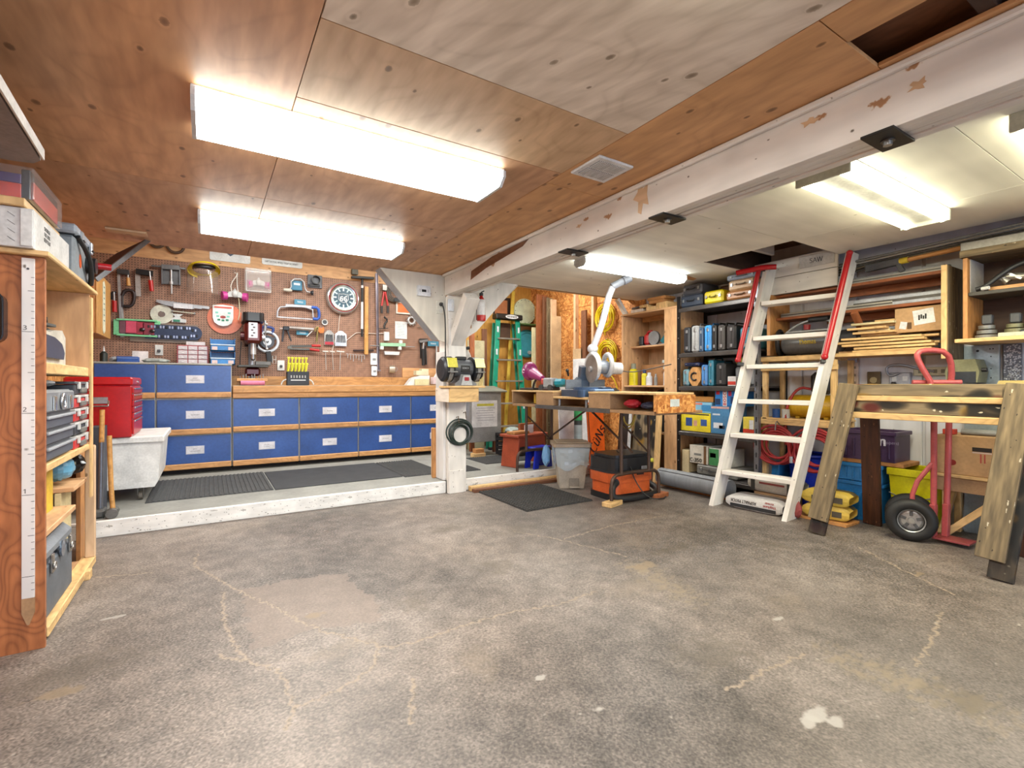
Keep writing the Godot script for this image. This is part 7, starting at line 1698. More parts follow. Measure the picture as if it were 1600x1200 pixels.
# ---------- wooden tool cabinet and black steel rack on the right wall ----------
# moulded case standing with its front at c (facing -x); s is (width along z, height), d its depth
func carry_case(label: String, c: Vector3, s: Vector2, d: float, col: String, group := "tool cases on the steel rack", upright := true) -> Node3D:
	var t := thing("carry_case", label, "case", Vector3(c.x + d / 2, c.y - s.y / 2, c.z), 0, group)
	put("shell", b_().box(Vector3(0, s.y / 2, 0), Vector3(d, s.y, s.x), minf(0.016, minf(s.x, s.y) * 0.2)), hx(col, 0.4), t)
	var dark := hx(Color(col).darkened(0.45).to_html(false), 0.5)
	if upright:
		put("seam", b_().box(Vector3(-d / 2 - 0.0005, s.y / 2, s.x * 0.08), Vector3(0.003, s.y * 0.9, 0.004), 0), dark, t)
		put("handle", b_().tube([Vector3(-d * 0.25, s.y - 0.002, 0), Vector3(-d * 0.22, s.y + 0.02, 0), Vector3(d * 0.1, s.y + 0.02, 0), Vector3(d * 0.13, s.y - 0.002, 0)], 0.008, 6), dark, t)
	else:
		put("seam", b_().box(Vector3(-d / 2 - 0.0005, s.y * 0.55, 0), Vector3(0.003, 0.004, s.x * 0.95), 0), dark, t)
		put("handle", b_().tube([Vector3(-d / 2, s.y * 0.6, -s.x * 0.16), Vector3(-d / 2 - 0.018, s.y * 0.5, -s.x * 0.15), Vector3(-d / 2 - 0.018, s.y * 0.5, s.x * 0.15), Vector3(-d / 2, s.y * 0.6, s.x * 0.16)], 0.006, 6), dark, t)
	for k in [-0.32, 0.32]:
		var p := Vector3(-d / 2 - 0.003, s.y * (0.5 + k), s.x * 0.08) if upright else Vector3(-d / 2 - 0.003, s.y * 0.55, s.x * k * 1.1)
		put("latch", b_().box(p, Vector3(0.008, minf(0.03, s.y * 0.3), minf(0.022, s.x * 0.3)), 0.002), hx("b9b9bb", 0.3, 0.8), t)
	return t

# printed carton with its front at c; prints are [z, y, w, h, colour] as shares of the front
func carton(label: String, c: Vector3, s: Vector2, d: float, col: String, prints := [], group := "boxes on the steel rack") -> Node3D:
	var t := thing("carton", label, "box", Vector3(c.x + d / 2, c.y - s.y / 2, c.z), 0, group)
	put("box", b_().box(Vector3(0, s.y / 2, 0), Vector3(d, s.y, s.x), 0.002), hx(col, 0.6), t)
	for p in prints:
		put("print", b_().box(Vector3(-d / 2 - 0.0006, s.y * p[1], s.x * (p[0] - 0.5)), Vector3(0.0012, s.y * p[3], s.x * p[2]), 0), hx(p[4], 0.6), t)
	return t

func build_racks() -> void:
	# cabinet with open front
	var t := thing("tool_cabinet", "open plywood tool cabinet standing left of the steel rack", "cabinet", Vector3(4.1, 0, -3.57))
	put("face_stile", bw(t, Vector3.UP).span(Vector3(3.925, 0.0, -3.355), Vector3(3.95, 1.755, -3.2)), M.ply_light, t)
	put("near_side", bw(t, Vector3.UP).span(Vector3(3.951, 0.0, -3.22), Vector3(4.36, 1.755, -3.2)), M.ply_light, t)
	put("far_side", bw(t, Vector3.UP).span(Vector3(3.93, 0.0, -3.96), Vector3(4.36, 1.755, -3.935)), M.ply_light, t)
	put("back", bw(t, Vector3.UP).span(Vector3(4.34, 0.0, -3.934), Vector3(4.36, 1.755, -3.221)), M.ply_tan, t)
	put("top", bw(t).span(Vector3(3.925, 1.756, -3.97), Vector3(4.36, 1.776, -3.2)), M.ply_light, t)
	for q in [[1.42, 4.05], [0.985, 3.94], [0.5, 3.94]]:
		put("shelf", bw(t).span(Vector3(q[1], q[0] - 0.018, -3.934), Vector3(4.339, q[0], -3.221)), M.ply_light, t)
	put("top_cleat", bw(t).span(Vector3(4.2, 1.7, -3.9), Vector3(4.24, 1.755, -3.24)), M.pine_dark, t)
	# on its shelves
	t = thing("circular_saw", "red circular saw with black battery on the cabinet shelf", "circular saw", Vector3(4.13, 1.421, -3.72))
	put("battery", b_().box(Vector3(-0.01, 0.06, -0.1), Vector3(0.08, 0.1, 0.06), 0.01), hx("2c2b2d", 0.45), t)
	put("body", b_().box(Vector3(0, 0.07, -0.03), Vector3(0.09, 0.12, 0.07), 0.02), hx("c42424", 0.35), t, "red body")
	put("grip", b_().hoop(Vector3(0, 0.11, -0.0), Vector3(1, 0, 0), 0.05, 0.014, 20, 8, -0.3, 3.5), hx("a81e20", 0.35), t)
	put("guard", b_().cyl(Vector3(-0.03, 0.08, 0.07), Vector3(0.0, 0.08, 0.07), 0.075, -1, 26), hx("a4a6a8", 0.35, 0.6), t)
	put("shoe", b_().box(Vector3(0, 0.004, 0.02), Vector3(0.1, 0.006, 0.24), 0.001), hx("c6c6c6", 0.35, 0.7), t)
	t = thing("teal_saw", "teal power saw beside the red one", "power saw", Vector3(4.13, 1.421, -3.47))
	put("body", b_().bar(Vector3(0, 0.02, -0.06), Vector3(0, 0.14, 0.05), 0.08, 0.06), hx("1c8494", 0.35), t, "teal body")
	put("shoe", b_().box(Vector3(0, 0.006, 0.0), Vector3(0.09, 0.01, 0.2), 0.001), hx("d6d8d8", 0.35, 0.6), t)
	one("saw_disc", "dark circular blade hung below the cabinet's upper shelf", "blade", b_().cyl(Vector3(4.2, 1.35, -3.52), Vector3(4.21, 1.35, -3.52), 0.045, -1, 26), hx("4c525c", 0.4, 0.6))
	one("yellow_reel", "small yellow line reel in the tool cabinet", "reel", b_().hoop(Vector3(4.25, 1.24, -3.5), Vector3(1, 0, 0), 0.04, 0.018, 18, 8).box(Vector3(4.27, 1.19, -3.5), Vector3(0.04, 0.02, 0.08)), hx("c9c02c", 0.4))
	var ct := carton("large brown carton at the back of the tool cabinet", Vector3(4.16, 1.1, -3.6), Vector2(0.56, 0.228), 0.15, "c08a58", [], "")
	text("RETAIL", 0.045, hx("7a4a2c"), ct, Vector3(-0.0755, 0.14, 0.08), FX)
	for q in [[Vector3(4.02,1.107,-3.863),Vector2(0.116,0.242), "yellow spray can with a grey cap in the cabinet", "e8d620", "8f8f78"], [Vector3(4.02,1.08,-3.704),Vector2(0.073,0.174), "yellow bottle with a navy cap in the cabinet", "e8d832", "2a3a6a"], [Vector3(4.02,1.062,-3.636),Vector2(0.080,0.138), "white bottle with a blue label in the cabinet", "e8e8ea", "e8e8ea"], [Vector3(4.02,1.054,-3.547),Vector2(0.043,0.122), "slim grey aerosol in the cabinet", "8e8e8c", "a8a8a8"]]:
		t = thing("can", q[2], "can", Vector3(4.02, 0.986, q[0].z), 0, "cans in the tool cabinet")
		var r: float = q[1].x * 0.42
		var h: float = q[1].y
		put("body", b_().lathe([Vector2(0, 0), Vector2(r, 0), Vector2(r, h * 0.66), Vector2(r * 0.55, h * 0.76)], Vector3.ZERO, Vector3.UP, 18), hx(q[3], 0.35), t)
		put("cap", b_().lathe([Vector2(r * 0.6, h * 0.74), Vector2(r * 0.55, h), Vector2(0, h)], Vector3.ZERO, Vector3.UP, 18), hx(q[4], 0.4), t)
	t = thing("spray_bottle", "white trigger spray bottle at the cabinet's near end", "spray bottle", Vector3(4.03, 0.986, -3.4))
	put("body", b_().lathe([Vector2(0, 0), Vector2(0.042, 0), Vector2(0.042, 0.12), Vector2(0.016, 0.2), Vector2(0.016, 0.23)], Vector3.ZERO, Vector3.UP, 18), hx("e4dedc", 0.4), t)
	put("trigger", b_().bar(Vector3(0, 0.24, 0.02), Vector3(0, 0.25, -0.06), 0.025, 0.03).bar(Vector3(0, 0.23, -0.03), Vector3(0, 0.17, -0.05), 0.012, 0.012), hx("d6e4e0", 0.4), t)
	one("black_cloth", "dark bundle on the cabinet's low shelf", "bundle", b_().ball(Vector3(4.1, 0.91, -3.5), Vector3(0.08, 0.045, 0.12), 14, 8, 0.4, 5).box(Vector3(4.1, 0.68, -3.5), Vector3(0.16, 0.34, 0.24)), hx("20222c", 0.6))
	# offcuts on top of the cabinet
	var rk := 0
	for q in [[-3.42, 0.0, 0.16, 0.07, "pine", "pale block with a dark end on the cabinet top"], [-3.5, 0.07, 0.2, 0.035, "pine_dark", "flat offcut resting on the pale block"], [-3.58, 0.0, 0.12, 0.045, "ply_raw", "small raw offcut on the cabinet top"], [-3.665, 0.046, 0.13, 0.03, "pine", "thin pine offcut on the small raw one"], [-3.5, 0.106, 0.24, 0.03, "pine_dark", "curved top offcut of the pile"], [-3.78, 0.0, 0.16, 0.04, "ply_pale", "pale offcut at the far end of the cabinet top"]]:
		one("wood_offcut", q[5], "offcut", b_().box(Vector3(4.05, 1.777 + q[1] + q[3] / 2, q[0]), Vector3(0.16, q[3], q[2]), 0.003, Basis(Vector3.UP, 0.1 * (rk % 3 - 1))), M[q[4]], "wood offcuts on the cabinet")
		rk += 1
	for q in [[4.13, 1.86, "8f9096", "long grey metal strip lying across the cabinet top"], [4.17, 1.83, "2c3038", "long black bar lying across the cabinet top"], [4.2, 1.8, "c8ccd4", "long white strip lying across the cabinet top"]]:
		one("metal_strip", q[3], "strip", b_().bar(Vector3(q[0], q[1], -3.98), Vector3(q[0] + 0.02, q[1] + 0.03, -3.66), 0.05, 0.018), hx(q[2], 0.4, 0.3), "strips on the cabinet")
	one("corner_brace", "white diagonal board bracing the ceiling beside the cabinet", "brace", b_().bar(Vector3(4.2, 1.6, -4.0), Vector3(4.0, 1.98, -4.1), 0.1, 0.03), M.white_wood)
	# steel rack
	t = thing("steel_rack", "black slotted steel rack packed with tool cases and boxes", "rack", Vector3(4.14, 0, -2.78))
	var bk := hx("2c2a2a", 0.4, 0.5)
	for z in [-3.18, -2.38]:
		for x in [3.93, 4.345]:
			put("post", bw(t).span(Vector3(x, 0.0, z - 0.02), Vector3(x + 0.004, 1.86, z + 0.02), 0).span(Vector3(x, 0.0, z - 0.02 if z < -3 else z + 0.016), Vector3(x + 0.035, 1.86, z - 0.016 if z < -3 else z + 0.02), 0), hx("9a9aa0", 0.35, 0.6) if z > -3 and x < 4 else bk, t)
	for y in [1.745, 1.303, 0.981, 0.545, 0.14]:
		put("shelf", bw(t).span(Vector3(3.94, y - 0.016, -3.155), Vector3(4.35, y, -2.405)), hx("4c4644", 0.6), t)
		put("lip", bw(t).span(Vector3(3.922, y - 0.045, -3.175), Vector3(3.938, y - 0.008, -2.385), 0.004), hx("6e6a68", 0.3, 0.7), t)
		put("rear_beam", bw(t).span(Vector3(4.335, y - 0.045, -3.155), Vector3(4.349, y - 0.017, -2.405)), bk, t)
	for k in 16: put("slot", bw(t).box(Vector3(3.9295, 0.2 + k * 0.1, -2.38), Vector3(0.002, 0.04, 0.01), 0), hx("1a1a1c", 0.6), t)
	for k in 8: put("rivet", bw(t).cyl(Vector3(3.929, 0.25 + k * 0.2, -3.18), Vector3(3.926, 0.25 + k * 0.2, -3.18), 0.006, -1, 8), hx("b4b4b4", 0.3, 0.8), t)
	# top shelf (surface 1.746)
	carry_case("slate-blue flat case low on the rack's top shelf", Vector3(3.96, 1.806, -3.06), Vector2(0.25, 0.118), 0.3, "3e4858", "cases on the top shelf", false)
	carry_case("grey case stacked on the slate-blue case", Vector3(3.97, 1.918, -3.06), Vector2(0.22, 0.1), 0.28, "5c5c62", "cases on the top shelf", false)
	carry_case("bright yellow case on the rack's top shelf", Vector3(3.95, 1.805, -2.81), Vector2(0.2, 0.117), 0.2, "f4de10", "cases on the top shelf", false)
	carry_case("brown leather-look case behind the yellow one", Vector3(4.18, 1.845, -2.8), Vector2(0.22, 0.19), 0.15, "6e4228", "cases on the top shelf", false)
	t = carry_case("orange-brown wooden case at the right of the top shelf", Vector3(3.95, 1.787, -2.545), Vector2(0.27, 0.08), 0.28, "c98a52", "cases on the top shelf", false)
	carry_case("tan wooden case with a black handle stacked on the other", Vector3(3.96, 1.876, -2.54), Vector2(0.25, 0.095), 0.26, "dcb488", "cases on the top shelf", false)
	carry_case("pale blue-grey flat case topping the wooden cases", Vector3(3.97, 1.951, -2.54), Vector2(0.29, 0.05), 0.24, "a4b0c8", "cases on the top shelf", false)
	# second shelf (1.304): cases on edge
	for q in [[-3.11, 0.075, 0.25, "3a3a3e", "charcoal upright case at the left of the second shelf"], [-3.015, 0.085, 0.255, "b4b4b4", "silver-grey upright case on the second shelf"], [-2.945, 0.045, 0.23, "47607e", "slim slate upright case next to the silver one"], [-2.875, 0.075, 0.245, "4aa4f0", "sky-blue upright case on the second shelf"], [-2.805, 0.045, 0.24, "2a2624", "slim black upright case right of the sky-blue one"], [-2.735, 0.07, 0.235, "55504e", "brown-black upright case on the second shelf"], [-2.635, 0.095, 0.225, "3c3838", "wide black upright case on the second shelf"], [-2.5, 0.1, 0.19, "58a8c0", "turquoise upright case beside the ladder"]]:
		carry_case(q[4], Vector3(3.955, 1.304 + q[2] / 2, q[0]), Vector2(q[1], q[2]), 0.34, q[3])
	carry_case("tan leather case peeping above the turquoise one", Vector3(4.1, 1.551, -2.47), Vector2(0.1, 0.05), 0.1, "b4824a", "tool cases on the steel rack", false)
	# third shelf (0.982)
	carry_case("pale teal tin at the left of the third shelf", Vector3(3.96, 1.062, -3.125), Vector2(0.07, 0.16), 0.2, "7fa8b4", "cases on the third shelf")
	t = thing("octagon_case", "octagonal wooden case with a black C-shaped handle", "case", Vector3(4.06, 0.982, -3.017), 0, "cases on the third shelf")
	var oc := []
	for k in 8: oc.append(Vector2(cos(TAU * (k + 0.5) / 8) * 0.072, 0.09 + sin(TAU * (k + 0.5) / 8) * 0.097))
	put("body", b_(Vector3.UP).plate(oc, Vector3.ZERO, 0.2, Vector3.BACK, Vector3.UP), M.oak, t)
	put("handle", b_().hoop(Vector3(-0.104, 0.09, 0.0), Vector3(1, 0, 0), 0.036, 0.008, 20, 6, 0.9, 5.4), black(), t)
	carry_case("navy flat tin lying over the teal tin", Vector3(3.97, 1.19, -3.06), Vector2(0.17, 0.032), 0.2, "2a3566", "cases on the third shelf", false)
	for q in [[-2.915, 0.065, 0.2, "5a94d8", "mid-blue upright case on the third shelf"], [-2.845, 0.055, 0.24, "3c8ca8", "teal upright case on the third shelf"], [-2.745, 0.1, 0.21, "3a3a3c", "charcoal ribbed case on the third shelf"]]:
		carry_case(q[4], Vector3(3.96, 0.982 + q[2] / 2, q[0]), Vector2(q[1], q[2]), 0.3, q[3], "cases on the third shelf")
	carry_case("pale grey wide case on the third shelf beside the ladder", Vector3(4.08, 1.07, -2.57), Vector2(0.22, 0.17), 0.2, "a8aaac", "cases on the third shelf")
	carton("yellow packet on top of the grey case", Vector3(4.09, 1.21, -2.6), Vector2(0.14, 0.05), 0.1, "e6dc3c", [], "small packets on the third shelf")
	carton("small red and white carton before the grey case", Vector3(3.95, 1.025, -2.62), Vector2(0.08, 0.085), 0.06, "ece8e6", [[0.5, 0.3, 0.95, 0.35, "d8402e"]], "small packets on the third shelf")
	carton("small dark printed carton beside the ladder", Vector3(3.95, 1.01, -2.52), Vector2(0.09, 0.055), 0.06, "4c4a4a", [[0.5, 0.5, 0.7, 0.5, "d8d8d8"]], "small packets on the third shelf")
	# fourth shelf (0.546)
	carton("yellow tool carton with blue pictures at the left", Vector3(3.95, 0.635, -3.0), Vector2(0.33, 0.176), 0.24, "f2da2c", [[0.28, 0.5, 0.22, 0.45, "2c4a8c"], [0.5, 0.45, 0.12, 0.3, "d8a48c"], [0.78, 0.5, 0.2, 0.35, "3a5a9c"], [0.5, 0.93, 0.9, 0.06, "2a2a2a"]])
	carton("large blue-grey tool carton with a picture of a sander", Vector3(3.94, 0.672, -2.73), Vector2(0.19, 0.25), 0.26, "4a86b4", [[0.5, 0.95, 0.96, 0.07, "e0b0a8"], [0.4, 0.3, 0.5, 0.2, "e4e8ee"], [0.3, 0.7, 0.4, 0.06, "d6e2ee"], [0.6, 0.25, 0.3, 0.12, "2a3a52"]])
	t = carton("bright blue tool carton with upright white lettering", Vector3(3.96, 0.877, -2.67), Vector2(0.25, 0.155), 0.24, "1f7ac8", [[0.4, 0.5, 0.17, 1.0, "f0f0f0"], [0.12, 0.8, 0.14, 0.26, "d01c34"], [0.6, 0.75, 0.12, 0.3, "c01c4a"], [0.12, 0.25, 0.2, 0.35, "14345c"], [0.78, 0.35, 0.3, 0.4, "123a70"]])
	text("BOSCH", 0.04, hx("c8181e"), t, Vector3(-0.1215, 0.0825, -0.025), FX * Basis(Vector3.BACK, PI / 2), "lettering", 0.001, true, 0.15)
	carton("pale blue carton with a red strip on the yellow carton", Vector3(3.96, 0.777, -2.93), Vector2(0.2, 0.1), 0.22, "8cc4e0", [[0.25, 0.85, 0.5, 0.2, "e08878"], [0.7, 0.45, 0.5, 0.6, "3a8cc4"]])
	carton("orange-brown flat carton on the pale blue carton", Vector3(3.98, 0.855, -2.93), Vector2(0.2, 0.05), 0.22, "d09048", [])
	carton("black flat carton with white print on the yellow carton", Vector3(3.97, 0.747, -3.1), Vector2(0.12, 0.04), 0.2, "2c2c2c", [[0.5, 0.5, 0.8, 0.3, "c8c8c8"]])
	carton("yellow folded bag resting above the flat cartons", Vector3(4.0, 0.795, -3.1), Vector2(0.12, 0.05), 0.18, "ecd060", [])
	carton("yellow and red packet half hidden by the ladder", Vector3(3.97, 0.63, -2.47), Vector2(0.11, 0.165), 0.16, "ecd24a", [[0.5, 0.2, 1.0, 0.35, "d83a20"], [0.7, 0.6, 0.35, 0.5, "f0f0ee"]])
	# lowest shelf (0.141)
	carton("slim cream carton at the left of the lowest shelf", Vector3(3.95, 0.25, -3.115), Vector2(0.08, 0.215), 0.2, "e4cfa4", [])
	t = carton("white carton marked C-350 on the lowest shelf", Vector3(3.95, 0.33, -2.965), Vector2(0.2, 0.17), 0.24, "e9e2d4", [[0.85, 0.5, 0.14, 1.0, "7a5838"], [0.45, 0.5, 0.4, 0.12, "8a8a86"]])
	text("C-350", 0.05, hx("2a2a2a"), t, Vector3(-0.1215, 0.03, -0.03), FX, "lettering", 0.001, true, 0.13)
	carton("green and white carton on the lowest shelf", Vector3(3.95, 0.325, -2.75), Vector2(0.2, 0.16), 0.24, "e6e4da", [[0.25, 0.5, 0.5, 0.95, "4c9a5c"], [0.2, 0.6, 0.3, 0.25, "9ac48a"], [0.75, 0.6, 0.3, 0.2, "77776f"]])
	carry_case("grey plastic case with a wide latch on the lowest shelf", Vector3(3.945, 0.192, -2.78), Vector2(0.42, 0.1), 0.3, "8c8a84", "cases on the lowest shelf", false)
	# in front of the rack
	t = thing("carpet_roll", "grey roll of sheeting lying in front of the rack", "roll", Vector3(3.745, 0.105, -2.72))
	put("roll", b_().cyl(Vector3(0, 0, -0.52), Vector3(0.01, 0, 0.22), 0.08, -1, 32), hx("8c8f94", 0.6), t)
	put("edge_flap", b_().box(Vector3(-0.04, 0.073, -0.15), Vector3(0.03, 0.006, 0.7), 0.001, Basis(Vector3.BACK, 0.6)), hx("8c8f94", 0.6), t)
	put("core", b_().cyl(Vector3(0, 0, -0.522), Vector3(0, 0, -0.52), 0.05, -1, 24), hx("5c5e62", 0.7), t)
	one("rack_plank", "pine plank on edge along the floor before the rack", "plank", b_().span(Vector3(3.78, 0.0, -3.35), Vector3(3.9, 0.024, -2.5)), M.pine_dark)

# ---------- white loft ladder with red handrails ----------
func build_ladder() -> void:
	var t := thing("loft_ladder", "white wooden loft ladder with red handrails leaning into the hatch", "ladder", Vector3(3.52, 0, -2.22))
	var l0 := Vector3(3.5, 0.0, -2.51)
	var l1 := Vector3(3.935, 1.985, -2.297)
	var r0 := Vector3(3.55, 0.0, -1.94)
	var r1 := Vector3(4.037, 1.985, -1.727)
	var back := Vector3(0.97, -0.22, 0.1).normalized()
	for q in [[l0, l1, 1.0], [r0, r1, -1.0]]:
		# a board that runs up the slope, wide in the direction of the lean, cut level at the floor
		var a: Vector3 = q[0]
		var c: Vector3 = q[1]
		var side := Vector3(0.08, 0, 0.997)
		var w := Vector3(0.15, 0, -0.012)
		var h := side * 0.036 * 0.5
		var b := bw(t, (c - a).normalized())
		b.quad(a - h, a + h, c + h, c - h); b.quad(a + w - h, a + w + h, c + w + h, c + w - h)
		b.quad(a - h, c - h, c + w - h, a + w - h, -side); b.quad(a + h, c + h, c + w + h, a + w + h, side)
		b.quad(a - h, a + h, a + w + h, a + w - h, Vector3.DOWN); b.quad(c - h, c + h, c + w + h, c + w - h, Vector3.UP)
		put("stile", b, M.white_wood, t)
	for f in [0.838, 0.692, 0.575, 0.432, 0.292, 0.14]:
		var a := l0.lerp(l1, f)
		var c := r0.lerp(r1, f)
		var d := Vector3(0.066, 0, 0)
		put("tread", bw(t).bar(a + d + Vector3(0, 0, 0.018), c + d - Vector3(0, 0, 0.018), 0.13, 0.034), M.white_wood, t)
	for q in [[l0, l1, -0.03], [r0, r1, 0.03]]:
		var up := ((q[1] - q[0]) as Vector3).normalized()
		var o := -back * 0.035 + Vector3(0, 0, q[2])
		var p0: Vector3 = (q[0] as Vector3).lerp(q[1], 0.6) + o
		var p1: Vector3 = (q[0] as Vector3).lerp(q[1], 0.985) + o
		var red := hx("c01c24", 0.3)
		var rl := put("handrail", bw(t).cyl(p0, p1, 0.019, -1, 16).ball(p0, Vector3(0.024, 0.024, 0.024), 12, 8).ball(p1, Vector3(0.022, 0.022, 0.022), 12, 8), red, t, "red painted handrail")
		put("bracket", bw(t).bar(p0 - up * 0.03, p0 - up * 0.03 - o, 0.03, 0.03), hx("2e2c2c", 0.5), rl)
		put("bracket", bw(t).bar(p1 - up * 0.01, p1 - up * 0.01 - o, 0.02, 0.02), hx("2e2c2c", 0.5), rl)
	var k := l1 + Vector3(-0.06, -0.03, -0.03)
	put("grab_bar", bw(t).tube([k + Vector3(-0.06, -0.01, -0.16), k + Vector3(-0.02, 0.0, -0.06), k + Vector3(0, 0.005, 0.05), k + Vector3(0.05, 0.0, 0.12)], 0.022, 10, false, 1), hx("c01c24", 0.3), t, "bent red grab bar")

# ---------- open wall shelves, compressor, cabinet at the right ----------
func build_right_wall_shelf() -> void:
	var t := thing("wall_shelves", "rough wooden wall shelves with a weathered end board behind the ladder", "shelves", Vector3(4.19, 1.18, -1.74))
	for y in [1.76, 1.565]:
		put("shelf", bw(t).span(Vector3(4.14, y - 0.022, -2.36), Vector3(4.34, y, -1.2)), M.redwood, t)
		put("rear_ledge", bw(t).span(Vector3(4.3, y - 0.075, -2.0), Vector3(4.338, y - 0.023, -1.2)), M.redwood, t)
	put("bottom_shelf", bw(t).span(Vector3(4.07, 1.205, -1.86), Vector3(4.36, 1.23, -1.2)), M.pine_dark, t)
	put("front_lip", bw(t).span(Vector3(4.055, 1.205, -1.86), Vector3(4.069, 1.232, -1.2)), M.pine, t)
	put("end_board", bw(t, Vector3.UP).span(Vector3(4.07, 1.165, -1.197), Vector3(4.36, 1.775, -1.165)), M.grey_timber, t, "weathered grey-brown end board")
	put("end_edge", bw(t, Vector3.UP).span(Vector3(4.055, 1.165, -1.197), Vector3(4.069, 1.775, -1.167)), M.pine, t)
	put("bracket", bw(t).bar(Vector3(4.34, 1.3, -1.72), Vector3(4.1, 1.54, -1.72), 0.04, 0.04), M.redwood, t)
	put("upright", bw(t, Vector3.UP).span(Vector3(4.05, 1.24, -2.36), Vector3(4.36, 1.76, -2.33)), M.pine_dark, t)
	# long stock on the two upper shelves
	for q in [[4.18, 1.775, 0.05, 0.03, -2.3, -1.22, "b9b6ae", "long dull aluminium channel on the top shelf"], [4.23, 1.785, 0.06, 0.05, -2.2, -1.22, "9fa0a4", "thick grey rail lying on the top shelf"], [4.27, 1.775, 0.04, 0.03, -2.34, -1.22, "d6d2c6", "long cream strip on the top shelf"], [4.31, 1.79, 0.03, 0.06, -2.1, -1.22, "8b8d92", "dark steel bar at the back of the top shelf"], [4.19, 1.583, 0.06, 0.034, -2.3, -1.5, "cfcabc", "cream ribbed track on the second shelf"], [4.25, 1.58, 0.05, 0.028, -2.2, -1.4, "b4b2ac", "grey ribbed track on the second shelf"], [4.17, 1.6, 0.012, 0.065, -1.75, -1.22, "d4dae4", "pale blue flat trim leaning along the second shelf"]]:
		t = thing("stock_length", q[7], "trim", Vector3(q[0], q[1] - q[3] / 2, (q[4] + q[5]) / 2), 0, "long stock on the wall shelves")
		put("length", b_().box(Vector3(0, q[3] / 2, 0), Vector3(q[2], q[3], q[5] - q[4]), 0.003), hx(q[6], 0.45, 0.3), t)
		put("rib", b_().box(Vector3(-q[2] / 2, q[3] / 2, 0), Vector3(0.004, q[3] * 0.3, q[5] - q[4]), 0.0005), hx("6c6a66", 0.5, 0.3), t)
	t = thing("digging_bar", "tool with orange-brown handle, yellow collar and steel head near ceiling", "pick", Vector3(4.1, 1.82, -1.35))
	put("handle", bw(t).cyl(Vector3(4.2, 1.9, -1.02), Vector3(4.2, 1.88, -1.42), 0.016), M.pine_dark, t)
	put("collar", bw(t).cyl(Vector3(4.2, 1.88, -1.42), Vector3(4.2, 1.878, -1.47), 0.022), hx("e2c23a", 0.4), t)
	put("head", bw(t).bar(Vector3(4.2, 1.88, -1.47), Vector3(4.2, 1.865, -1.68), 0.04, 0.05).bar(Vector3(4.2, 1.865, -1.48), Vector3(4.2, 1.8, -1.45), 0.03, 0.03), hx("6c6e74", 0.4, 0.6), t)
	for k in 5:
		one("ceiling_rod", ["thin wire rod lying highest under the ceiling", "second thin rod under the ceiling", "middle bundle rod under the ceiling", "long bent rod under the ceiling", "lowest thin rod under the ceiling"][k], "rod", b_().tube([Vector3(4.14 + k * 0.035, 1.9 - k * 0.012, -2.3 + k * 0.05), Vector3(4.14 + k * 0.03, 1.93 - k * 0.01, -1.6), Vector3(4.12 + k * 0.03, 1.965 - k * 0.012, -0.7)], 0.008, 6), hx(["8c8c8a", "b4b0a6", "6a665e", "a49a86", "7c7e84"][k], 0.45, 0.5), "rods under the ceiling")
	# air compressor
	t = thing("air_compressor", "grey twin-wheel air compressor on the wall shelf behind the ladder", "compressor", Vector3(4.18, 1.231, -2.05))
	put("tank", b_().cyl(Vector3(0, 0.1, -0.2), Vector3(0, 0.1, 0.2), 0.085, -1, 26).ball(Vector3(0, 0.1, -0.2), Vector3(0.085, 0.085, 0.04)).ball(Vector3(0, 0.1, 0.2), Vector3(0.085, 0.085, 0.04)), hx("77787c", 0.35, 0.2), t)
	text("Thomas", 0.05, hx("e2c42a"), t, Vector3(-0.087, 0.11, 0.0), FX, "lettering", 0.001, true, 0.13)
	put("deck", b_().box(Vector3(0, 0.2, 0), Vector3(0.12, 0.015, 0.36), 0.004), hx("b8b8b6", 0.4, 0.3), t)
	put("grip_bar", b_().tube([Vector3(-0.04, 0.19, -0.2), Vector3(-0.04, 0.26, -0.1), Vector3(-0.04, 0.285, 0.0), Vector3(-0.04, 0.285, 0.14), Vector3(-0.04, 0.2, 0.19)], 0.012, 8, false, 1), hx("a9abad", 0.3, 0.7), t)
	put("grip", b_().cyl(Vector3(-0.04, 0.288, -0.01), Vector3(-0.04, 0.288, 0.14), 0.02), black(), t)
	put("red_knob", b_().cyl(Vector3(-0.05, 0.21, -0.02), Vector3(-0.05, 0.25, -0.02), 0.022, 0.026), hx("a01c24", 0.4), t)
	for q in [[0.3, "head"], [0.32, "fan"]]:
		put("motor_" + q[1], b_().cyl(Vector3(0, 0.12, q[0] - 0.08), Vector3(0, 0.12, q[0] + 0.04), 0.07 if q[1] == "head" else 0.05, -1, 20), hx("2a2a2c", 0.45), t)
	put("hose_ring", b_().hoop(Vector3(-0.03, 0.12, -0.25), Vector3(0.3, 0, 1), 0.1, 0.018, 26, 8), hx("1f1f21", 0.5), t)
	one("compressor_shelf", "pine ledge carrying the compressor", "ledge", b_().span(Vector3(4.02, 1.19, -2.42), Vector3(4.34, 1.23, -1.862)), M.pine)
	one("teal_canister", "dark teal canister on the ledge left of the compressor", "canister", b_().lathe([Vector2(0, 0), Vector2(0.045, 0), Vector2(0.045, 0.2), Vector2(0.03, 0.22), Vector2(0, 0.22)], Vector3(4.3, 1.231, -2.29), Vector3.UP, 20), hx("1c4c5c", 0.4))
	# pine frame under the ledge
	t = thing("pine_rack", "raw pine open shelf rack standing behind the ladder", "shelf rack", Vector3(4.2, 0, -2.12))
	for z in [-2.4, -1.86]:
		for x in [4.05, 4.32]: put("post", bw(t).span(Vector3(x, 0.0, z), Vector3(x + 0.035, 1.188, z + 0.04)), M.pine, t)
	for y in [0.7, 1.15]:
		put("rail", bw(t).span(Vector3(4.03, y - 0.04, -2.42), Vector3(4.049, y, -1.8)), M.pine, t)
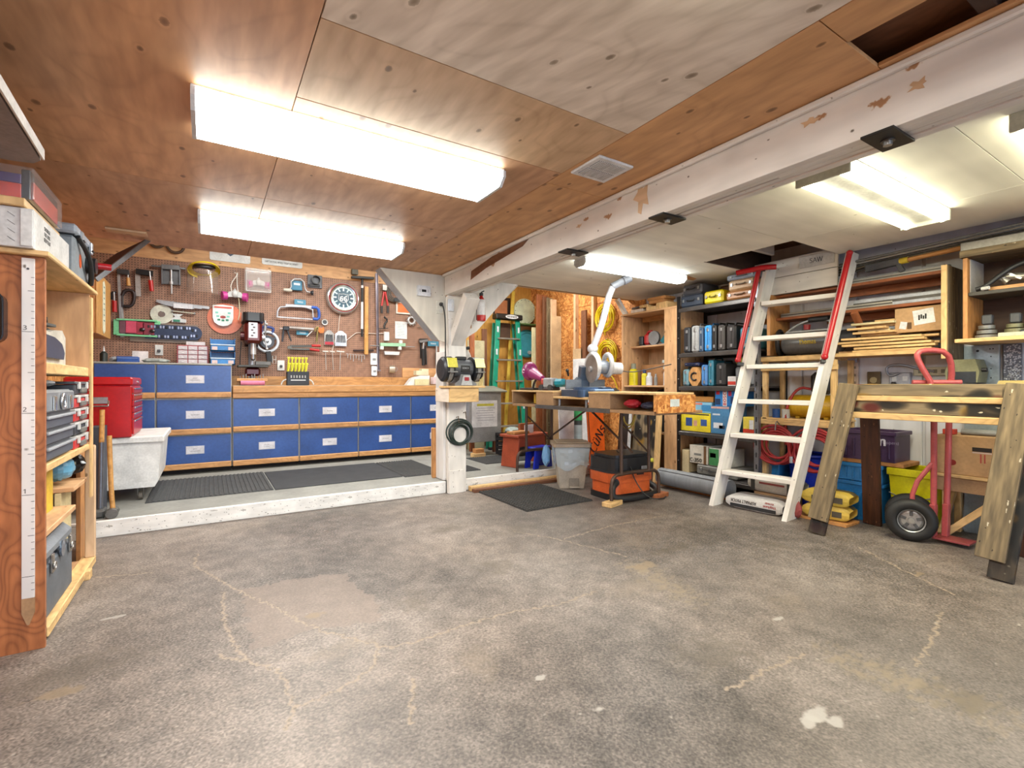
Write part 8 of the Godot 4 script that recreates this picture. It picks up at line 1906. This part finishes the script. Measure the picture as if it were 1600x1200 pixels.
	put("shelf", bw(t).span(Vector3(4.05, 0.701, -2.41), Vector3(4.35, 0.715, -1.81)), M.ply_raw, t)
	t = thing("yellow_compressor", "yellow compressor tank with black pump on the pine rack", "compressor", Vector3(4.2, 0.716, -2.05))
	put("tank", b_().cyl(Vector3(0, 0.1, -0.17), Vector3(0, 0.1, 0.19), 0.095, -1, 26), hx("e0b01e", 0.35), t)
	put("foot", b_().box(Vector3(0, 0.01, -0.1), Vector3(0.14, 0.02, 0.03)).box(Vector3(0, 0.01, 0.12), Vector3(0.14, 0.02, 0.03)), hx("c49a1c", 0.4), t)
	put("pump", b_().box(Vector3(0, 0.29, 0.06), Vector3(0.12, 0.18, 0.14), 0.03), hx("2c2c2e", 0.5), t)
	put("air_line", b_().tube([Vector3(-0.02, 0.24, 0.0), Vector3(-0.06, 0.26, -0.1), Vector3(-0.12, 0.1, -0.16), Vector3(-0.14, -0.1, -0.16), Vector3(-0.14, -0.22, -0.15)], 0.011, 8, false, 2), hx("b02a26", 0.45), t, "red air line")
	for q in [[-2.3, "blue and white tin on the pine rack", "2a5aa8"], [-2.22, "white tin beside the blue one on the pine rack", "dfe2e6"]]:
		one("paint_tin", q[1], "tin", b_().cyl(Vector3(4.09, 0.716, q[0]), Vector3(4.09, 0.79, q[0]), 0.03, -1, 18), hx(q[2], 0.4), "tins on the pine rack")
	# slats and carton on the bottom shelf
	var r := RandomNumberGenerator.new()
	r.seed = 5
	for k in 22:
		var ln := r.randf_range(0.3, 0.6)
		var z1 := r.randf_range(-1.36, -1.23) if k < 15 else r.randf_range(-1.52, -1.45)
		if k >= 15: ln = r.randf_range(0.14, 0.3)
		var y := 1.2405 + (k % 3) * 0.0005 + (k / 3) * 0.023 if k < 15 else 1.36 + (k - 15) * 0.0165
		var x := 4.1 + (k % 3) * 0.07 if k < 15 else 4.12 + 0.05 * (k % 2)
		one("wooden_lath", "long pale wooden lath in the lower pile on the wall shelf" if k < 15 else "short pale lath in the upper pile beside the brown carton", "lath", b_().box(Vector3(x, y, z1 - ln / 2), Vector3(0.058, 0.016, ln), 0.002, Basis(Vector3.RIGHT, 0.01 * r.randf_range(-1, 1))), [M.pine, M.ply_raw, hx("e8d8a8", 0.6)][k % 3], "pale laths piled on the wall shelf")
	t = thing("shipping_carton", "brown carton with black-printed white labels on the wall shelf", "box", Vector3(4.2, 1.36, -1.345))
	put("box", b_().box(Vector3(0, 0.085, 0), Vector3(0.14, 0.17, 0.26), 0.002), M.card, t)
	put("label", b_().box(Vector3(-0.071, 0.1, 0.035), Vector3(0.002, 0.1, 0.115), 0, Basis(Vector3.RIGHT, -0.12)), hx("f0f0f0", 0.6), t)
	for k in 4: put("print", b_().box(Vector3(-0.0725, 0.095 + 0.006 * (k % 2), 0.01 + k * 0.012), Vector3(0.001, 0.035 - 0.006 * (k % 3), 0.009), 0), hx("1c1c1c", 0.7), t)
	put("small_label", b_().box(Vector3(-0.071, 0.05, -0.08), Vector3(0.002, 0.05, 0.04), 0, Basis(Vector3.RIGHT, 0.2)), hx("eceef0", 0.6), t)
	put("grip_hole", b_().box(Vector3(-0.071, 0.045, -0.045), Vector3(0.002, 0.045, 0.025), 0), hx("6a4c2c", 0.7), t)
	# fittings on the wall under the shelf
	t = thing("power_strip", "long cream power strip screwed to the wall under the shelf", "power strip", Vector3(4.36, 1.09, -1.27))
	put("bar", b_().box(Vector3(0, 0, 0), Vector3(0.03, 0.06, 0.34), 0.004), hx("d6d0b4", 0.5), t)
	for k in 7: put("socket", b_().box(Vector3(-0.0155, 0, -0.13 + k * 0.043), Vector3(0.002, 0.026, 0.022), 0), hx("8a8670", 0.5), t)
	t = thing("power_strip", "short upright cream power strip behind the ladder's foot rail", "power strip", Vector3(4.36, 1.07, -1.82))
	put("bar", b_().box(Vector3(0, 0, 0), Vector3(0.03, 0.2, 0.05), 0.004), hx("dcc6b4", 0.5), t)
	for k in 3: put("socket", b_().box(Vector3(-0.0155, -0.06 + k * 0.06, 0), Vector3(0.002, 0.02, 0.022), 0), hx("8a8070", 0.5), t)
	t = thing("outlet_box", "grey double outlet box with a looped conduit", "outlet", Vector3(4.355, 1.03, -1.52))
	put("box", b_().box(Vector3.ZERO, Vector3(0.04, 0.11, 0.13), 0.005), hx("b4b8c4", 0.4, 0.3), t)
	for z in [-0.03, 0.035]: put("socket", b_().box(Vector3(-0.021, 0.01, z), Vector3(0.003, 0.035, 0.03), 0.001), hx("e0e2e6", 0.4), t)
	put("plug", b_().box(Vector3(-0.035, -0.03, -0.03), Vector3(0.03, 0.03, 0.03), 0.006), black(), t)
	put("conduit", b_().tube([Vector3(-0.02, 0.05, 0.0), Vector3(-0.03, 0.02, -0.06), Vector3(-0.02, 0.1, -0.09), Vector3(-0.02, 0.12, 0.0), Vector3(-0.02, 0.07, 0.14), Vector3(-0.01, 0.06, 0.2)], 0.009, 8, false, 2), hx("a9adb8", 0.35, 0.5), t)
	t = thing("twist_outlet", "brown plate with a round twist-lock outlet", "outlet", Vector3(4.36, 1.03, -1.69))
	put("plate", b_().box(Vector3.ZERO, Vector3(0.012, 0.13, 0.09), 0.003), hx("6a5a42", 0.4, 0.4), t)
	put("socket", b_().cyl(Vector3(-0.006, 0, 0), Vector3(-0.014, 0, 0), 0.024, -1, 20), hx("c2b48c", 0.35, 0.4), t)
	# wall cabinet at the right edge
	t = thing("wall_cabinet", "open plywood wall cabinet at the right edge", "cabinet", Vector3(4.2, 1.27, -0.72))
	put("left_side", bw(t, Vector3.UP).span(Vector3(4.05, 1.285, -1.088), Vector3(4.36, 1.795, -1.065)), M.pine_dark, t)
	put("side_liner", bw(t, Vector3.UP).span(Vector3(4.09, 1.57, -1.064), Vector3(4.34, 1.79, -1.06)), hx("c6c2be", 0.6), t)
	put("right_side", bw(t, Vector3.UP).span(Vector3(4.05, 1.285, -0.35), Vector3(4.36, 1.795, -0.33)), M.pine_dark, t)
	put("back", bw(t).span(Vector3(4.345, 1.285, -1.064), Vector3(4.36, 1.795, -0.351)), M.dark_wood, t)
	put("top", bw(t).span(Vector3(4.03, 1.796, -1.1), Vector3(4.36, 1.84, -0.32)), M.grey_timber, t)
	put("bottom", bw(t).span(Vector3(4.02, 1.26, -1.12), Vector3(4.36, 1.284, -0.32)), M.pine, t)
	put("shelf", bw(t).span(Vector3(4.06, 1.552, -1.064), Vector3(4.34, 1.575, -0.351)), hx("4a4640", 0.7), t)
	put("inner_ledge", bw(t).span(Vector3(4.1, 1.576, -0.98), Vector3(4.34, 1.6, -0.351)), M.oak, t)
	t = thing("steel_level", "grey steel level with red vials lying on the wall cabinet", "level", Vector3(4.1, 1.841, -0.75))
	put("beam", b_().box(Vector3(0, 0.03, 0), Vector3(0.025, 0.06, 0.72), 0.003), hx("a4a09a", 0.4, 0.5), t)
	for z in [-0.05, 0.06]: put("red_vial", b_().box(Vector3(-0.004, 0.055, z), Vector3(0.024, 0.022, 0.08 + z), 0.003), hx("b8222a", 0.4), t)
	t = thing("sink_hose", "black hose with white tip looping in the wall cabinet", "hose", Vector3(4.12, 1.576, -0.95))
	put("hose", bw(t).tube([Vector3(4.07, 1.59, -1.03), Vector3(4.07, 1.6, -0.985), Vector3(4.09, 1.66, -0.93), Vector3(4.12, 1.72, -0.86), Vector3(4.13, 1.74, -0.75), Vector3(4.13, 1.73, -0.6)], 0.014, 8, false, 2), black(), t)
	put("tip", bw(t).cyl(Vector3(4.06, 1.588, -1.0), Vector3(4.05, 1.59, -0.965), 0.011), hx("e6e6e4", 0.4), t)
	t = thing("tap_fitting", "dull chrome tap lying on the cabinet's ledge", "tap", Vector3(4.16, 1.601, -0.8))
	put("spout", b_().tube([Vector3(-0.02, 0.02, -0.1), Vector3(-0.02, 0.06, -0.14), Vector3(-0.02, 0.04, 0.0), Vector3(-0.02, 0.06, 0.1), Vector3(-0.02, 0.03, 0.2)], 0.022, 8, false, 1), hx("a8a49c", 0.35, 0.7), t)
	put("lever", b_().bar(Vector3(-0.03, 0.09, -0.12), Vector3(-0.03, 0.03, -0.04), 0.02, 0.014), chrome(), t)
	for q in [[Vector3(4.15, 1.285, -1.0), "cap", "grey ribbed cap of fittings in the lower cabinet", "8c8c88"], [Vector3(4.18, 1.285, -0.88), "spool", "olive disc spool in the lower cabinet", "8c8a68"]]:
		t = thing("pipe_fitting", q[2], "fitting", q[0], 0, "fittings in the wall cabinet")
		for k in 3: put("disc", b_().cyl(Vector3(0, 0.03 * k, 0), Vector3(0, 0.03 * k + 0.022, 0), 0.055 - 0.008 * k, -1, 22), hx(q[3], 0.4, 0.3), t)
		put("stem", b_().box(Vector3(0.02, 0.12, 0), Vector3(0.05, 0.06, 0.05), 0.006), hx("4c4e52", 0.45), t)
	one("rule_block", "cream plastic block with holes in the lower cabinet", "block", b_().box(Vector3(4.07, 1.297, -0.86), Vector3(0.05, 0.024, 0.13), 0.002), hx("d2cfb8", 0.5))
	t = thing("sander_plate", "dark hand sander lying at the back of the cabinet", "sander", Vector3(4.18, 1.285, -0.72))
	put("plate", b_().box(Vector3(0, 0.03, 0), Vector3(0.1, 0.025, 0.26), 0.006), hx("4a4c52", 0.4, 0.4), t)
	put("knob", b_().ball(Vector3(-0.01, 0.07, -0.09), Vector3(0.025, 0.03, 0.03), 14, 8), hx("262426", 0.4), t)
	put("foot", b_().box(Vector3(0, 0.009, 0), Vector3(0.09, 0.017, 0.24), 0.002), hx("77787a", 0.4), t)
	# steel door leaf and speckled strip below
	t = thing("steel_sheet", "pale blue steel panel with punched holes below the cabinet", "panel", Vector3(4.34, 0.0, -1.07))
	put("sheet", bw(t).span(Vector3(4.34, 0.98, -1.16), Vector3(4.36, 1.255, -0.985), 0.001), hx("b4c6d0", 0.35, 0.4), t)
	put("lower_sheet", bw(t).span(Vector3(4.345, 0.0, -1.16), Vector3(4.36, 0.979, -0.985), 0.001), hx("b4c6d0", 0.35, 0.4), t)
	for q in [[1.22, -1.09], [1.05, -1.09], [1.23, -1.03], [1.23, -1.015], [1.18, -1.025], [1.1, -1.025], [1.04, -1.025]]: put("hole", bw(t).cyl(Vector3(4.3395, q[0], q[1]), Vector3(4.3385, q[0], q[1]), 0.008 if q[1] < -1.05 else 0.004, -1, 10), hx("2c2e30", 0.7), t)
	t = thing("speckled_strip", "strip of black and white speckled covering on the wall", "strip", Vector3(4.35, 0, -0.93))
	put("strip", bw(t).span(Vector3(4.352, 0.0, -0.97), Vector3(4.362, 1.255, -0.885), 0.001), hx("6c7280", 0.5), t)
	var sp := bw(t)
	for k in 260: sp.box(Vector3(4.3515, r.randf_range(0.9, 1.25), r.randf_range(-0.965, -0.89)), Vector3(0.001, 0.008, 0.006), 0, Basis(Vector3.RIGHT, r.randf() * 3.0))
	put("white_specks", sp, hx("e2e6ee", 0.5), t).set_meta("kind", "stuff")
	t = thing("olive_hood", "olive metal hood box on the wall beside the steel panel", "hood", Vector3(4.2, 1.01, -1.12))
	put("hood", b_().plate([Vector2(-0.075, 0.0), Vector2(-0.085, 0.07), Vector2(-0.06, 0.15), Vector2(0.065, 0.15), Vector2(0.085, 0.07), Vector2(0.075, 0.0)], Vector3(0.04, 0, 0), 0.18, Vector3.BACK, Vector3.UP), hx("8c8a66", 0.5), t)
	put("mouth", b_().box(Vector3(-0.051, 0.035, 0), Vector3(0.002, 0.07, 0.14), 0), hx("2c3038", 0.6), t)
	put("knob", b_().cyl(Vector3(0.0, 0.08, 0.085), Vector3(0.0, 0.08, 0.11), 0.014), black(), t)
	one("cardboard_tube", "tan cardboard tube poking in at the right edge", "tube", b_().cyl(Vector3(4.2, 1.0, -0.95), Vector3(4.05, 1.0, -0.6), 0.022, -1, 18), hx("d8c07c", 0.6))

# ---------- sawhorse, hand truck, crates and bags at the right ----------
func crate(label: String, at: Vector3, s: Vector3, col: String, turn := 0.0) -> Node3D:
	var t := thing("crate", label, "crate", at, turn, "stacked plastic crates")
	var m := hx(col, 0.4)
	put("floor", b_().box(Vector3(0, 0.006, 0), Vector3(s.x * 0.94, 0.012, s.z * 0.94)), m, t)
	for k in [-1, 1]:
		put("side", b_().box(Vector3(k * (s.x / 2 - 0.006), s.y / 2, 0), Vector3(0.012, s.y, s.z)), m, t)
		put("side", b_().box(Vector3(0, s.y / 2, k * (s.z / 2 - 0.006)), Vector3(s.x - 0.024, s.y, 0.012)), m, t)
		put("rim", b_().box(Vector3(k * (s.x / 2 + 0.004), s.y - 0.014, 0), Vector3(0.014, 0.028, s.z + 0.02), 0.004).box(Vector3(0, s.y - 0.014, k * (s.z / 2 + 0.004)), Vector3(s.x + 0.02, 0.028, 0.014), 0.004), m, t)
	for k in 6: put("rib", b_().box(Vector3(-s.x / 2 - 0.004, s.y * 0.42, -s.z * 0.4 + k * s.z * 0.16), Vector3(0.01, s.y * 0.62, 0.012), 0.003), m, t)
	return t

func sack(label: String, c: Vector3, s: Vector3, col: String, marks := [], group := "sacks by the ladder", turn := 0.0) -> Node3D:
	var t := thing("sack", label, "sack", c, turn, group)
	var b := b_()
	# pillow: thick in the middle, thin at its ends
	var n := 12
	var gr := []
	for i in n + 1:
		var row := []
		for j in 17:
			var z := (float(i) / n - 0.5) * s.z
			var e := pow(absf(z) / (s.z / 2), 8.0)
			var a := TAU * j / 16
			var ca := cos(a); var sa := sin(a)
			row.append(Vector3(signf(ca) * pow(absf(ca), 0.35) * s.x / 2 * (1.0 - 0.08 * e), s.y / 2 + signf(sa) * pow(absf(sa), 0.5) * s.y / 2 * (1.0 - 0.5 * e), z))
		gr.append(row)
	for i in n:
		for j in 16:
			var m: Vector3 = (gr[i][j] + gr[i + 1][j + 1]) * 0.5 - Vector3(0, s.y / 2, 0)
			b.quad(gr[i][j], gr[i + 1][j], gr[i + 1][j + 1], gr[i][j + 1], Vector3(m.x / s.x, m.y / s.y * 0.6, 0).normalized())
	put("bag", b, hx(col, 0.55), t)
	for q in marks: put("print", b_().box(Vector3(-s.x / 2 - 0.001, s.y * q[1], s.z * (q[0] - 0.5)), Vector3(0.003, s.y * q[3], s.z * q[2]), 0), hx(q[4], 0.6), t)
	return t

func build_sawhorse_corner() -> void:
	var t := thing("sawhorse", "paint-sprayed wooden sawhorse standing in front of the hand truck", "sawhorse", Vector3(3.7, 0, -1.2))
	# beam: two sprayed planks with pine strips
	put("top_plank", bw(t).span(Vector3(3.66, 0.925, -1.59), Vector3(3.7, 1.0, -0.7)), M.sprayed, t, "top plank stained by spray paint")
	put("pine_strip", bw(t).span(Vector3(3.645, 0.89, -1.56), Vector3(3.7, 0.924, -0.74)), M.pine, t)
	put("second_plank", bw(t).span(Vector3(3.655, 0.815, -1.57), Vector3(3.69, 0.889, -0.76)), M.sprayed, t)
	put("pine_strip", bw(t).span(Vector3(3.64, 0.775, -1.56), Vector3(3.69, 0.814, -0.78)), M.pine, t)
	put("rear_plank", bw(t).span(Vector3(3.74, 0.86, -1.57), Vector3(3.775, 0.99, -0.74)), M.grey_timber, t)
	for q in [[Vector3(3.4, 0.0, -1.66), Vector3(3.64, 1.0, -1.555), 0.0], [Vector3(3.37, 0.0, -0.815), Vector3(3.63, 1.0, -0.74), 0.045]]:
		put("leg", bw(t).bar((q[0] as Vector3).lerp(q[1], 0.1), q[1], 0.115, 0.03, Vector3(1, 0.25, 0)), M.grey_timber, t)
		put("leg_extension", bw(t).bar(q[0] + Vector3(0.032, 0.004, q[2]), (q[0] as Vector3).lerp(q[1], 0.3 if q[2] == 0.0 else 0.93) + Vector3(0.034, 0, q[2]), 0.1, 0.026, Vector3(1, 0.25, 0)), mat("sooty", Color("6a625a"), 0.7, 0, "sprayed", 1.4), t, "dark sprayed lower leg board")
	for q in [[Vector3(4.0, 0.005, -1.56), Vector3(3.79, 0.99, -1.5)], [Vector3(3.99, 0.005, -0.82), Vector3(3.79, 0.99, -0.78)]]:
		put("leg", bw(t).bar(q[0], q[1], 0.11, 0.03, Vector3(1, -0.25, 0)), mat("stained_timber", Color("8a5638"), 0.7, 0, "grey_timber", 1.4), t, "red-brown stained rear leg")
	# red hand truck
	t = thing("hand_truck", "red two-wheeled hand truck with pneumatic tyres behind the sawhorse", "hand truck", Vector3(3.83, 0, -1.17))
	var red := hx("c65a5a", 0.35)
	for k in 2:
		var c := Vector3(3.8, 0.133, -1.27) if k == 0 else Vector3(3.985, 0.133, -1.34)
		var w := put("wheel", bw(t).hoop(c, Vector3(0.93, 0, -0.36), 0.098, 0.036, 40, 14), hx("1e1d1c", 0.6), t, "black pneumatic tyre")
		var ax := Vector3(0.93, 0, -0.36).normalized()
		put("rim", bw(t).lathe([Vector2(0.066, -0.025), Vector2(0.072, -0.03), Vector2(0.07, 0.0), Vector2(0.05, -0.006), Vector2(0.02, -0.008), Vector2(0, -0.008)], c, ax, 30), hx("b8b8b8", 0.35, 0.6), w)
		for j in 5:
			var u := ax.cross(Vector3.UP).normalized()
			var d := u * cos(TAU * j / 5 + 0.3) + Vector3.UP * sin(TAU * j / 5 + 0.3)
			put("recess", bw(t).box(c - ax * 0.009 + d * 0.042, Vector3(0.03, 0.018, 0.005), 0.001, Basis(d, d.cross(ax), ax)), hx("5a5a5c", 0.5), w)
		put("hub", bw(t).cyl(c - ax * 0.03, c, 0.016, -1, 14), hx("c8c8c6", 0.3, 0.7), w)
	put("rail", bw(t).tube([Vector3(3.9, 0.06, -1.19), Vector3(3.88, 0.4, -1.18), Vector3(3.85, 0.98, -1.17), Vector3(3.79, 1.14, -1.23), Vector3(3.78, 1.2, -1.235), Vector3(3.84, 1.215, -1.19), Vector3(3.9, 1.2, -1.12), Vector3(3.95, 1.1, -1.11), Vector3(3.975, 0.95, -1.13), Vector3(3.975, 0.4, -1.14), Vector3(3.975, 0.06, -1.15)], 0.017, 10, false, 1), red, t)
	put("cross_bar", bw(t).cyl(Vector3(3.82, 1.01, -1.27), Vector3(3.96, 1.01, -1.07), 0.016), red, t)
	put("stay", bw(t).tube([Vector3(3.82, 0.16, -1.27), Vector3(3.82, 0.34, -1.27), Vector3(3.87, 0.5, -1.185)], 0.014, 8, false, 1), red, t)
	put("axle", bw(t).cyl(Vector3(3.8, 0.133, -1.27), Vector3(3.985, 0.133, -1.34), 0.011), steel(), t)
	put("toe_plate", bw(t).box(Vector3(3.94, 0.03, -1.1), Vector3(0.13, 0.012, 0.18), 0.002), hx("a84a4c", 0.4), t)
	put("foot_bracket", bw(t).bar(Vector3(3.9, 0.035, -1.19), Vector3(3.89, 0.24, -1.185), 0.05, 0.03, Vector3.BACK), red, t)
	put("foot_bracket", bw(t).bar(Vector3(3.975, 0.035, -1.15), Vector3(3.975, 0.24, -1.145), 0.05, 0.03, Vector3.BACK), red, t)
	# pine stand with a carton
	t = thing("pine_stand", "small raw pine stand carrying a brown carton", "stand", Vector3(4.22, 0, -1.05))
	for z in [-1.2, -0.95]:
		for x in [4.08, 4.3]: put("leg", bw(t).span(Vector3(x, 0.0, z), Vector3(x + 0.035, 0.4, z + 0.035)), M.pine, t)
		put("brace", bw(t).bar(Vector3(4.06, 0.02, z), Vector3(4.32, 0.3, z), 0.03, 0.035), M.pine, t)
	put("diagonal", bw(t).bar(Vector3(4.06, 0.015, -1.19), Vector3(4.06, 0.3, -0.92), 0.02, 0.04), M.pine, t)
	put("top", bw(t).span(Vector3(4.04, 0.401, -1.24), Vector3(4.335, 0.42, -0.86)), M.pine, t)
	put("apron", bw(t).span(Vector3(4.055, 0.31, -1.22), Vector3(4.07, 0.4, -0.9)), M.mdf, t)
	t = thing("fruit_carton", "brown carton with a handle slot and red hole on the pine stand", "box", Vector3(4.2, 0.421, -1.05))
	put("box", b_().box(Vector3(0, 0.125, 0), Vector3(0.28, 0.25, 0.34), 0.003), M.card, t)
	put("handle_slot", b_().box(Vector3(-0.1405, 0.17, 0.05), Vector3(0.002, 0.026, 0.09), 0.0005), hx("2a1e18", 0.8), t)
	put("red_hole", b_().cyl(Vector3(-0.14, 0.075, -0.09), Vector3(-0.142, 0.075, -0.09), 0.018, -1, 20), hx("a02a22", 0.6), t)
	for k in 2: put("red_stripe", b_().box(Vector3(-0.1405, 0.115, 0.045 + k * 0.018), Vector3(0.002, 0.055, 0.006), 0), hx("b8403a", 0.6), t)
	put("slot_edge", b_().box(Vector3(-0.1405, 0.15, 0.05), Vector3(0.002, 0.006, 0.09), 0), hx("d8c4b8", 0.7), t)
	one("foam_roll", "grey ribbed roll sticking out of the brown carton", "roll", b_().cyl(Vector3(4.15, 0.69, -1.12), Vector3(4.15, 0.69, -0.9), 0.018).cyl(Vector3(4.2, 0.69, -1.12), Vector3(4.2, 0.69, -0.9), 0.018), hx("8c8c88", 0.6))
	one("red_box", "small red packet on the brown carton", "packet", b_().box(Vector3(4.12, 0.689, -1.17), Vector3(0.06, 0.034, 0.06)), hx("d8442c", 0.5))
	# crates and bins along the wall
	crate("lower blue plastic crate behind the sawhorse leg", Vector3(4.21, 0, -1.685), Vector3(0.28, 0.28, 0.31), "2c88d4")
	crate("upper blue plastic crate stacked on the other", Vector3(4.21, 0.285, -1.685), Vector3(0.28, 0.13, 0.31), "3490dc")
	one("crate_plank", "brown plank lying on the blue crates", "plank", b_().span(Vector3(4.06, 0.418, -1.815), Vector3(4.34, 0.445, -1.4)), M.pine_dark)
	t = crate("purple plastic bin lettered in white on the plank", Vector3(4.19, 0.446, -1.62), Vector3(0.26, 0.215, 0.34), "4c3458")
	text("bin", 0.085, hx("e8e4ee"), t, Vector3(-0.1395, 0.145, 0.06), FX, "lettering", 0.0015, true)
	text("(shoppers)", 0.026, hx("a89ab4"), t, Vector3(-0.1395, 0.14, 0.135), FX, "lettering", 0.001)
	t = thing("recycling_bin", "bright yellow recycling bin with a wire handle behind the wheel", "bin", Vector3(4.2, 0, -1.365))
	var yl := hx("eee414", 0.4)
	var b := b_()
	for e in [[1, 1, -1, 1], [-1, 1, -1, -1], [-1, -1, 1, -1], [1, -1, 1, 1]]:
		b.quad(Vector3(0.11 * e[0], 0, 0.1 * e[1]), Vector3(0.11 * e[2], 0, 0.1 * e[3]), Vector3(0.14 * e[2], 0.4, 0.122 * e[3]), Vector3(0.14 * e[0], 0.4, 0.122 * e[1]), Vector3(e[0] + e[2], -0.1, e[1] + e[3]).normalized())
	put("tub", b, yl, t)
	put("rim", b_().box(Vector3(-0.145, 0.39, 0), Vector3(0.02, 0.05, 0.26), 0.005).box(Vector3(0.145, 0.39, 0), Vector3(0.02, 0.05, 0.26), 0.005).box(Vector3(0, 0.39, 0.124), Vector3(0.28, 0.05, 0.012), 0.004).box(Vector3(0, 0.39, -0.124), Vector3(0.28, 0.05, 0.012), 0.004), yl, t)
	put("wire_handle", b_().tube([Vector3(-0.135, 0.24, -0.12), Vector3(-0.145, 0.21, -0.04), Vector3(-0.145, 0.21, 0.04), Vector3(-0.135, 0.24, 0.12)], 0.004, 6), steel(), t)
	# blue tub, hose and sacks round the ladder's foot
	t = thing("blue_tub", "deep blue plastic tub behind the ladder", "tub", Vector3(4.2, 0, -2.08))
	put("tub", b_().lathe([Vector2(0, 0), Vector2(0.13, 0), Vector2(0.155, 0.4), Vector2(0.165, 0.42), Vector2(0.15, 0.42)], Vector3.ZERO, Vector3.UP, 30), hx("1230b4", 0.35), t)
	put("rim", b_().hoop(Vector3(0, 0.42, 0), Vector3.UP, 0.155, 0.012, 30, 8), hx("1230b4", 0.35), t)
	crate("sky-blue crate between the ladder and the rack", Vector3(4.2, 0, -2.315), Vector3(0.2, 0.33, 0.06), "2c92d8")
	t = thing("air_hose", "red rubber air hose in two coils hanging behind the ladder", "hose", Vector3(4.0, 0.68, -2.1))
	for q in [[Vector3(3.97, 0.5, -2.24), 0.17], [Vector3(3.96, 0.49, -1.93), 0.18]]:
		for k in 6: put("loop", bw(t).hoop(q[0] + Vector3(0.012 * (k % 3), -0.012 * (k % 4), 0.014 * (k % 3) - 0.014), Vector3(1, 0.06 * (k % 3 - 1), 0.08 * (k % 2)), q[1] - 0.012 * k, 0.0105, 30, 8, 0.0, TAU, 0.92), hx("a8282c", 0.4), t)
	put("coupling", bw(t).cyl(Vector3(3.95, 0.42, -2.1), Vector3(3.95, 0.37, -2.1), 0.014), chrome(), t)
	put("hook", bw(t).tube([Vector3(4.04, 0.66, -2.24), Vector3(3.98, 0.7, -2.24), Vector3(3.95, 0.62, -2.23)], 0.005, 6, false, 1), steel(), t)
	t = sack("white asphalt patch sack with black and red print behind the ladder", Vector3(3.71, 0, -2.225), Vector3(0.22, 0.11, 0.44), "d8d4d0", [[0.5, 0.28, 0.8, 0.24, "2a2a2e"]], "sacks by the ladder", 0.1)
	text("ASPHALT PATCH", 0.035, hx("3a3438"), t, Vector3(-0.1115, 0.068, -0.07), FX * Basis(Vector3.BACK, PI), "lettering", 0.001, true, 0.2)
	text("Elephant\nArmor", 0.022, hx("b02a2a"), t, Vector3(-0.1115, 0.075, 0.13), FX * Basis(Vector3.BACK, PI), "lettering", 0.001, true)
	t = sack("second white sack stacked behind the asphalt patch sack", Vector3(3.93, 0.115, -2.2), Vector3(0.19, 0.13, 0.4), "d4cfc8", [[0.12, 0.5, 0.08, 0.8, "3c3a38"], [0.85, 0.5, 0.1, 0.8, "4a4844"], [0.5, 0.6, 0.5, 0.12, "9a4a48"]], "sacks by the ladder", 0.05)
	one("sack_riser", "low pallet block under the rear white sack", "block", b_().box(Vector3(3.935, 0.057, -2.2), Vector3(0.17, 0.112, 0.3)), M.mdf)
	one("pallet_board", "pine board on the floor under the yellow sacks", "board", b_().span(Vector3(3.75, 0.0, -1.98), Vector3(3.95, 0.02, -1.62)), M.pine_dark)
	sack("lower yellow cement sack beside the sawhorse leg", Vector3(3.875, 0.021, -1.785), Vector3(0.21, 0.1, 0.3), "ddb84e", [[0.3, 0.5, 0.12, 0.3, "5a5040"], [0.75, 0.5, 0.2, 0.4, "5a5040"]], "yellow cement sacks", 0.15)
	sack("upper yellow cement sack of the pair", Vector3(3.875, 0.122, -1.785), Vector3(0.21, 0.1, 0.31), "e2bf4c", [[0.3, 0.5, 0.12, 0.3, "5a5040"], [0.78, 0.5, 0.2, 0.4, "5a5040"]], "yellow cement sacks", 0.1)
	one("red_mesh_bag", "small crumpled red bag beside the ladder's right foot", "bag", b_().ball(Vector3(3.7, 0.07, -1.925), Vector3(0.04, 0.075, 0.04), 16, 10, 0.5, 21), hx("b0504a", 0.6))
	# board leaning at the right edge
	one("leaning_plank", "red-brown weathered board leaning behind the sawhorse at right", "board", b_(Vector3.UP).bar(Vector3(4.1, 0.002, -0.72), Vector3(4.18, 0.95, -0.78), 0.16, 0.03, Vector3.RIGHT), M.stained_timber)
